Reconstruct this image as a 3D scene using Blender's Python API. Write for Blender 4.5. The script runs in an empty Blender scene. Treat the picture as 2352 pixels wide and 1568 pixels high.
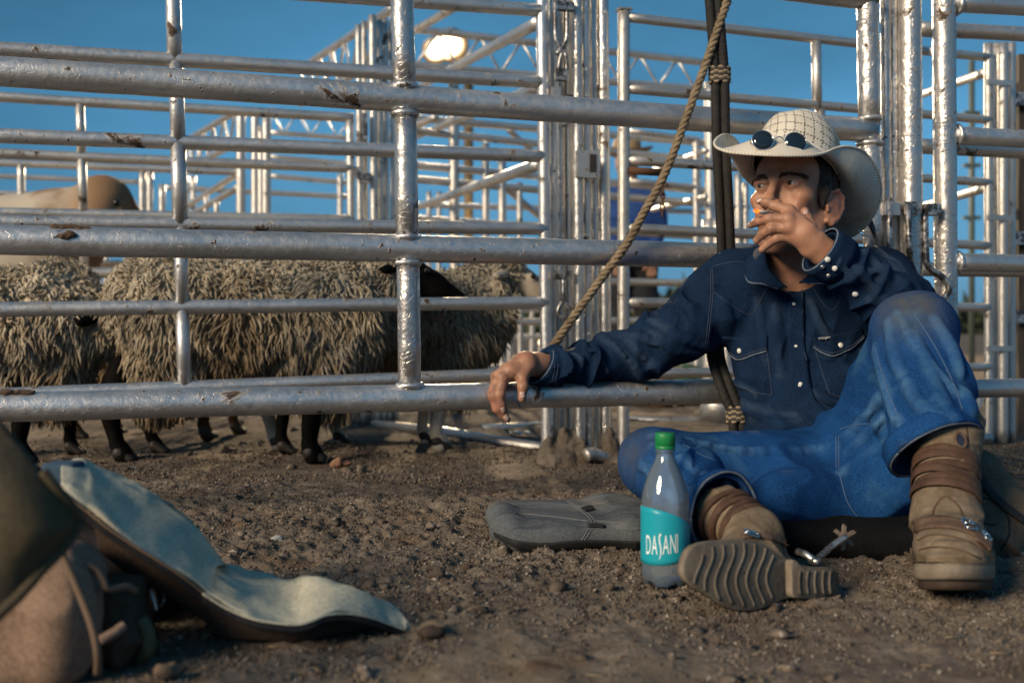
import bpy, bmesh, math, random
import numpy as np
import openvdb
from mathutils import Vector, Matrix, Euler
from mathutils.bvhtree import BVHTree

# ---------------------------------------------------------------- camera, light, exposure
SC = bpy.context.scene
COL = SC.collection
F_PX, CX, HY, CAM_H = 2287.0, 1176.0, 760.0, 0.395     # 35 mm lens measured on a 2352 px wide print
cd = bpy.data.cameras.new('camera')
cam = bpy.data.objects.new('camera', cd)
COL.objects.link(cam)
cam.location = (0, 0, CAM_H)
cam.rotation_euler = (math.radians(90), 0, 0)
cd.sensor_width = 36.0
cd.lens = 35.0
cd.shift_y = -(784.0 - HY) / 2352.0
cd.clip_start = 0.05
cd.clip_end = 3000
cd.dof.use_dof = True
cd.dof.focus_distance = 2.02
cd.dof.aperture_fstop = 3.2
SC.camera = cam

SUN_AZ, SUN_EL = math.radians(-134), math.radians(25)  # azimuth from +Y, clockwise: behind the camera to its left
world = bpy.data.worlds.new('World')
SC.world = world
world.use_nodes = True
wn, wl = world.node_tree.nodes, world.node_tree.links
wn.clear()
w_out = wn.new('ShaderNodeOutputWorld')
w_bg = wn.new('ShaderNodeBackground')
w_sky = wn.new('ShaderNodeTexSky')
w_sky.sky_type = 'NISHITA'
w_sky.sun_disc = False
w_sky.sun_elevation = SUN_EL
w_sky.sun_rotation = SUN_AZ
w_sky.air_density = 1.6
w_sky.dust_density = 0.3
w_sky.ozone_density = 6.0
w_tint = wn.new('ShaderNodeMix'); w_tint.data_type = 'RGBA'; w_tint.blend_type = 'MULTIPLY'
w_tint.inputs['Factor'].default_value = 1.0
w_tint.inputs['B'].default_value = (0.9, 0.95, 1.0, 1)
w_tc = wn.new('ShaderNodeTexCoord')
w_map = wn.new('ShaderNodeMapping'); w_map.inputs['Scale'].default_value = (1.0, 1.0, 3.0)
w_no = wn.new('ShaderNodeTexNoise'); w_no.inputs['Scale'].default_value = 1.7; w_no.inputs['Detail'].default_value = 5
w_rm = wn.new('ShaderNodeMapRange')
w_rm.inputs['From Min'].default_value = 0.35; w_rm.inputs['From Max'].default_value = 0.7
w_rm.inputs['To Min'].default_value = 0.62; w_rm.inputs['To Max'].default_value = 1.22
w_cl = wn.new('ShaderNodeMix'); w_cl.data_type = 'RGBA'; w_cl.blend_type = 'MULTIPLY'
w_cl.inputs['Factor'].default_value = 1.0
wl.new(w_tc.outputs['Generated'], w_map.inputs['Vector'])
wl.new(w_map.outputs['Vector'], w_no.inputs['Vector'])
wl.new(w_no.outputs['Fac'], w_rm.inputs['Value'])
w_bw = wn.new('ShaderNodeRGBToBW')                      # dusk: keep the sky's brightness, pull its hue to deep blue
w_hue = wn.new('ShaderNodeMix'); w_hue.data_type = 'RGBA'; w_hue.blend_type = 'MULTIPLY'; w_hue.inputs['Factor'].default_value = 1.0
w_hue.inputs['B'].default_value = (0.24, 0.98, 1.70, 1)
w_mx = wn.new('ShaderNodeMix'); w_mx.data_type = 'RGBA'; w_mx.inputs['Factor'].default_value = 0.8
wl.new(w_sky.outputs['Color'], w_bw.inputs['Color'])
w_pw = wn.new('ShaderNodeMath'); w_pw.operation = 'POWER'; w_pw.inputs[1].default_value = 0.55
w_ml = wn.new('ShaderNodeMath'); w_ml.operation = 'MULTIPLY'; w_ml.inputs[1].default_value = 2.0
wl.new(w_bw.outputs['Val'], w_pw.inputs[0]); wl.new(w_pw.outputs['Value'], w_ml.inputs[0])
wl.new(w_ml.outputs['Value'], w_hue.inputs['A'])
wl.new(w_sky.outputs['Color'], w_mx.inputs['A'])
wl.new(w_hue.outputs['Result'], w_mx.inputs['B'])
wl.new(w_mx.outputs['Result'], w_tint.inputs['A'])
wl.new(w_tint.outputs['Result'], w_cl.inputs['A'])
wl.new(w_rm.outputs['Result'], w_cl.inputs['B'])
wl.new(w_cl.outputs['Result'], w_bg.inputs['Color'])
wl.new(w_bg.outputs['Background'], w_out.inputs['Surface'])
w_bg.inputs['Strength'].default_value = 0.058

sd = bpy.data.lights.new('sun', 'SUN')
sun = bpy.data.objects.new('sun', sd)
COL.objects.link(sun)
sd.energy = 3.5
sd.angle = math.radians(20)
sd.color = (1.0, 0.79, 0.55)
sdir = Vector((math.sin(SUN_AZ) * math.cos(SUN_EL), math.cos(SUN_AZ) * math.cos(SUN_EL), math.sin(SUN_EL)))
sun.rotation_euler = (-sdir).to_track_quat('-Z', 'Y').to_euler()
sun.location = sdir * 20

vs = SC.view_settings
vs.view_transform = 'Standard'
vs.look = 'None'
vs.exposure = 0.22
vs.gamma = 1.0
vs.use_curve_mapping = False
SC.render.engine = 'CYCLES'
SC.cycles.max_bounces = 8
SC.cycles.transparent_max_bounces = 12
SC.cycles.caustics_reflective = False
SC.cycles.caustics_refractive = False

RNG = random.Random(7)
NR = np.random.RandomState(11)

# ---------------------------------------------------------------- helpers
def P(px, py, Z):
    return Vector(((px - CX) / F_PX * Z, Z, CAM_H - (py - HY) / F_PX * Z))

class Plan:
    """A vertical plane y = y0 + k*x; at() gives the place on it behind a point of the print."""
    def __init__(s, y0, k): s.y0, s.k = y0, k
    def Z(s, px): return s.y0 / (1 - s.k * (px - CX) / F_PX)
    def at(s, px, py, dz=0.0): return P(px, py, s.Z(px) + dz)

def tag(o, label=None, cat=None, group=None, kind=None):
    if label: o['label'] = label
    if cat: o['category'] = cat
    if group: o['group'] = group
    if kind: o['kind'] = kind
    return o

def thing(name, loc, label, cat, group=None):
    o = bpy.data.objects.new(name, None)
    COL.objects.link(o)
    o.empty_display_size = 0.1
    o.location = loc
    o['_w'] = [float(v) for v in loc]
    return tag(o, label, cat, group)

def worg(p):
    return np.array(p['_w'][:]) if p is not None else np.zeros(3)

def mesh_obj(name, verts, faces, mat, parent=None, smooth=True, loc=None):
    """One mesh object; verts are world coordinates."""
    v = np.asarray(verts, dtype=np.float64).reshape(-1, 3)
    org = np.array(loc, dtype=np.float64) if loc is not None else (worg(parent) if parent is not None else v.mean(0))
    me = bpy.data.meshes.new(name)
    v = v - org
    if isinstance(faces, np.ndarray):
        n, k = faces.shape
        me.vertices.add(len(v)); me.vertices.foreach_set('co', v.astype(np.float32).ravel())
        me.loops.add(n * k); me.loops.foreach_set('vertex_index', faces.astype(np.int32).ravel())
        me.polygons.add(n)
        me.polygons.foreach_set('loop_start', np.arange(0, n * k, k, dtype=np.int32))
        me.polygons.foreach_set('loop_total', np.full(n, k, dtype=np.int32))
        me.update(calc_edges=True)
    else:
        me.from_pydata([tuple(x) for x in v], [], faces)
        me.update()
    if smooth:
        me.polygons.foreach_set('use_smooth', np.ones(len(me.polygons), dtype=bool))
    if mat is not None:
        me.materials.append(mat)
    o = bpy.data.objects.new(name, me)
    COL.objects.link(o)
    if parent is not None:
        o.parent = parent
        o.location = Vector(org - worg(parent))
    else:
        o.location = org
    o['_w'] = [float(x) for x in org]
    return o

class MB:
    """collects verts and faces of several shapes"""
    def __init__(s): s.v, s.f, s.n = [], [], 0
    def add(s, v, f):
        v = np.asarray(v, dtype=np.float64).reshape(-1, 3)
        s.v.append(v)
        for q in f: s.f.append(tuple(int(i) + s.n for i in q))
        s.n += len(v)
        return s
    def build(s, name, mat, parent=None, smooth=True, loc=None):
        return mesh_obj(name, np.concatenate(s.v), s.f, mat, parent, smooth, loc)

def frames(pts):
    pts = np.asarray(pts, dtype=np.float64)
    t = np.gradient(pts, axis=0)
    t /= np.linalg.norm(t, axis=1)[:, None] + 1e-12
    a = np.array([0, 0, 1.0]) if abs(t[0][2]) < 0.9 else np.array([0, 1.0, 0])
    u = np.cross(a, t[0]); u /= np.linalg.norm(u)
    U, V = [], []
    for i in range(len(pts)):
        u = u - t[i] * np.dot(u, t[i]); u /= np.linalg.norm(u) + 1e-12
        U.append(u); V.append(np.cross(t[i], u))
    return pts, t, np.array(U), np.array(V)

def tube(pts, r, seg=12, cap=True, flat=1.0):
    pts, t, U, V = frames(pts)
    r = np.broadcast_to(np.asarray(r, dtype=np.float64), (len(pts),))
    a = np.linspace(0, 2 * np.pi, seg, endpoint=False)
    v = (pts[:, None, :] + (U[:, None, :] * np.cos(a)[None, :, None] + V[:, None, :] * (np.sin(a) * flat)[None, :, None]) * r[:, None, None]).reshape(-1, 3)
    f = []
    n = len(pts)
    for i in range(n - 1):
        for j in range(seg):
            k = (j + 1) % seg
            f.append((i * seg + j, i * seg + k, (i + 1) * seg + k, (i + 1) * seg + j))
    if cap:
        f.append(tuple(range(seg - 1, -1, -1)))
        f.append(tuple((n - 1) * seg + j for j in range(seg)))
    return v, f

def spline(pts, n):
    """Catmull-Rom through pts"""
    p = np.asarray(pts, dtype=np.float64)
    p = np.vstack([2 * p[0] - p[1], p, 2 * p[-1] - p[-2]])
    m = len(p) - 3
    out = []
    for s in np.linspace(0, m - 1e-9, n):
        i = int(s); u = s - i
        a, b, c, d = p[i], p[i + 1], p[i + 2], p[i + 3]
        out.append(0.5 * ((2 * b) + (c - a) * u + (2 * a - 5 * b + 4 * c - d) * u * u + (3 * b - 3 * c + d - a) * u ** 3))
    return np.array(out)

def cspline(pts, n):
    """closed Catmull-Rom"""
    p = np.asarray(pts, dtype=np.float64); m = len(p)
    out = []
    for s in np.linspace(0, m, n, endpoint=False):
        i = int(s); u = s - i
        a, b, c, d = p[(i - 1) % m], p[i % m], p[(i + 1) % m], p[(i + 2) % m]
        out.append(0.5 * ((2 * b) + (c - a) * u + (2 * a - 5 * b + 4 * c - d) * u * u + (3 * b - 3 * c + d - a) * u ** 3))
    return np.array(out)

def box(c, ax, ay, az):
    c = np.array(c, float); ax, ay, az = (np.array(q, float) for q in (ax, ay, az))
    v = [c + sx * ax + sy * ay + sz * az for sz in (-1, 1) for sy in (-1, 1) for sx in (-1, 1)]
    f = [(0, 2, 3, 1), (4, 5, 7, 6), (0, 1, 5, 4), (2, 6, 7, 3), (0, 4, 6, 2), (1, 3, 7, 5)]
    return v, f

def grid_faces(nu, nv, wrap=False):
    f = []
    for i in range(nu - 1):
        for j in range(nv if wrap else nv - 1):
            k = (j + 1) % nv
            f.append((i * nv + j, i * nv + k, (i + 1) * nv + k, (i + 1) * nv + j))
    return f

def shell(top, thick, wrap=False):
    """grid (nu,nv,3) of a sheet -> closed solid verts, faces; thick along -normal"""
    top = np.asarray(top, float); nu, nv, _ = top.shape
    du = np.gradient(top, axis=0)
    dv = (np.roll(top, -1, 1) - np.roll(top, 1, 1)) if wrap else np.gradient(top, axis=1)
    n = np.cross(du, dv); n /= np.linalg.norm(n, axis=2)[:, :, None] + 1e-12
    bot = top - n * thick
    v = np.concatenate([top.reshape(-1, 3), bot.reshape(-1, 3)])
    f0 = grid_faces(nu, nv, wrap); o = nu * nv
    f = list(f0) + [tuple(o + i for i in reversed(q)) for q in f0]
    for j in range(nv if wrap else nv - 1):
        k = (j + 1) % nv
        f.append((k, j, o + j, o + k))
        a = (nu - 1) * nv
        f.append((a + j, a + k, o + a + k, o + a + j))
    if not wrap:
        for i in range(nu - 1):
            f.append((i * nv, (i + 1) * nv, o + (i + 1) * nv, o + i * nv))
            f.append(((i + 1) * nv + nv - 1, i * nv + nv - 1, o + i * nv + nv - 1, o + (i + 1) * nv + nv - 1))
    return v, f

# value noise, vectorised
_PERM = NR.randint(0, 2 ** 31 - 1, 4096).astype(np.int64)
def _hash(i, j, k):
    h = (i * 73856093) ^ (j * 19349663) ^ (k * 83492791)
    return (_PERM[h & 4095] / 2147483647.0).astype(np.float32)
def noise3(p, s=1.0):
    q = np.asarray(p, dtype=np.float32) * s
    i = np.floor(q).astype(np.int64); f = q - i
    u = f * f * (3 - 2 * f)
    x, y, z = i[..., 0], i[..., 1], i[..., 2]
    r = 0
    for dx in (0, 1):
        for dy in (0, 1):
            for dz in (0, 1):
                w = (u[..., 0] if dx else 1 - u[..., 0]) * (u[..., 1] if dy else 1 - u[..., 1]) * (u[..., 2] if dz else 1 - u[..., 2])
                r = r + w * _hash(x + dx, y + dy, z + dz)
    return r * 2 - 1
def fbm(p, s, o=3):
    r, a = 0, 1.0
    for _ in range(o):
        r = r + a * noise3(p, s); s *= 2.03; a *= 0.5
    return r

# ---------------------------------------------------------------- signed distance sculpting
def _v(a): return np.array(a, dtype=np.float32)
class Sdf:
    """Ordered list of shapes joined by smooth unions and cuts; meshed block by block with OpenVDB."""
    def __init__(s): s.ops = []
    def _op(s, fn, lo, hi, mode, k):
        s.ops.append((fn, _v(lo), _v(hi), mode, k)); return s
    def cone(s, a, b, ra, rb, k=0.01, mode='u', flat=None):
        a, b = _v(a), _v(b); ba = b - a; L = float(ba @ ba) + 1e-9; m = max(ra, rb)
        fl = None
        if flat is not None:
            n = _v(flat[0]); n /= np.linalg.norm(n); fl = (n, flat[1])
            if flat[1] < 1: m = m / flat[1]
        def fn(p):
            q = p - a
            t = np.clip((q @ ba) / L, 0, 1)
            d = q - t[..., None] * ba
            if fl is not None:
                c = d @ fl[0]
                d = d + ((fl[1] - 1) * c)[..., None] * fl[0]
            return np.sqrt((d * d).sum(-1)) - (ra + (rb - ra) * t)
        return s._op(fn, np.minimum(a, b) - m, np.maximum(a, b) + m, mode, k)
    def chain(s, pts, rs, k=0.008, mode='u', flat=None):
        for i in range(len(pts) - 1):
            s.cone(pts[i], pts[i + 1], rs[i], rs[i + 1], k if i == 0 else min(k, 0.006), mode, flat)
        return s
    def ell(s, c, r, R=None, k=0.01, mode='u'):
        c, r = _v(c), _v(r); M = np.eye(3, dtype=np.float32) if R is None else np.asarray(R, dtype=np.float32)
        m = float(r.max())
        def fn(p):
            q = (p - c) @ M
            k0 = np.sqrt(((q / r) ** 2).sum(-1)); k1 = np.sqrt(((q / (r * r)) ** 2).sum(-1)) + 1e-9
            return k0 * (k0 - 1) / k1
        return s._op(fn, c - m, c + m, mode, k)
    def sph(s, c, r, k=0.01, mode='u'): return s.ell(c, (r, r, r), None, k, mode)
    def rbox(s, c, h, R=None, rad=0.01, k=0.01, mode='u'):
        c, h = _v(c), _v(h); M = np.eye(3, dtype=np.float32) if R is None else np.asarray(R, dtype=np.float32)
        m = float(np.linalg.norm(h))
        def fn(p):
            q = np.abs((p - c) @ M) - (h - rad)
            return np.sqrt((np.maximum(q, 0) ** 2).sum(-1)) + np.minimum(q.max(-1), 0) - rad
        return s._op(fn, c - m, c + m, mode, k)
    def warp(s, fn, lo, hi):
        """fn(p, d) -> new d inside the box"""
        return s._op(fn, lo, hi, 'w', 0.0)
    def eval(s, P_, lo=None, hi=None):
        """P_: (B,n,3) blocks with bounds lo, hi (B,3)"""
        d = np.full(P_.shape[:-1], 1.0, dtype=np.float32)
        for fn, l, h, mode, k in s.ops:
            e = max(k, 0.02) if mode != 'w' else 0.0
            sel = np.nonzero(((hi > l - e) & (lo < h + e)).all(1))[0]
            if not len(sel): continue
            p = P_[sel]; a = d[sel]
            if mode == 'w':
                d[sel] = fn(p, a); continue
            b = fn(p)
            if mode == 'u':
                g = np.maximum(k - np.abs(a - b), 0) / k
                d[sel] = np.minimum(a, b) - g * g * k * 0.25
            else:
                b = -b
                g = np.maximum(k - np.abs(a - b), 0) / k
                d[sel] = np.maximum(a, b) + g * g * k * 0.25
        return d
    def mesh(s, vox, pad=0.03, extra=0.006):
        lo = np.min([o[1] for o in s.ops if o[3] == 'u'], axis=0) - pad
        hi = np.max([o[2] for o in s.ops if o[3] == 'u'], axis=0) + pad
        N = 16; bs = N * vox
        i0 = np.floor(lo / bs).astype(int); i1 = np.ceil(hi / bs).astype(int)
        g = np.stack(np.meshgrid(*[np.arange(i0[a], i1[a]) for a in range(3)], indexing='ij'), -1).reshape(-1, 3)
        c = ((g + 0.5) * bs - vox * 0.5).astype(np.float32)
        half = bs * 0.5
        dc = s.eval(c[:, None, :], c - half, c + half)[:, 0]
        R = bs * 0.87 + extra + vox
        near = np.abs(dc) < R * 1.25
        grid = openvdb.FloatGrid(vox * 4)
        for q in g[dc <= -R * 1.25]:
            b = tuple(int(x) * N for x in q)
            grid.fill(b, tuple(x + N - 1 for x in b), -vox * 4, False)
        g = g[near]; c = c[near]
        off = np.stack(np.meshgrid(*[np.arange(N)] * 3, indexing='ij'), -1).reshape(-1, 3)
        for st in range(0, len(g), 400):
            gg, cc = g[st:st + 400], c[st:st + 400]
            p = ((gg[:, None, :] * N + off[None]) * vox).astype(np.float32)
            d = s.eval(p, cc - half, cc + half)
            d = np.clip(d, -vox * 4, vox * 4).reshape(-1, N, N, N)
            for q, a in zip(gg, d):
                grid.copyFromArray(np.ascontiguousarray(a), ijk=tuple(int(x) * N for x in q))
        pts, quads = grid.convertToQuads(isovalue=0.0)
        return np.asarray(pts, dtype=np.float64) * vox, np.asarray(quads)
    def build(s, name, vox, mat, parent=None, extra=0.006, keep_largest=False):
        v, q = s.mesh(vox, extra=extra)
        return mesh_obj(name, v, q, mat, parent)

# ---------------------------------------------------------------- materials
def mat(name, color=(0.5, 0.5, 0.5), rough=0.6, metal=0.0, **kw):
    m = bpy.data.materials.new(name); m.use_nodes = True
    b = m.node_tree.nodes['Principled BSDF']
    b.inputs['Base Color'].default_value = (*color, 1)
    b.inputs['Roughness'].default_value = rough
    b.inputs['Metallic'].default_value = metal
    for k, v in kw.items(): b.inputs[k.replace('_', ' ')].default_value = v
    return m

class NT:
    """short-hand for building node materials"""
    def __init__(s, m):
        s.m, s.t = m, m.node_tree; s.b = s.t.nodes['Principled BSDF']
        s.tc = s.t.nodes.new('ShaderNodeTexCoord')
    def n(s, ty, **kw):
        x = s.t.nodes.new(ty)
        for k, v in kw.items():
            if k.startswith('_'): setattr(x, k[1:], v)
            else:
                i = x.inputs[k.replace('__', ' ')]
                if isinstance(v, bpy.types.NodeSocket): s.t.links.new(v, i)
                else: i.default_value = v
        return x
    def link(s, a, b): s.t.links.new(a, b)
    def noise(s, scale, detail=4, rough=0.5, vec=None, dist=0.0):
        x = s.n('ShaderNodeTexNoise', Scale=scale, Detail=detail, Roughness=rough, Distortion=dist)
        s.link(vec if vec is not None else s.tc.outputs['Object'], x.inputs['Vector'])
        return x.outputs['Fac']
    def vor(s, scale, feat='F1', vec=None, rnd=1.0):
        x = s.n('ShaderNodeTexVoronoi', _feature=feat, Scale=scale, Randomness=rnd)
        s.link(vec if vec is not None else s.tc.outputs['Object'], x.inputs['Vector'])
        return x.outputs['Distance']
    def mapv(s, scale=(1, 1, 1), rot=(0, 0, 0), src='Object'):
        x = s.n('ShaderNodeMapping', Scale=scale, Rotation=rot)
        s.link(s.tc.outputs[src], x.inputs['Vector']); return x.outputs['Vector']
    def rng(s, v, a, b, c=0.0, d=1.0):
        x = s.n('ShaderNodeMapRange', From__Min=a, From__Max=b, To__Min=c, To__Max=d)
        s.link(v, x.inputs['Value']); return x.outputs['Result']
    def mix(s, f, a, b, blend='MIX'):
        x = s.t.nodes.new('ShaderNodeMix'); x.data_type = 'RGBA'; x.blend_type = blend
        for k, v in (('Factor', f), ('A', a), ('B', b)):
            if isinstance(v, bpy.types.NodeSocket): s.link(v, x.inputs[k])
            elif k == 'Factor': x.inputs[k].default_value = v
            else: x.inputs[k].default_value = (*v, 1) if len(v) == 3 else v
        return x.outputs['Result']
    def math(s, op, a, b=0.0, c=0.0):
        x = s.t.nodes.new('ShaderNodeMath'); x.operation = op
        for i, v in enumerate((a, b, c)):
            if isinstance(v, bpy.types.NodeSocket): s.link(v, x.inputs[i])
            else: x.inputs[i].default_value = v
        return x.outputs['Value']
    def attr(s, name, out='Fac'):
        x = s.n('ShaderNodeAttribute', _attribute_name=name); return x.outputs[out]
    def bump(s, h, strength=0.3, dist=0.002):
        x = s.n('ShaderNodeBump', Strength=strength, Distance=dist)
        s.link(h, x.inputs['Height']); s.link(x.outputs['Normal'], s.b.inputs['Normal']); return x
    def set(s, **kw):
        for k, v in kw.items():
            i = s.b.inputs[k.replace('__', ' ')]
            if isinstance(v, bpy.types.NodeSocket): s.link(v, i)
            else: i.default_value = v

M = {}
def silver(name, dirt=0.5, tone=(0.63, 0.62, 0.60), crackle=0.3, lump=0.6, r0=0.36, r1=0.56):
    m = mat(name, tone, 0.35, 0.9); t = NT(m)
    big = t.noise(5.0, 3); fine = t.noise(60, 5, 0.65)
    d1 = t.rng(t.noise(13, 6, 0.68, dist=0.4), 0.66 - 0.07 * dirt, 0.72 - 0.07 * dirt)
    streak = t.rng(t.noise(3.0, 5, 0.6), 0.5, 0.75, 0.0, 0.55 * dirt)
    spots = t.math('MULTIPLY', t.rng(t.noise(62, 3, 0.6), 0.63, 0.67), t.rng(t.noise(4.0, 2), 0.45, 0.6))
    d1 = t.math('MAXIMUM', d1, spots)
    dm = t.math('MAXIMUM', d1, t.math('MULTIPLY', streak, fine))
    col = t.mix(t.rng(big, 0.35, 0.7), tone, tuple(c * 0.8 for c in tone))
    mudc = t.mix(t.rng(t.noise(40, 3), 0.35, 0.65), (0.11, 0.065, 0.035), (0.035, 0.022, 0.014))
    t.set(Base__Color=t.mix(dm, col, mudc), Metallic=t.math('MULTIPLY', t.math('SUBTRACT', 1.0, dm), 0.9),
          Roughness=t.math('ADD', t.rng(fine, 0.3, 0.7, r0, r1), t.math('MULTIPLY', dm, 0.4)))
    crk = t.rng(t.vor(52, 'DISTANCE_TO_EDGE', vec=t.mapv((0.8, 0.8, 1.5))), 0.0, 0.05)
    crm = t.rng(t.noise(9, 4, 0.7), 0.42, 0.62)
    h = t.math('ADD', t.math('MULTIPLY', fine, 0.45), t.math('MULTIPLY', t.math('MULTIPLY', t.math('SUBTRACT', 1.0, crk), crm), -crackle))
    h = t.math('ADD', h, t.math('MULTIPLY', t.noise(26, 3, 0.5), lump))
    h = t.math('ADD', h, t.math('MULTIPLY', dm, 0.25))
    t.bump(h, 0.75, 0.0035)
    return m
M['silver'] = silver('silver painted pipe', 0.75, (0.70, 0.70, 0.70), 0.10, 0.32, .34, .54)
M['silver_post'] = silver('silver painted post, crackled', 0.6, (0.64, 0.62, 0.60), 0.45, 1.4, 0.27, 0.44)
M['silver_far'] = silver('silver painted pipe, weathered', 0.8, (0.68, 0.66, 0.63), 0.15, 0.5)
M['rust'] = mat('rusty steel', (0.10, 0.045, 0.02), 0.8)
M['dark_steel'] = mat('worn dark steel', (0.16, 0.15, 0.145), 0.42, 0.8)
_t = NT(M['dark_steel']); _c = _t.rng(_t.noise(45, 5, 0.7), 0.45, 0.6)
_t.set(Base__Color=_t.mix(_c, (0.10, 0.09, 0.085), (0.62, 0.61, 0.6))); _t.bump(_t.noise(80, 3), 0.3, 0.001)

def dirt_mat():
    m = mat('packed dirt', (0.15, 0.11, 0.08), 0.95); t = NT(m)
    v = t.tc.outputs['Object']
    a = t.rng(t.noise(2.2, 4), 0.35, 0.65)
    b = t.rng(t.noise(21, 5, 0.65), 0.3, 0.7)
    c = t.mix(a, (0.195, 0.165, 0.137), (0.275, 0.232, 0.188))
    c = t.mix(t.math('MULTIPLY', b, 0.75), c, (0.074, 0.056, 0.043))
    c = t.mix(t.rng(t.noise(6.5, 3), 0.56, 0.7, 0, 0.7), c, (0.120, 0.072, 0.044))
    c = t.mix(t.rng(t.noise(160, 3, 0.7), 0.6, 0.72, 0, 0.5), c, (0.30, 0.25, 0.20))
    t.set(Base__Color=c, Specular__IOR__Level=0.08)
    h = t.math('ADD', t.noise(110, 5, 0.7), t.math('MULTIPLY', t.noise(35, 3), 1.5))
    t.bump(h, 0.8, 0.008)
    return m
M['dirt'] = dirt_mat()
M['clod'] = mat('dirt clods', (0.15, 0.105, 0.075), 0.95)
_t = NT(M['clod'])
_c = _t.mix(_t.rng(_t.noise(3.5, 3), 0.4, 0.6), (0.120, 0.101, 0.083), (0.250, 0.206, 0.164))
_c = _t.mix(_t.rng(_t.noise(33, 2), 0.35, 0.65), _c, (0.085, 0.064, 0.050))
_c = _t.mix(_t.rng(_t.noise(95, 1), 0.62, 0.68), _c, (0.36, 0.32, 0.28))
_t.set(Base__Color=_c, Specular__IOR__Level=0.08); _t.bump(_t.noise(300, 4), 0.6, 0.002)

def cloth(name, c0, c1, scale=14, rough=0.85, weave=900, fade=None, wb=0.25, dust=None, ws=0.3, wear=None):
    m = mat(name, c0, rough); t = NT(m)
    f = t.rng(t.noise(scale, 5, 0.6), 0.32, 0.7)
    c = t.mix(f, c0, c1)
    c = t.mix(t.rng(t.noise(weave * 0.45, 2, 0.8), 0.40, 0.62, 0, ws), c, tuple(x * 2.0 for x in c1))
    if wear is not None: c = t.mix(t.math('MULTIPLY', t.attr('wear'), t.rng(t.noise(90, 4, 0.65), 0.3, 0.65, 0.35, 0.9)), c, wear)
    if dust is not None: c = t.mix(t.math('MULTIPLY', t.attr('dust'), t.rng(t.noise(40, 4, 0.65), 0.3, 0.6, 0.45, 1.0)), c, dust)
    if fade is not None:
        c = t.mix(t.rng(t.noise(scale * 0.55, 4, 0.6, dist=0.6), 0.55, 0.72, 0, 0.8), c, fade)
    t.set(Base__Color=c, Specular__IOR__Level=0.08)
    w = t.n('ShaderNodeTexWave', Scale=weave * 0.35, Distortion=1.0, _wave_type='BANDS', _bands_direction='DIAGONAL')
    t.link(t.tc.outputs['Object'], w.inputs['Vector'])
    h = t.math('ADD', t.math('MULTIPLY', w.outputs['Fac'], wb), t.math('ADD', t.math('MULTIPLY', t.noise(weave * 0.5, 2), 0.5), t.math('MULTIPLY', t.noise(55, 4, 0.6), 1.2)))
    t.bump(h, 0.5, 0.002)
    return m
# ---------------------------------------------------------------- ground
def gh(x, y):
    """ground height"""
    x = np.asarray(x, dtype=np.float64); y = np.asarray(y, dtype=np.float64)
    p = np.stack([x, y, np.zeros_like(x)], -1)
    h = 0.012 * noise3(p + 5.3, 1.6) + 0.010 * noise3(p + 2.1, 4.5) + 0.006 * noise3(p, 13.0)
    # trodden flat where the man sits and the bags lie
    w = np.exp(-(((x - 0.55) / 0.55) ** 2 + ((y - 1.85) / 0.55) ** 2) ** 2)
    w = np.maximum(w, np.exp(-(((x + 0.42) / 0.42) ** 2 + ((y - 1.25) / 0.3) ** 2) ** 2))
    w2 = np.clip((y - 5) / 3, 0, 1)
    return h * (1 - 0.75 * w) * (1 - 0.6 * w2) - 0.004

def ground_z(x, y):
    p = np.stack([x, y, np.zeros_like(x)], -1); band = np.clip(1 - np.abs(y - 2.0) / 1.1, 0.25, 1.0)
    return gh(x, y) + gfine(p) * band - 0.004 * band
def gfine(p):
    return 0.012 * np.abs(noise3(p, 15.0)) + 0.009 * np.abs(noise3(p, 34.0)) + 0.007 * noise3(p, 66.0) + 0.005 * noise3(p, 110.0)
def make_ground():
    xs = np.concatenate([[-900, -300, -90, -30, -12, -6, -4], np.linspace(-2.6, 2.9, 820), [4.4, 7, 14, 32, 90, 300, 900]])
    y1 = np.linspace(0.95, 2.6, 380); y2 = np.linspace(2.6, 5.2, 200)[1:]; y3 = np.linspace(5.2, 12, 60)[1:]
    ys = np.concatenate([[-900, -200, -50, -12, -4, -1.5, 0, 0.4], y1, y2, y3, [14, 18, 25, 40, 70, 130, 250, 500, 900]])
    X, Y = np.meshgrid(xs, ys, indexing='ij')
    p = np.stack([X, Y, np.zeros_like(X)], -1)
    near = ((Y > 0.5) & (Y < 9) & (np.abs(X) < 3.4)).astype(float)
    # crumbly relief; strongest in the loose band behind the bags, packed close to the camera
    band = np.clip(1 - np.abs(Y - 2.0) / 1.1, 0.25, 1.0)
    fine = gfine(p)
    Z = np.where(near > 0, gh(X, Y) + fine * band - 0.004 * band, -0.01)
    v = np.stack([X, Y, Z], -1).reshape(-1, 3)
    nu, nv = len(xs), len(ys)
    i = np.arange(nu * nv).reshape(nu, nv)
    f = np.stack([i[:-1, :-1], i[1:, :-1], i[1:, 1:], i[:-1, 1:]], -1).reshape(-1, 4)
    o = mesh_obj('ground', v, f, M['dirt'], loc=(0, 0, 0))
    tag(o, 'churned brown dirt floor of the stock pens', kind='structure')
make_ground()

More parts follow.
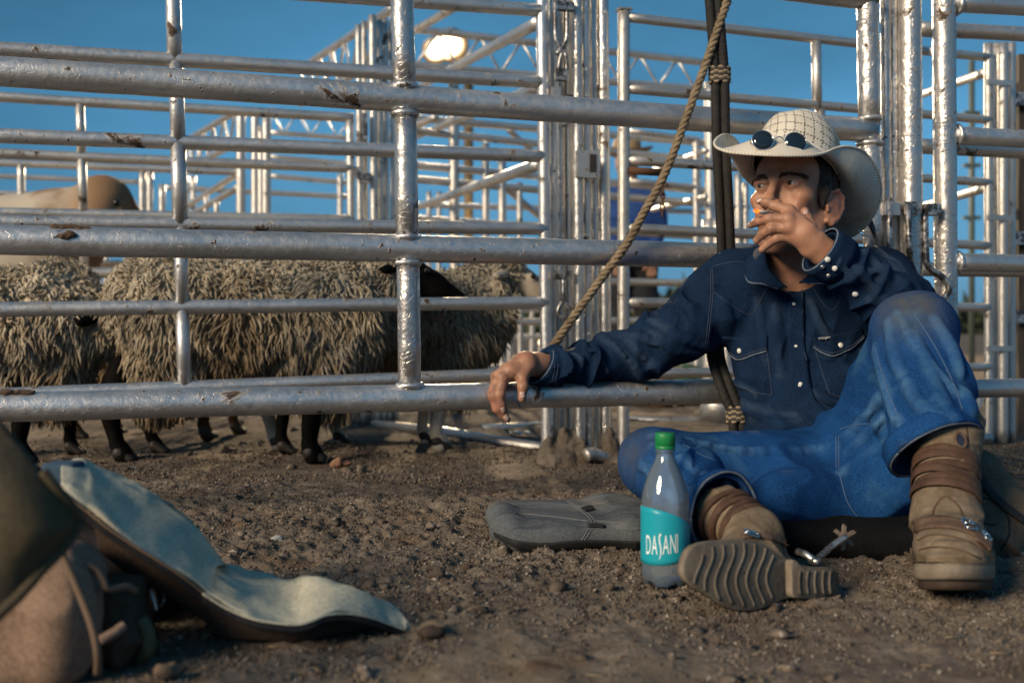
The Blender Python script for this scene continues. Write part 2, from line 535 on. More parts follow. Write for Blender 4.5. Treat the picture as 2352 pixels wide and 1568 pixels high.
def clods():
    t = (1 + 5 ** 0.5) / 2
    ico = np.array([(-1, t, 0), (1, t, 0), (-1, -t, 0), (1, -t, 0), (0, -1, t), (0, 1, t), (0, -1, -t), (0, 1, -t), (t, 0, -1), (t, 0, 1), (-t, 0, -1), (-t, 0, 1)], float)
    ico /= np.linalg.norm(ico[0])
    F = np.array([(0, 11, 5), (0, 5, 1), (0, 1, 7), (0, 7, 10), (0, 10, 11), (1, 5, 9), (5, 11, 4), (11, 10, 2), (10, 7, 6), (7, 1, 8), (3, 9, 4), (3, 4, 2), (3, 2, 6), (3, 6, 8), (3, 8, 9), (4, 9, 5), (2, 4, 11), (6, 2, 10), (8, 6, 7), (9, 8, 1)])
    # finer ball for the clods
    V, FF = [], []
    n = 30000
    R = np.random.RandomState(5)
    Zd = 1.05 + (R.rand(n) ** 1.35) * 3.4
    px = R.rand(n) * 2700 - 170
    x = (px - CX) / F_PX * Zd
    cl = noise3(np.stack([x, Zd, 0 * x], -1) + 9.0, 2.6) + 0.5 * noise3(np.stack([x, Zd, 0 * x], -1), 7.0)
    loose = np.exp(-((Zd - 1.95) / 0.55) ** 2)
    keep = R.rand(n) < np.clip(-0.05 + 1.15 * cl + 0.50 * loose - 0.22 * (Zd < 1.35), 0.02, 1)
    x, Zd = x[keep], Zd[keep]; n = len(x)
    s = 0.0009 + 0.0030 * R.rand(n) ** 3.5 + 0.012 * R.rand(n) ** 34
    s *= np.where(Zd > 2.8, 1.5, 1.0)
    z = ground_z(x, Zd) - .003
    q = R.randn(n, 12, 3) * 0.24
    sc = np.stack([0.8 + 0.5 * R.rand(n), 0.8 + 0.5 * R.rand(n), 0.6 + 0.35 * R.rand(n)], -1)
    v = (ico[None] + q) * sc[:, None, :] * s[:, None, None] + np.stack([x, Zd, z + s * 0.25 + 0.003], -1)[:, None, :]
    f = (F[None] + (np.arange(n) * 12)[:, None, None]).reshape(-1, 3)
    o = mesh_obj('dirt_clods', v.reshape(-1, 3), f, M['clod'], loc=(0, 0, 0), smooth=False)
    tag(o, 'loose clods and crumbs of dry dirt', kind='stuff')
    # crumbs: eight-sided grains, thick in the churned band
    n = 150000; Zd = 1.02 + (R.rand(n) ** 1.25) * 2.6; x = (R.rand(n) * 2560 - 100 - CX) / F_PX * Zd
    q3 = np.stack([x, Zd, 0 * x], -1); cl = noise3(q3 + 3., 2.2) + .7 * noise3(q3, 6.5) + .5 * noise3(q3 + 7., 19.)
    keep = R.rand(n) < np.clip(.22 + .75 * cl + .35 * np.exp(-((Zd - 1.9) / .6) ** 2) - .2 * (Zd < 1.3), .03, 1)
    x, Zd = x[keep], Zd[keep]; n = len(x); s = (.0011 + .0022 * R.rand(n) ** 2.2) * np.where(Zd > 2.6, 1.6, 1.)
    oc = np.array([(1, 0, 0), (-1, 0, 0), (0, 1, 0), (0, -1, 0), (0, 0, 1), (0, 0, -1)], float)
    OF = np.array([(0, 2, 4), (2, 1, 4), (1, 3, 4), (3, 0, 4), (2, 0, 5), (1, 2, 5), (3, 1, 5), (0, 3, 5)])
    base = ground_z(x, Zd)
    v = (oc[None] * (.7 + .7 * R.rand(n, 6, 1)) + R.randn(n, 6, 3) * .2) * s[:, None, None] + np.stack([x, Zd, base + s * .3], -1)[:, None, :]
    o = mesh_obj('dirt_crumbs', v.reshape(-1, 3), (OF[None] + (np.arange(n) * 6)[:, None, None]).reshape(-1, 3), M['clod'], loc=(0, 0, 0), smooth=False)
    tag(o, 'fine crumbs of dry dirt strewn over the ground', kind='stuff')
    # bits of straw
    n = 170; Zd = 1.1 + R.rand(n) * 2.4; x = (R.rand(n) * 2400 - 20 - CX) / F_PX * Zd; z = ground_z(x, Zd); mb = MB()
    for i in range(n):
        d = np.array([R.randn(), R.randn(), .15 * R.randn()]); d /= np.linalg.norm(d); c = np.array([x[i], Zd[i], z[i] + .003]); l_ = .008 + .022 * R.rand()
        v, f = tube([c - d * l_ / 2, c + np.array([0, 0, .001]), c + d * l_ / 2], .0006 + .0005 * R.rand(), 4); mb.add(v, f)
    tag(mb.build('straw', mat('straw bits', (.30, .23, .13), .8), None, loc=(0, 0, 0)), 'short bits of straw trodden into the dirt', kind='stuff')
clods()

def stone(px, py, size, label, color, seed, name='stone'):
    Z = CAM_H * F_PX / (py + size * 0.0 - HY)
    c = P(px, py, Z); R = np.random.RandomState(seed)
    v, f = [], []
    S = Sdf()
    for _ in range(5):
        d = R.randn(3) * size * 0.22
        S.ell((c.x + d[0], c.y + d[1], size * 0.25 + d[2] * 0.5), size * (0.3 + 0.2 * R.rand(3)) * np.array([1.1, 1, 0.8]), None, size * 0.15)
    S.warp(lambda p, d: d + size * 0.07 * fbm(p, 2.4 / size, 2), np.array(c) - size * 2, np.array(c) + size * 2)
    m = mat('stone ' + str(seed), color, 0.9); t = NT(m)
    t.set(Base__Color=t.mix(t.rng(t.noise(40, 4), 0.35, 0.65), color, tuple(x * 0.5 for x in color))); t.bump(t.noise(120, 4), 0.5, 0.003)
    o = S.build(name, size / 14, m, None, extra=size * 0.1)
    tag(o, label, 'stone')
stone(782, 1072, 0.035, 'small reddish stone on the dirt below the black sheep legs', (0.26, 0.14, 0.085), 3)
stone(988, 1462, 0.034, 'dark brown clod lying past the tip of the pale canvas flap', (0.075, 0.05, 0.035), 4, 'dirt_lump')
stone(638, 1244, 0.016, 'pale bluish grey pebble in the loose dirt beyond the canvas flap', (0.36, 0.38, 0.38), 5)
stone(390, 1556, 0.022, 'brown stone on the ground in front of the open bag at the lower edge', (0.20, 0.14, 0.095), 6)

# ---------------------------------------------------------------- pipe fences
def pipe(name, parent, a, b, r, m, seg=20, dent=0.0006):
    a, b = np.array(a, float), np.array(b, float)
    L = np.linalg.norm(b - a); n = max(2, min(40, int(L / 0.06)))
    pts = a + (b - a) * np.linspace(0, 1, n)[:, None]
    v, f = tube(pts, r, seg)
    v = np.asarray(v)
    if dent:
        ax = (b - a) / L
        rad = v - a; rad -= (rad @ ax)[:, None] * ax
        v = v + rad / (r + 1e-9) * (noise3(v, 55.0) * dent)[:, None]
    return mesh_obj(name, v, f, m, parent)

def weld(parent, c, axis, r, m, name='weld'):
    """lumpy bead round the foot of an upright"""
    axis = np.array(axis, float); axis /= np.linalg.norm(axis)
    u = np.cross(axis, (0.3, 1, 0.2)); u /= np.linalg.norm(u); w = np.cross(axis, u)
    V = []; n, k = 28, 8
    R = np.random.RandomState(int(abs(c[0] * 991 + c[2] * 773) * 10) % 9999)
    for i in range(n):
        a = 2 * math.pi * i / n
        d = u * math.cos(a) + w * math.sin(a)
        rr = 0.0052 * (0.75 + 0.6 * R.rand())
        for j in range(k):
            b = 2 * math.pi * j / k
            V.append(np.array(c) + d * (r + 0.001 + rr * math.cos(b)) + axis * rr * 1.1 * math.sin(b))
    return mesh_obj(name, V, grid_faces(n + 1, k, True)[:0] + [(i * k + j, i * k + (j + 1) % k, ((i + 1) % n) * k + (j + 1) % k, ((i + 1) % n) * k + j) for i in range(n) for j in range(k)], m, parent)

def panel(name, label, group, plan, rails, uprights, mt, org_px, cat='fence', seg=18, welds=False):
    """rails: (px0,py0,px1,py1,r); uprights: (px0,py0,px1,py1,r[,dz])"""
    o3 = plan.at(org_px, HY); o = thing(name, (o3.x, o3.y, 0), label, cat, group)
    for (x0, y0, x1, y1, r) in rails:
        pipe('rail', o, plan.at(x0, y0), plan.at(x1, y1), r, mt, seg)
    for u in uprights:
        (x0, y0, x1, y1, r) = u[:5]; dz = u[5] if len(u) > 5 else 0.0
        pipe('upright', o, plan.at(x0, y0, dz), plan.at(x1, y1, dz), r, mt, seg)
    return o

FRONT = Plan(2.254, 0.271)
MID = Plan(2.965, 0.318)
GRP = 'silver pipe livestock fences'
S0, S1, SP = M['silver'], M['silver_far'], M['silver_post']

# front panel: fat rails, one upright in the open, one at the end by the latch
fp = thing('pipe_fence', (FRONT.at(930, HY).x, FRONT.at(930, HY).y, 0), 'nearest pipe fence of fat silver rails that the man leans against', 'fence', GRP)
for (x0, y0, x1, y1) in ((-500, -300, 2004, -4), (-500, 130, 2004, 300), (-500, 540, 2004, 594), (-500, 946, 2004, 890)):
    pipe('rail', fp, FRONT.at(x0, y0), FRONT.at(x1, y1), 0.0300, S0, 32, 0.0009)
UP = [(921, -60, 930, 208), (930, 246, 936, 555), (937, 590, 941, 892)]
for (x0, y0, x1, y1) in UP:
    pipe('upright', fp, FRONT.at(x0, y0), FRONT.at(x1, y1), 0.0252, SP, 28, 0.0009)
for (x, y) in ((929, 199), (930, 262), (935, 545), (936, 604), (941, 884)):
    weld(fp, FRONT.at(x, y), (0, 0, 1), 0.0255, S0)
for (x0, y0, x1, y1) in ((1990, -120, 1997, 288), (1997, 310, 2010, 588), (2010, 600, 2022, 890)):
    pipe('upright', fp, FRONT.at(x0, y0), FRONT.at(x1, y1), 0.0262, SP, 28, 0.0009)
for (x, y) in ((1990, 4), (1996, 274), (1998, 330)):
    weld(fp, FRONT.at(x, y), (0, 0, 1), 0.0265, S0)

# dried mud stuck on the near rails
S = Sdf(); R_ = np.random.RandomState(8)
for (px, py, n_, sx, up_) in ((150, 522, 60, 40, 1), (152, 536, 22, 24, 0), (40, 900, 46, 44, 1), (1450, 880, 12, 40, 1)):
    for i in range(n_):
        q = np.array(FRONT.at(px + R_.randn() * sx * .5, py + (R_.rand() - .3) * (6 if up_ else 16), -.012 if up_ else -.0275)); r_ = .0012 + .0034 * R_.rand() ** 2.5
        S.ell(q, (r_ * 1.6, r_, r_ * .8), None, .006)
S.warp(lambda p, d: d + .0022 * fbm(p, 130., 2), (-3, 1, -1), (3, 3, 2))
mu = S.build('mud', .0024, mat('dried mud', (.085, .055, .036), .95), fp); mu['kind'] = 'stuff'
# welded bundle of latch posts right of the man
lp = thing('latch_post', (FRONT.at(2085, HY).x, FRONT.at(2085, HY).y, 0), 'silver post bundle with latch brackets rising behind the straw hat', 'fence post')
GZ = 0.0
def to_ground(v): return Vector((v.x, v.y, GZ - 0.02))
for (px, r, dz) in ((2033, 0.0125, 0.02), (2052, 0.013, 0.035), (2089, 0.0285, 0.0)):
    a = FRONT.at(px, -140, dz); a2 = FRONT.at(px + 6, 760, dz)
    pipe('post', lp, a, to_ground(a2), r, SP, 28, 0.0009)
def strap(parent, px, py, w, h, plan, dz, m, d=0.012, name='bracket'):
    c = plan.at(px, py, dz); s = plan.Z(px) / F_PX
    v, f = box(c, (w * s / 2, 0.27 * w * s / 2, 0), (-0.27 * d / 2, d / 2, 0), (0, 0, h * s / 2))
    return mesh_obj(name, v, f, m, parent, smooth=False)
D0 = M['dark_steel']
strap(lp, 2043, 481, 36, 28, FRONT, -0.022, S0, 0.03)
strap(lp, 2090, 478, 42, 27, FRONT, -0.034, D0, 0.02)
strap(lp, 2138, 482, 36, 25, FRONT, -0.026, D0, 0.03)
pipe('rod', lp, FRONT.at(2042, 455, -0.036), FRONT.at(2046, 700, -0.036), 0.008, D0, 12, 0)
pipe('rod', lp, FRONT.at(2084, 466, -0.048), FRONT.at(2092, 640, -0.048), 0.008, D0, 12, 0)
hp = [(2124, 490, -.03), (2126, 560, -.03), (2129, 603, -.032), (2142, 622, -.04), (2166, 638, -.05), (2180, 658, -.055), (2172, 680, -.055), (2152, 700, -.05), (2143, 720, -.045)]
v, f = tube(spline([FRONT.at(*q) for q in hp], 40), 0.0085, 12)
mesh_obj('handle', v, f, D0, lp)

# right-hand gate
rg = panel('pipe_gate', 'near silver pipe gate with thick rails right of the raised knee', GRP, FRONT,
           [(2178, 6, 2700, 34, 0.0235), (2178, 311, 2700, 336, 0.0235), (2178, 602, 2700, 612, 0.0235), (2180, 893, 2700, 884, 0.0245)],
           [], S0, 2170, 'gate', 26)
a = FRONT.at(2167, -120); a2 = FRONT.at(2174, 850)
pipe('upright', rg, a, Vector((a2.x, a2.y, a2.z - 0.02)), 0.0285, SP, 28, 0.0009)
for y in (12, 312, 602): weld(rg, FRONT.at(2196, y), (1, 0.27, 0), 0.0238, S0)
# its twin just behind
BH = Plan(2.50, 0.275)
panel('pipe_gate', 'second silver pipe gate close behind the near right gate', GRP, BH,
      [(2100, 66, 2700, 96, 0.0215), (2100, 335, 2700, 366, 0.0215), (2100, 618, 2700, 626, 0.02)], [], S1, 2300, 'gate')

# panel A: thin rails beyond the front fence, left
pa = panel('pipe_fence', 'long thin-railed pipe fence directly behind the near rails on the left', GRP, MID,
      [(-420, -92, 1240, 24, 0.0195), (-420, 88, 1240, 189, 0.0195), (-420, 296, 1248, 359, 0.0195), (-420, 506, 1256, 525, 0.0195), (-420, 716, 1256, 695, 0.0195), (-420, 925, 1262, 856, 0.0195)],
      [(396, -70, 401, 140, 0.0195), (403, 140, 409, 330, 0.0195), (409, 330, 414, 515, 0.0205), (415, 515, 418, 707, 0.018), (418, 707, 424, 890, 0.018)], S0, 420)
a = MID.at(1243, -140); a2 = MID.at(1258, 760)
pipe('upright', pa, a, to_ground(a2), 0.0185, S0, 20)
# post bundle B with hinge hardware
pb = thing('hinge_post', (MID.at(1320, HY).x, MID.at(1320, HY).y, 0), 'bundle of silver posts with dark hinge hardware, left of the tan rope', 'fence post')
for (px, r, dz) in ((1263, 0.012, 0.03), (1283, 0.0165, 0.06), (1303, 0.015, 0.06), (1323, 0.0165, -0.01), (1343, 0.0130, 0.0), (1360, 0.0125, 0.02), (1383, 0.0185, 0.02)):
    pipe('post', pb, MID.at(px, -160, dz), to_ground(MID.at(px + 10, 760, dz)), r, SP if px != 1303 else S1, 18)
for (px, py, w, h, dz) in ((1288, 172, 26, 26, -0.03), (1276, 222, 20, 40, -0.02), (1304, 232, 22, 26, -0.03), (1296, 15, 44, 18, -0.03), (1292, 632, 40, 20, -0.03), (1350, 378, 52, 62, -0.035)):
    strap(pb, px, py, w, h, MID, dz, D0 if px not in (1276, 1350) else S1, 0.02)
strap(pb, 1362, 375, 15, 40, MID, -0.047, mat('painted slot shadow', (0.03, 0.027, 0.025), 0.8), 0.006, 'slot_shade')  # dark plate on the bracket, its colour standing in for shade inside a slot
for pts in ([(1275, 20), (1276, 80), (1281, 100), (1300, 122)], [(1302, 20), (1302, 80), (1296, 102), (1278, 125)], [(1290, 122), (1284, 150), (1282, 170)], [(1298, 122), (1302, 150), (1300, 170)], [(1287, 240), (1287, 275), (1294, 288), (1302, 276), (1302, 240)], [(1294, 640), (1296, 690), (1312, 712)], [(1292, 690), (1282, 715), (1298, 735)]):
    v, f = tube(spline([MID.at(x, y, -0.035) for x, y in pts], 14), 0.0065, 8)
    mesh_obj('hook', v, f, D0, pb)
v, f = tube(spline([MID.at(1345, 1046, -.06) - Vector((0, 0, 0)), MID.at(1360, 1042, -.05), MID.at(1400, 1052, -.02), MID.at(1470, 1058, 0.02)], 16), 0.020, 14)
mesh_obj('foot_pipe', v, f, S1, pb)
# base plates heaped with dirt at the feet
S = Sdf()
for (px, py, w) in ((1262, 1030, .05), (1295, 1046, .05), (1330, 1055, .045), (1400, 1034, .045)):
    q = MID.at(px, HY); S.cone((q.x, q.y - 0.02, -0.02), (q.x, q.y, 0.09), w, 0.012, 0.03)
S.warp(lambda p, d: d + 0.008 * fbm(p, 40, 3), (-1, 2, -.1), (1, 4, .3))
tag(S.build('dirt_heap', 0.005, M['dirt'], None), 'mud caked round the foot of the silver post bundle', kind='stuff')

# panel C: right of bundle B
RC = Plan(2.945, 0.342)
pc = panel('pipe_fence', 'pipe fence behind the black rope with one short upright at its top', GRP, RC,
      [(1440, 40, 2130, 118, 0.0150), (1440, 204, 2275, 276, 0.0150), (1440, 368, 2275, 419, 0.0150), (1440, 524, 2270, 564, 0.0160), (1440, 694, 2270, 706, 0.0155), (1440, 859, 2275, 842, 0.0160), (2130, 118, 2270, 132, 0.0150)],
      [(1875, 97, 1877, 250, 0.0160), (1884, 252, 1886, 400, 0.0155)], S1, 1700)
a = RC.at(1433, 24); pipe('upright', pc, a, to_ground(RC.at(1431, 760)), 0.0188, S1, 20)
strap(pc, 1433, 23, 30, 4, RC, 0.0, S1, 0.04, 'cap')
pcr = thing('fence_post', (RC.at(2300, HY).x, RC.at(2300, HY).y, 0), 'tall bundle of silver posts at the far right behind the near gate', 'fence post')
for (px, r, dz) in ((2270, 0.014, 0.0), (2287, 0.014, 0.04), (2303, 0.018, 0.0), (2322, 0.016, 0.03)):
    pipe('post', pcr, RC.at(px, 100, dz), to_ground(RC.at(px, 760, dz)), r, S1, 18)
for y in (190, 500, 800): strap(pcr, 2296, y, 62, 12, RC, -0.02, S1, 0.01)
gp = RC.at(2230, HY)
v, f = tube([(gp.x - .25, gp.y - .03, .02), (gp.x + .07, gp.y, .02)], 0.02, 12); mesh_obj('foot_pipe', v, f, S1, pcr)
v, f = tube([(gp.x - .03, gp.y, .02), (gp.x + .07, gp.y + .03, .2)], 0.012, 10); mesh_obj('brace', v, f, S1, pcr)

# oblique and far fences
def line_plan(px0, Z0, px1, Z1):
    x0 = (px0 - CX) / F_PX * Z0; x1 = (px1 - CX) / F_PX * Z1
    k = (Z1 - Z0) / (x1 - x0); return Plan(Z0 - k * x0, k)
D1 = Plan(4.40, 0.318)
panel('pipe_fence', 'pipe fence two pens back, its posts ending left of the near upright', GRP, D1,
      [(-300, 205, 812, 271, 0.0195), (-300, 340, 812, 387, 0.0195), (-300, 482, 812, 504, 0.0195), (-300, 630, 812, 622, 0.0195), (-300, 765, 812, 740, 0.0195)],
      [(183, 230, 187, 355, 0.017), (187, 355, 191, 488, 0.0175), (191, 488, 193, 626, 0.0175), (193, 626, 195, 757, 0.017), (803, 275, 812, 985, 0.0175)], S1, 300)
p2 = thing('fence_post', (D1.at(850, HY).x, D1.at(850, HY).y, 0), 'post bundle seen just left of the nearest upright', 'fence post')
for (px, r, top, dz) in ((823, 0.0135, 58, 0), (836, 0.012, 50, .04), (855, 0.0165, 36, 0), (871, 0.0135, 46, .03), (884, 0.0135, 46, .05), (900, 0.013, 44, .06)):
    pipe('post', p2, D1.at(px, top, dz), to_ground(D1.at(px + 8, 760, dz)), r, S1, 14)
for (px, py, w, h) in ((823, 397, 18, 26), (840, 410, 24, 22), (838, 290, 12, 60)): strap(p2, px, py, w, h, D1, -0.03, D0, 0.02)
v, f = tube([D1.at(820, 300, -.03), D1.at(822, 340, -.03), D1.at(830, 352, -.03), D1.at(838, 338, -.03), D1.at(838, 300, -.03)], 0.006, 8); mesh_obj('hook', v, f, D0, p2)

def truss(name, label, plan, c0, c1, r, n, mt, group='lattice trusses over the chutes', extra=()):
    """two chords (px0,py0,px1,py1) with zig-zag webbing"""
    o3 = plan.at(c0[0], HY); o = thing(name, (o3.x, o3.y, 0), label, 'truss', group)
    A0, A1, B0, B1 = (np.array(plan.at(*q)) for q in (c0[:2], c0[2:], c1[:2], c1[2:]))
    pipe('chord', o, A0, A1, r, mt, 14); pipe('chord', o, B0, B1, r, mt, 14)
    for i in range(n):
        a, b = i / n, (i + 0.5) / n; c = (i + 1) / n
        pipe('brace', o, A0 + (A1 - A0) * a, B0 + (B1 - B0) * b, r * 0.36, mt, 8, 0)
        pipe('brace', o, B0 + (B1 - B0) * b, A0 + (A1 - A0) * c, r * 0.36, mt, 8, 0)
    for (x, t, b2, rr) in extra:
        pipe('post', o, plan.at(x, t), to_ground(plan.at(x, 760)), rr, mt, 14)
    return o
# fences running away from the camera
E1 = line_plan(1240, 3.1, 1050, 4.6)
panel('pipe_fence', 'pipe fence slanting away behind the nearest upright under the lit lamp', GRP, E1,
      [(1236, 52, 940, 212, 0.020), (1236, 200, 940, 320, 0.018), (1236, 378, 940, 482, 0.020)], [], S0, 1100)
E2 = line_plan(905, 4.3, 700, 6.3)
truss('truss', 'dark slanting lattice truss rising to the tall posts left of the near upright', E2, (905, 18, 690, 158), (905, 120, 690, 238), 0.02, 7, S1)
E3 = line_plan(1050, 4.4, 850, 6.0)
panel('pipe_fence', 'short slanting pipe at the top behind the near upright', GRP, E3, [(1046, 16, 850, 130, 0.019), (1000, 270, 860, 330, 0.018)], [], S1, 950)
E4 = line_plan(545, 5.6, 390, 8.4)
truss('truss', 'low lattice truss slanting between the rails at middle left', E4, (540, 258, 415, 330), (540, 330, 415, 395), 0.02, 6, S1, extra=((553, 255, 0, 0.026), (586, 250, 0, 0.022), (612, 262, 0, 0.022), (600, 290, 0, 0.02)))
E5 = line_plan(560, 5.4, 400, 8.2)
panel('pipe_fence', 'distant slanting rails low between the second and third near rails', GRP, E5, [(548, 398, 400, 492, 0.02), (548, 430, 440, 492, 0.02)], [(473, 442, 474, 640, 0.017), (497, 455, 498, 640, 0.017)], S1, 480)
D2 = Plan(6.0, 0.30)
panel('pipe_fence', 'third fence back on the left with widely spaced posts', GRP, D2,
      [(-300, 362, 560, 396, 0.0195), (-300, 480, 560, 500, 0.0195), (-300, 610, 560, 604, 0.0195)],
      [(48, 376, 50, 760, 0.020), (327, 396, 327, 760, 0.018), (344, 396, 344, 760, 0.018), (372, 424, 374, 760, 0.018)], S1, 200)
D3 = Plan(8.2, 0.30)
panel('pipe_fence', 'farthest fence on the left, thin rails above the pale cow', GRP, D3,
      [(-300, 392, 330, 418, 0.018), (-300, 432, 236, 452, 0.018), (372, 430, 800, 452, 0.02), (620, 304, 806, 318, 0.0195), (620, 360, 806, 376, 0.019), (620, 404, 806, 420, 0.0195)],
      [(226, 443, 227, 760, 0.02), (244, 443, 244, 760, 0.02), (427, 405, 427, 760, 0.022), (444, 405, 445, 760, 0.02), (781, 400, 782, 760, 0.024)], S1, 100)
truss('truss', 'thin lattice truss between the rails left of the tall posts', D3, (620, 252, 806, 272), (620, 304, 806, 318), 0.017, 3, S1)
G1 = Plan(5.3, 0.30)
truss('truss', 'long lattice truss crossing behind the lit floodlight', G1, (905, 62, 1640, 146), (905, 146, 1640, 208), 0.0195, 8, S1)
panel('pipe_fence', 'pipe fence under the long truss, left of the hinge posts', GRP, G1,
      [(905, 268, 1640, 330, 0.0195), (905, 296, 1640, 372, 0.0195), (905, 376, 1640, 440, 0.0195), (905, 408, 1640, 470, 0.0195), (905, 500, 1640, 545, 0.0195), (905, 640, 1640, 650, 0.0195), (905, 742, 1640, 735, 0.0195), (905, 850, 1640, 835, 0.0195)],
      [(1042, 190, 1046, 960, 0.028), (1115, 330, 1118, 960, 0.02), (1153, 368, 1156, 960, 0.022), (1193, 420, 1196, 960, 0.016), (1600, 330, 1604, 940, 0.022), (1628, 190, 1632, 940, 0.024)], S1, 1150)
G2 = Plan(7.4, 0.28)
panel('pipe_fence', 'distant pipe fence whose rails show below the man and the sheep head', GRP, G2,
      [(900, 470, 1700, 488, 0.021), (900, 560, 1700, 568, 0.021), (1000, 650, 1700, 652, 0.021), (1000, 712, 1700, 710, 0.021), (1000, 775, 1700, 770, 0.021), (1000, 835, 1700, 826, 0.021)],
      [(985, 440, 986, 880, 0.019), (1008, 440, 1009, 880, 0.019), (1170, 690, 1171, 875, 0.02), (1222, 690, 1222, 875, 0.02), (1275, 440, 1276, 880, 0.02), (1655, 300, 1656, 880, 0.022)], S1, 1150)
G3 = Plan(5.0, 0.30)
panel('pipe_fence', 'pipe fence with warm-lit posts seen between the tan rope and the black rope', GRP, G3,
      [(1448, 301, 1606, 322, 0.015), (1448, 416, 1606, 431, 0.015), (1620, 470, 1720, 476, 0.016), (1640, 330, 1720, 338, 0.015)],
      [(1598, 316, 1600, 960, 0.0165), (1630, 196, 1632, 960, 0.027), (1695, 400, 1697, 960, 0.022), (1712, 420, 1713, 960, 0.018)], S1, 1600)
E8 = line_plan(1625, 5.1, 1500, 6.4)
panel('pipe_fence', 'short slanting pipes behind the hanging chain', GRP, E8, [(1621, 452, 1500, 482, 0.017), (1621, 346, 1500, 392, 0.017)], [], S1, 1560)
E6 = line_plan(1240, 6.6, 1150, 5.4)
panel('pipe_fence', 'slanting pipe falling to the right behind the hinge posts', GRP, E6, [(1160, 430, 1238, 496, 0.02), (1170, 300, 1238, 360, 0.018)], [], S1, 1200)
E7 = line_plan(2270, 3.7, 2080, 5.2)
panel('pipe_fence', 'slanting rails between the latch posts and the far right bundle', GRP, E7, [(2262, 168, 2080, 230, 0.018), (2262, 432, 2080, 486, 0.018)], [], S1, 2180)
# ground pipes at the foot of the far pens
gpi = thing('ground_pipe', (0, 3.9, 0), 'silver pipe lying on the dirt under the white sheep', 'pipe')
v, f = tube([P(860, 975, 4.2), P(1010, 990, 3.9), P(1245, 1030, 3.35)], 0.021, 12); mesh_obj('pipe', v, f, S1, gpi)
v, f = tube([P(1110, 985, 4.1), P(1240, 978, 4.25)], 0.02, 12); mesh_obj('pipe', v, f, S1, gpi)
gpi = thing('ground_pipe', (0.7, 4.5, 0), 'silver pipe on the ground behind the bent right knee', 'pipe')
v, f = tube([P(1420, 964, 4.5), P(1540, 969, 4.45), P(1640, 966, 4.5)], 0.02, 12); mesh_obj('pipe', v, f, S1, gpi)
fpq = thing('fence_post', (P(1650, HY, 4.5).x, 4.5, 0), 'short fat silver post foot seen behind the black rope', 'fence post')
for px, r in ((1628, 0.03), (1648, 0.035), (1668, 0.03)):
    q = P(px, HY, 4.5); pipe('post', fpq, (q.x, 4.5, 0.9), (q.x, 4.5, -0.02), r, S1, 14)
q = P(1650, HY, 4.5)
v, f = tube([(q.x, 4.5, -0.01), (q.x, 4.5, 0.13)], [0.10, 0.06], 14); mesh_obj('foot_cone', v, f, S1, fpq)
# bundle foot seen under the rail, mid left
fpq = thing('fence_post', (P(860, HY, 4.25).x, 4.45, 0), 'stubby silver posts with mud at their feet below the rail', 'fence post')
for px, r in ((832, 0.02), (850, 0.03), (876, 0.03), (905, 0.022)):
    q = P(px, HY, 4.4); pipe('post', fpq, (q.x, 4.4, 0.35), (q.x, 4.4, -0.02), r, S1, 14)

# dark plank gate at the right edge
wood = mat('dark weathered plank', (0.05, 0.042, 0.036), 0.85); t = NT(wood)
t.set(Base__Color=t.mix(t.rng(t.noise(9, 5, vec=t.mapv((6, 6, 0.6))), 0.35, 0.65), (0.03, 0.026, 0.024), (0.10, 0.082, 0.066))); t.bump(t.noise(30, 4, vec=t.mapv((6, 6, 0.5))), 0.5, 0.004)
wg = thing('plank_gate', (P(2360, HY, 3.9).x, 3.9, 0), 'dark plank chute gate at the right edge of the view', 'gate')
for i in range(5):
    q = P(2350 + i * 34, HY, 3.85)
    v, f = box((q.x, 3.85 + 0.01 * i, 0.72), (0.026, 0, 0), (0, 0.02, 0), (0, 0, 0.74 + 0.02 * (i % 2)))
    mesh_obj('plank', v, f, wood, wg, smooth=False)
for z in (0.45, 0.75, 1.28):
    q = P(2400, HY, 3.8)
    v, f = box((q.x, 3.81, z), (0.14, 0, 0), (0, 0.012, 0), (0, 0, 0.025)); mesh_obj('strap', v, f, D0, wg, smooth=False)
# dark steel pole far right
pole_m = mat('dark green pole', (0.05, 0.07, 0.065), 0.6)
po = thing('utility_pole', (P(2232, HY, 12).x, 12, 0), 'slim dark pole standing in the distance behind the near right gate', 'pole')
q = P(2232, 140, 12); v, f = tube([(q.x, 12, -.02), (q.x, 12, q.z)], 0.035, 12); mesh_obj('shaft', v, f, pole_m, po)
for yy in (260, 380, 500): 
    q = P(2232, yy, 12); v, f = box(q, (0.10, 0, 0), (0, 0.03, 0), (0, 0, 0.02)); mesh_obj('crossarm', v, f, pole_m, po, smooth=False)

# floodlight mast, lit
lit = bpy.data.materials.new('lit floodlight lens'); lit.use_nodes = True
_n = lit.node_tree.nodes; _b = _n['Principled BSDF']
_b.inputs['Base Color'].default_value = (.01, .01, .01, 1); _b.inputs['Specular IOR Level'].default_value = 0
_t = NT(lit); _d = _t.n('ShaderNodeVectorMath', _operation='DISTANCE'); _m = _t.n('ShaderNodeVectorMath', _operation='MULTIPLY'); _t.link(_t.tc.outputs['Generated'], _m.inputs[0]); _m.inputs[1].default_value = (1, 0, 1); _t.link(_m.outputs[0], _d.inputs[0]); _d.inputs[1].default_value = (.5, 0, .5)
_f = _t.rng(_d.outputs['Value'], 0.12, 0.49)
_t.set(Emission__Color=_t.mix(_f, (1.0, 0.86, 0.58), (1.0, 0.55, 0.20)), Emission__Strength=_t.math('ADD', _t.math('MULTIPLY', _t.math('POWER', _t.math('SUBTRACT', 1.0, _f), 2.0), 6.0), 0.3))  # emission fades and warms towards the rim to imitate glow round the lamp
mast_m = mat('yellow painted mast', (0.11, 0.08, 0.042), 0.9)
LZ = 15.0
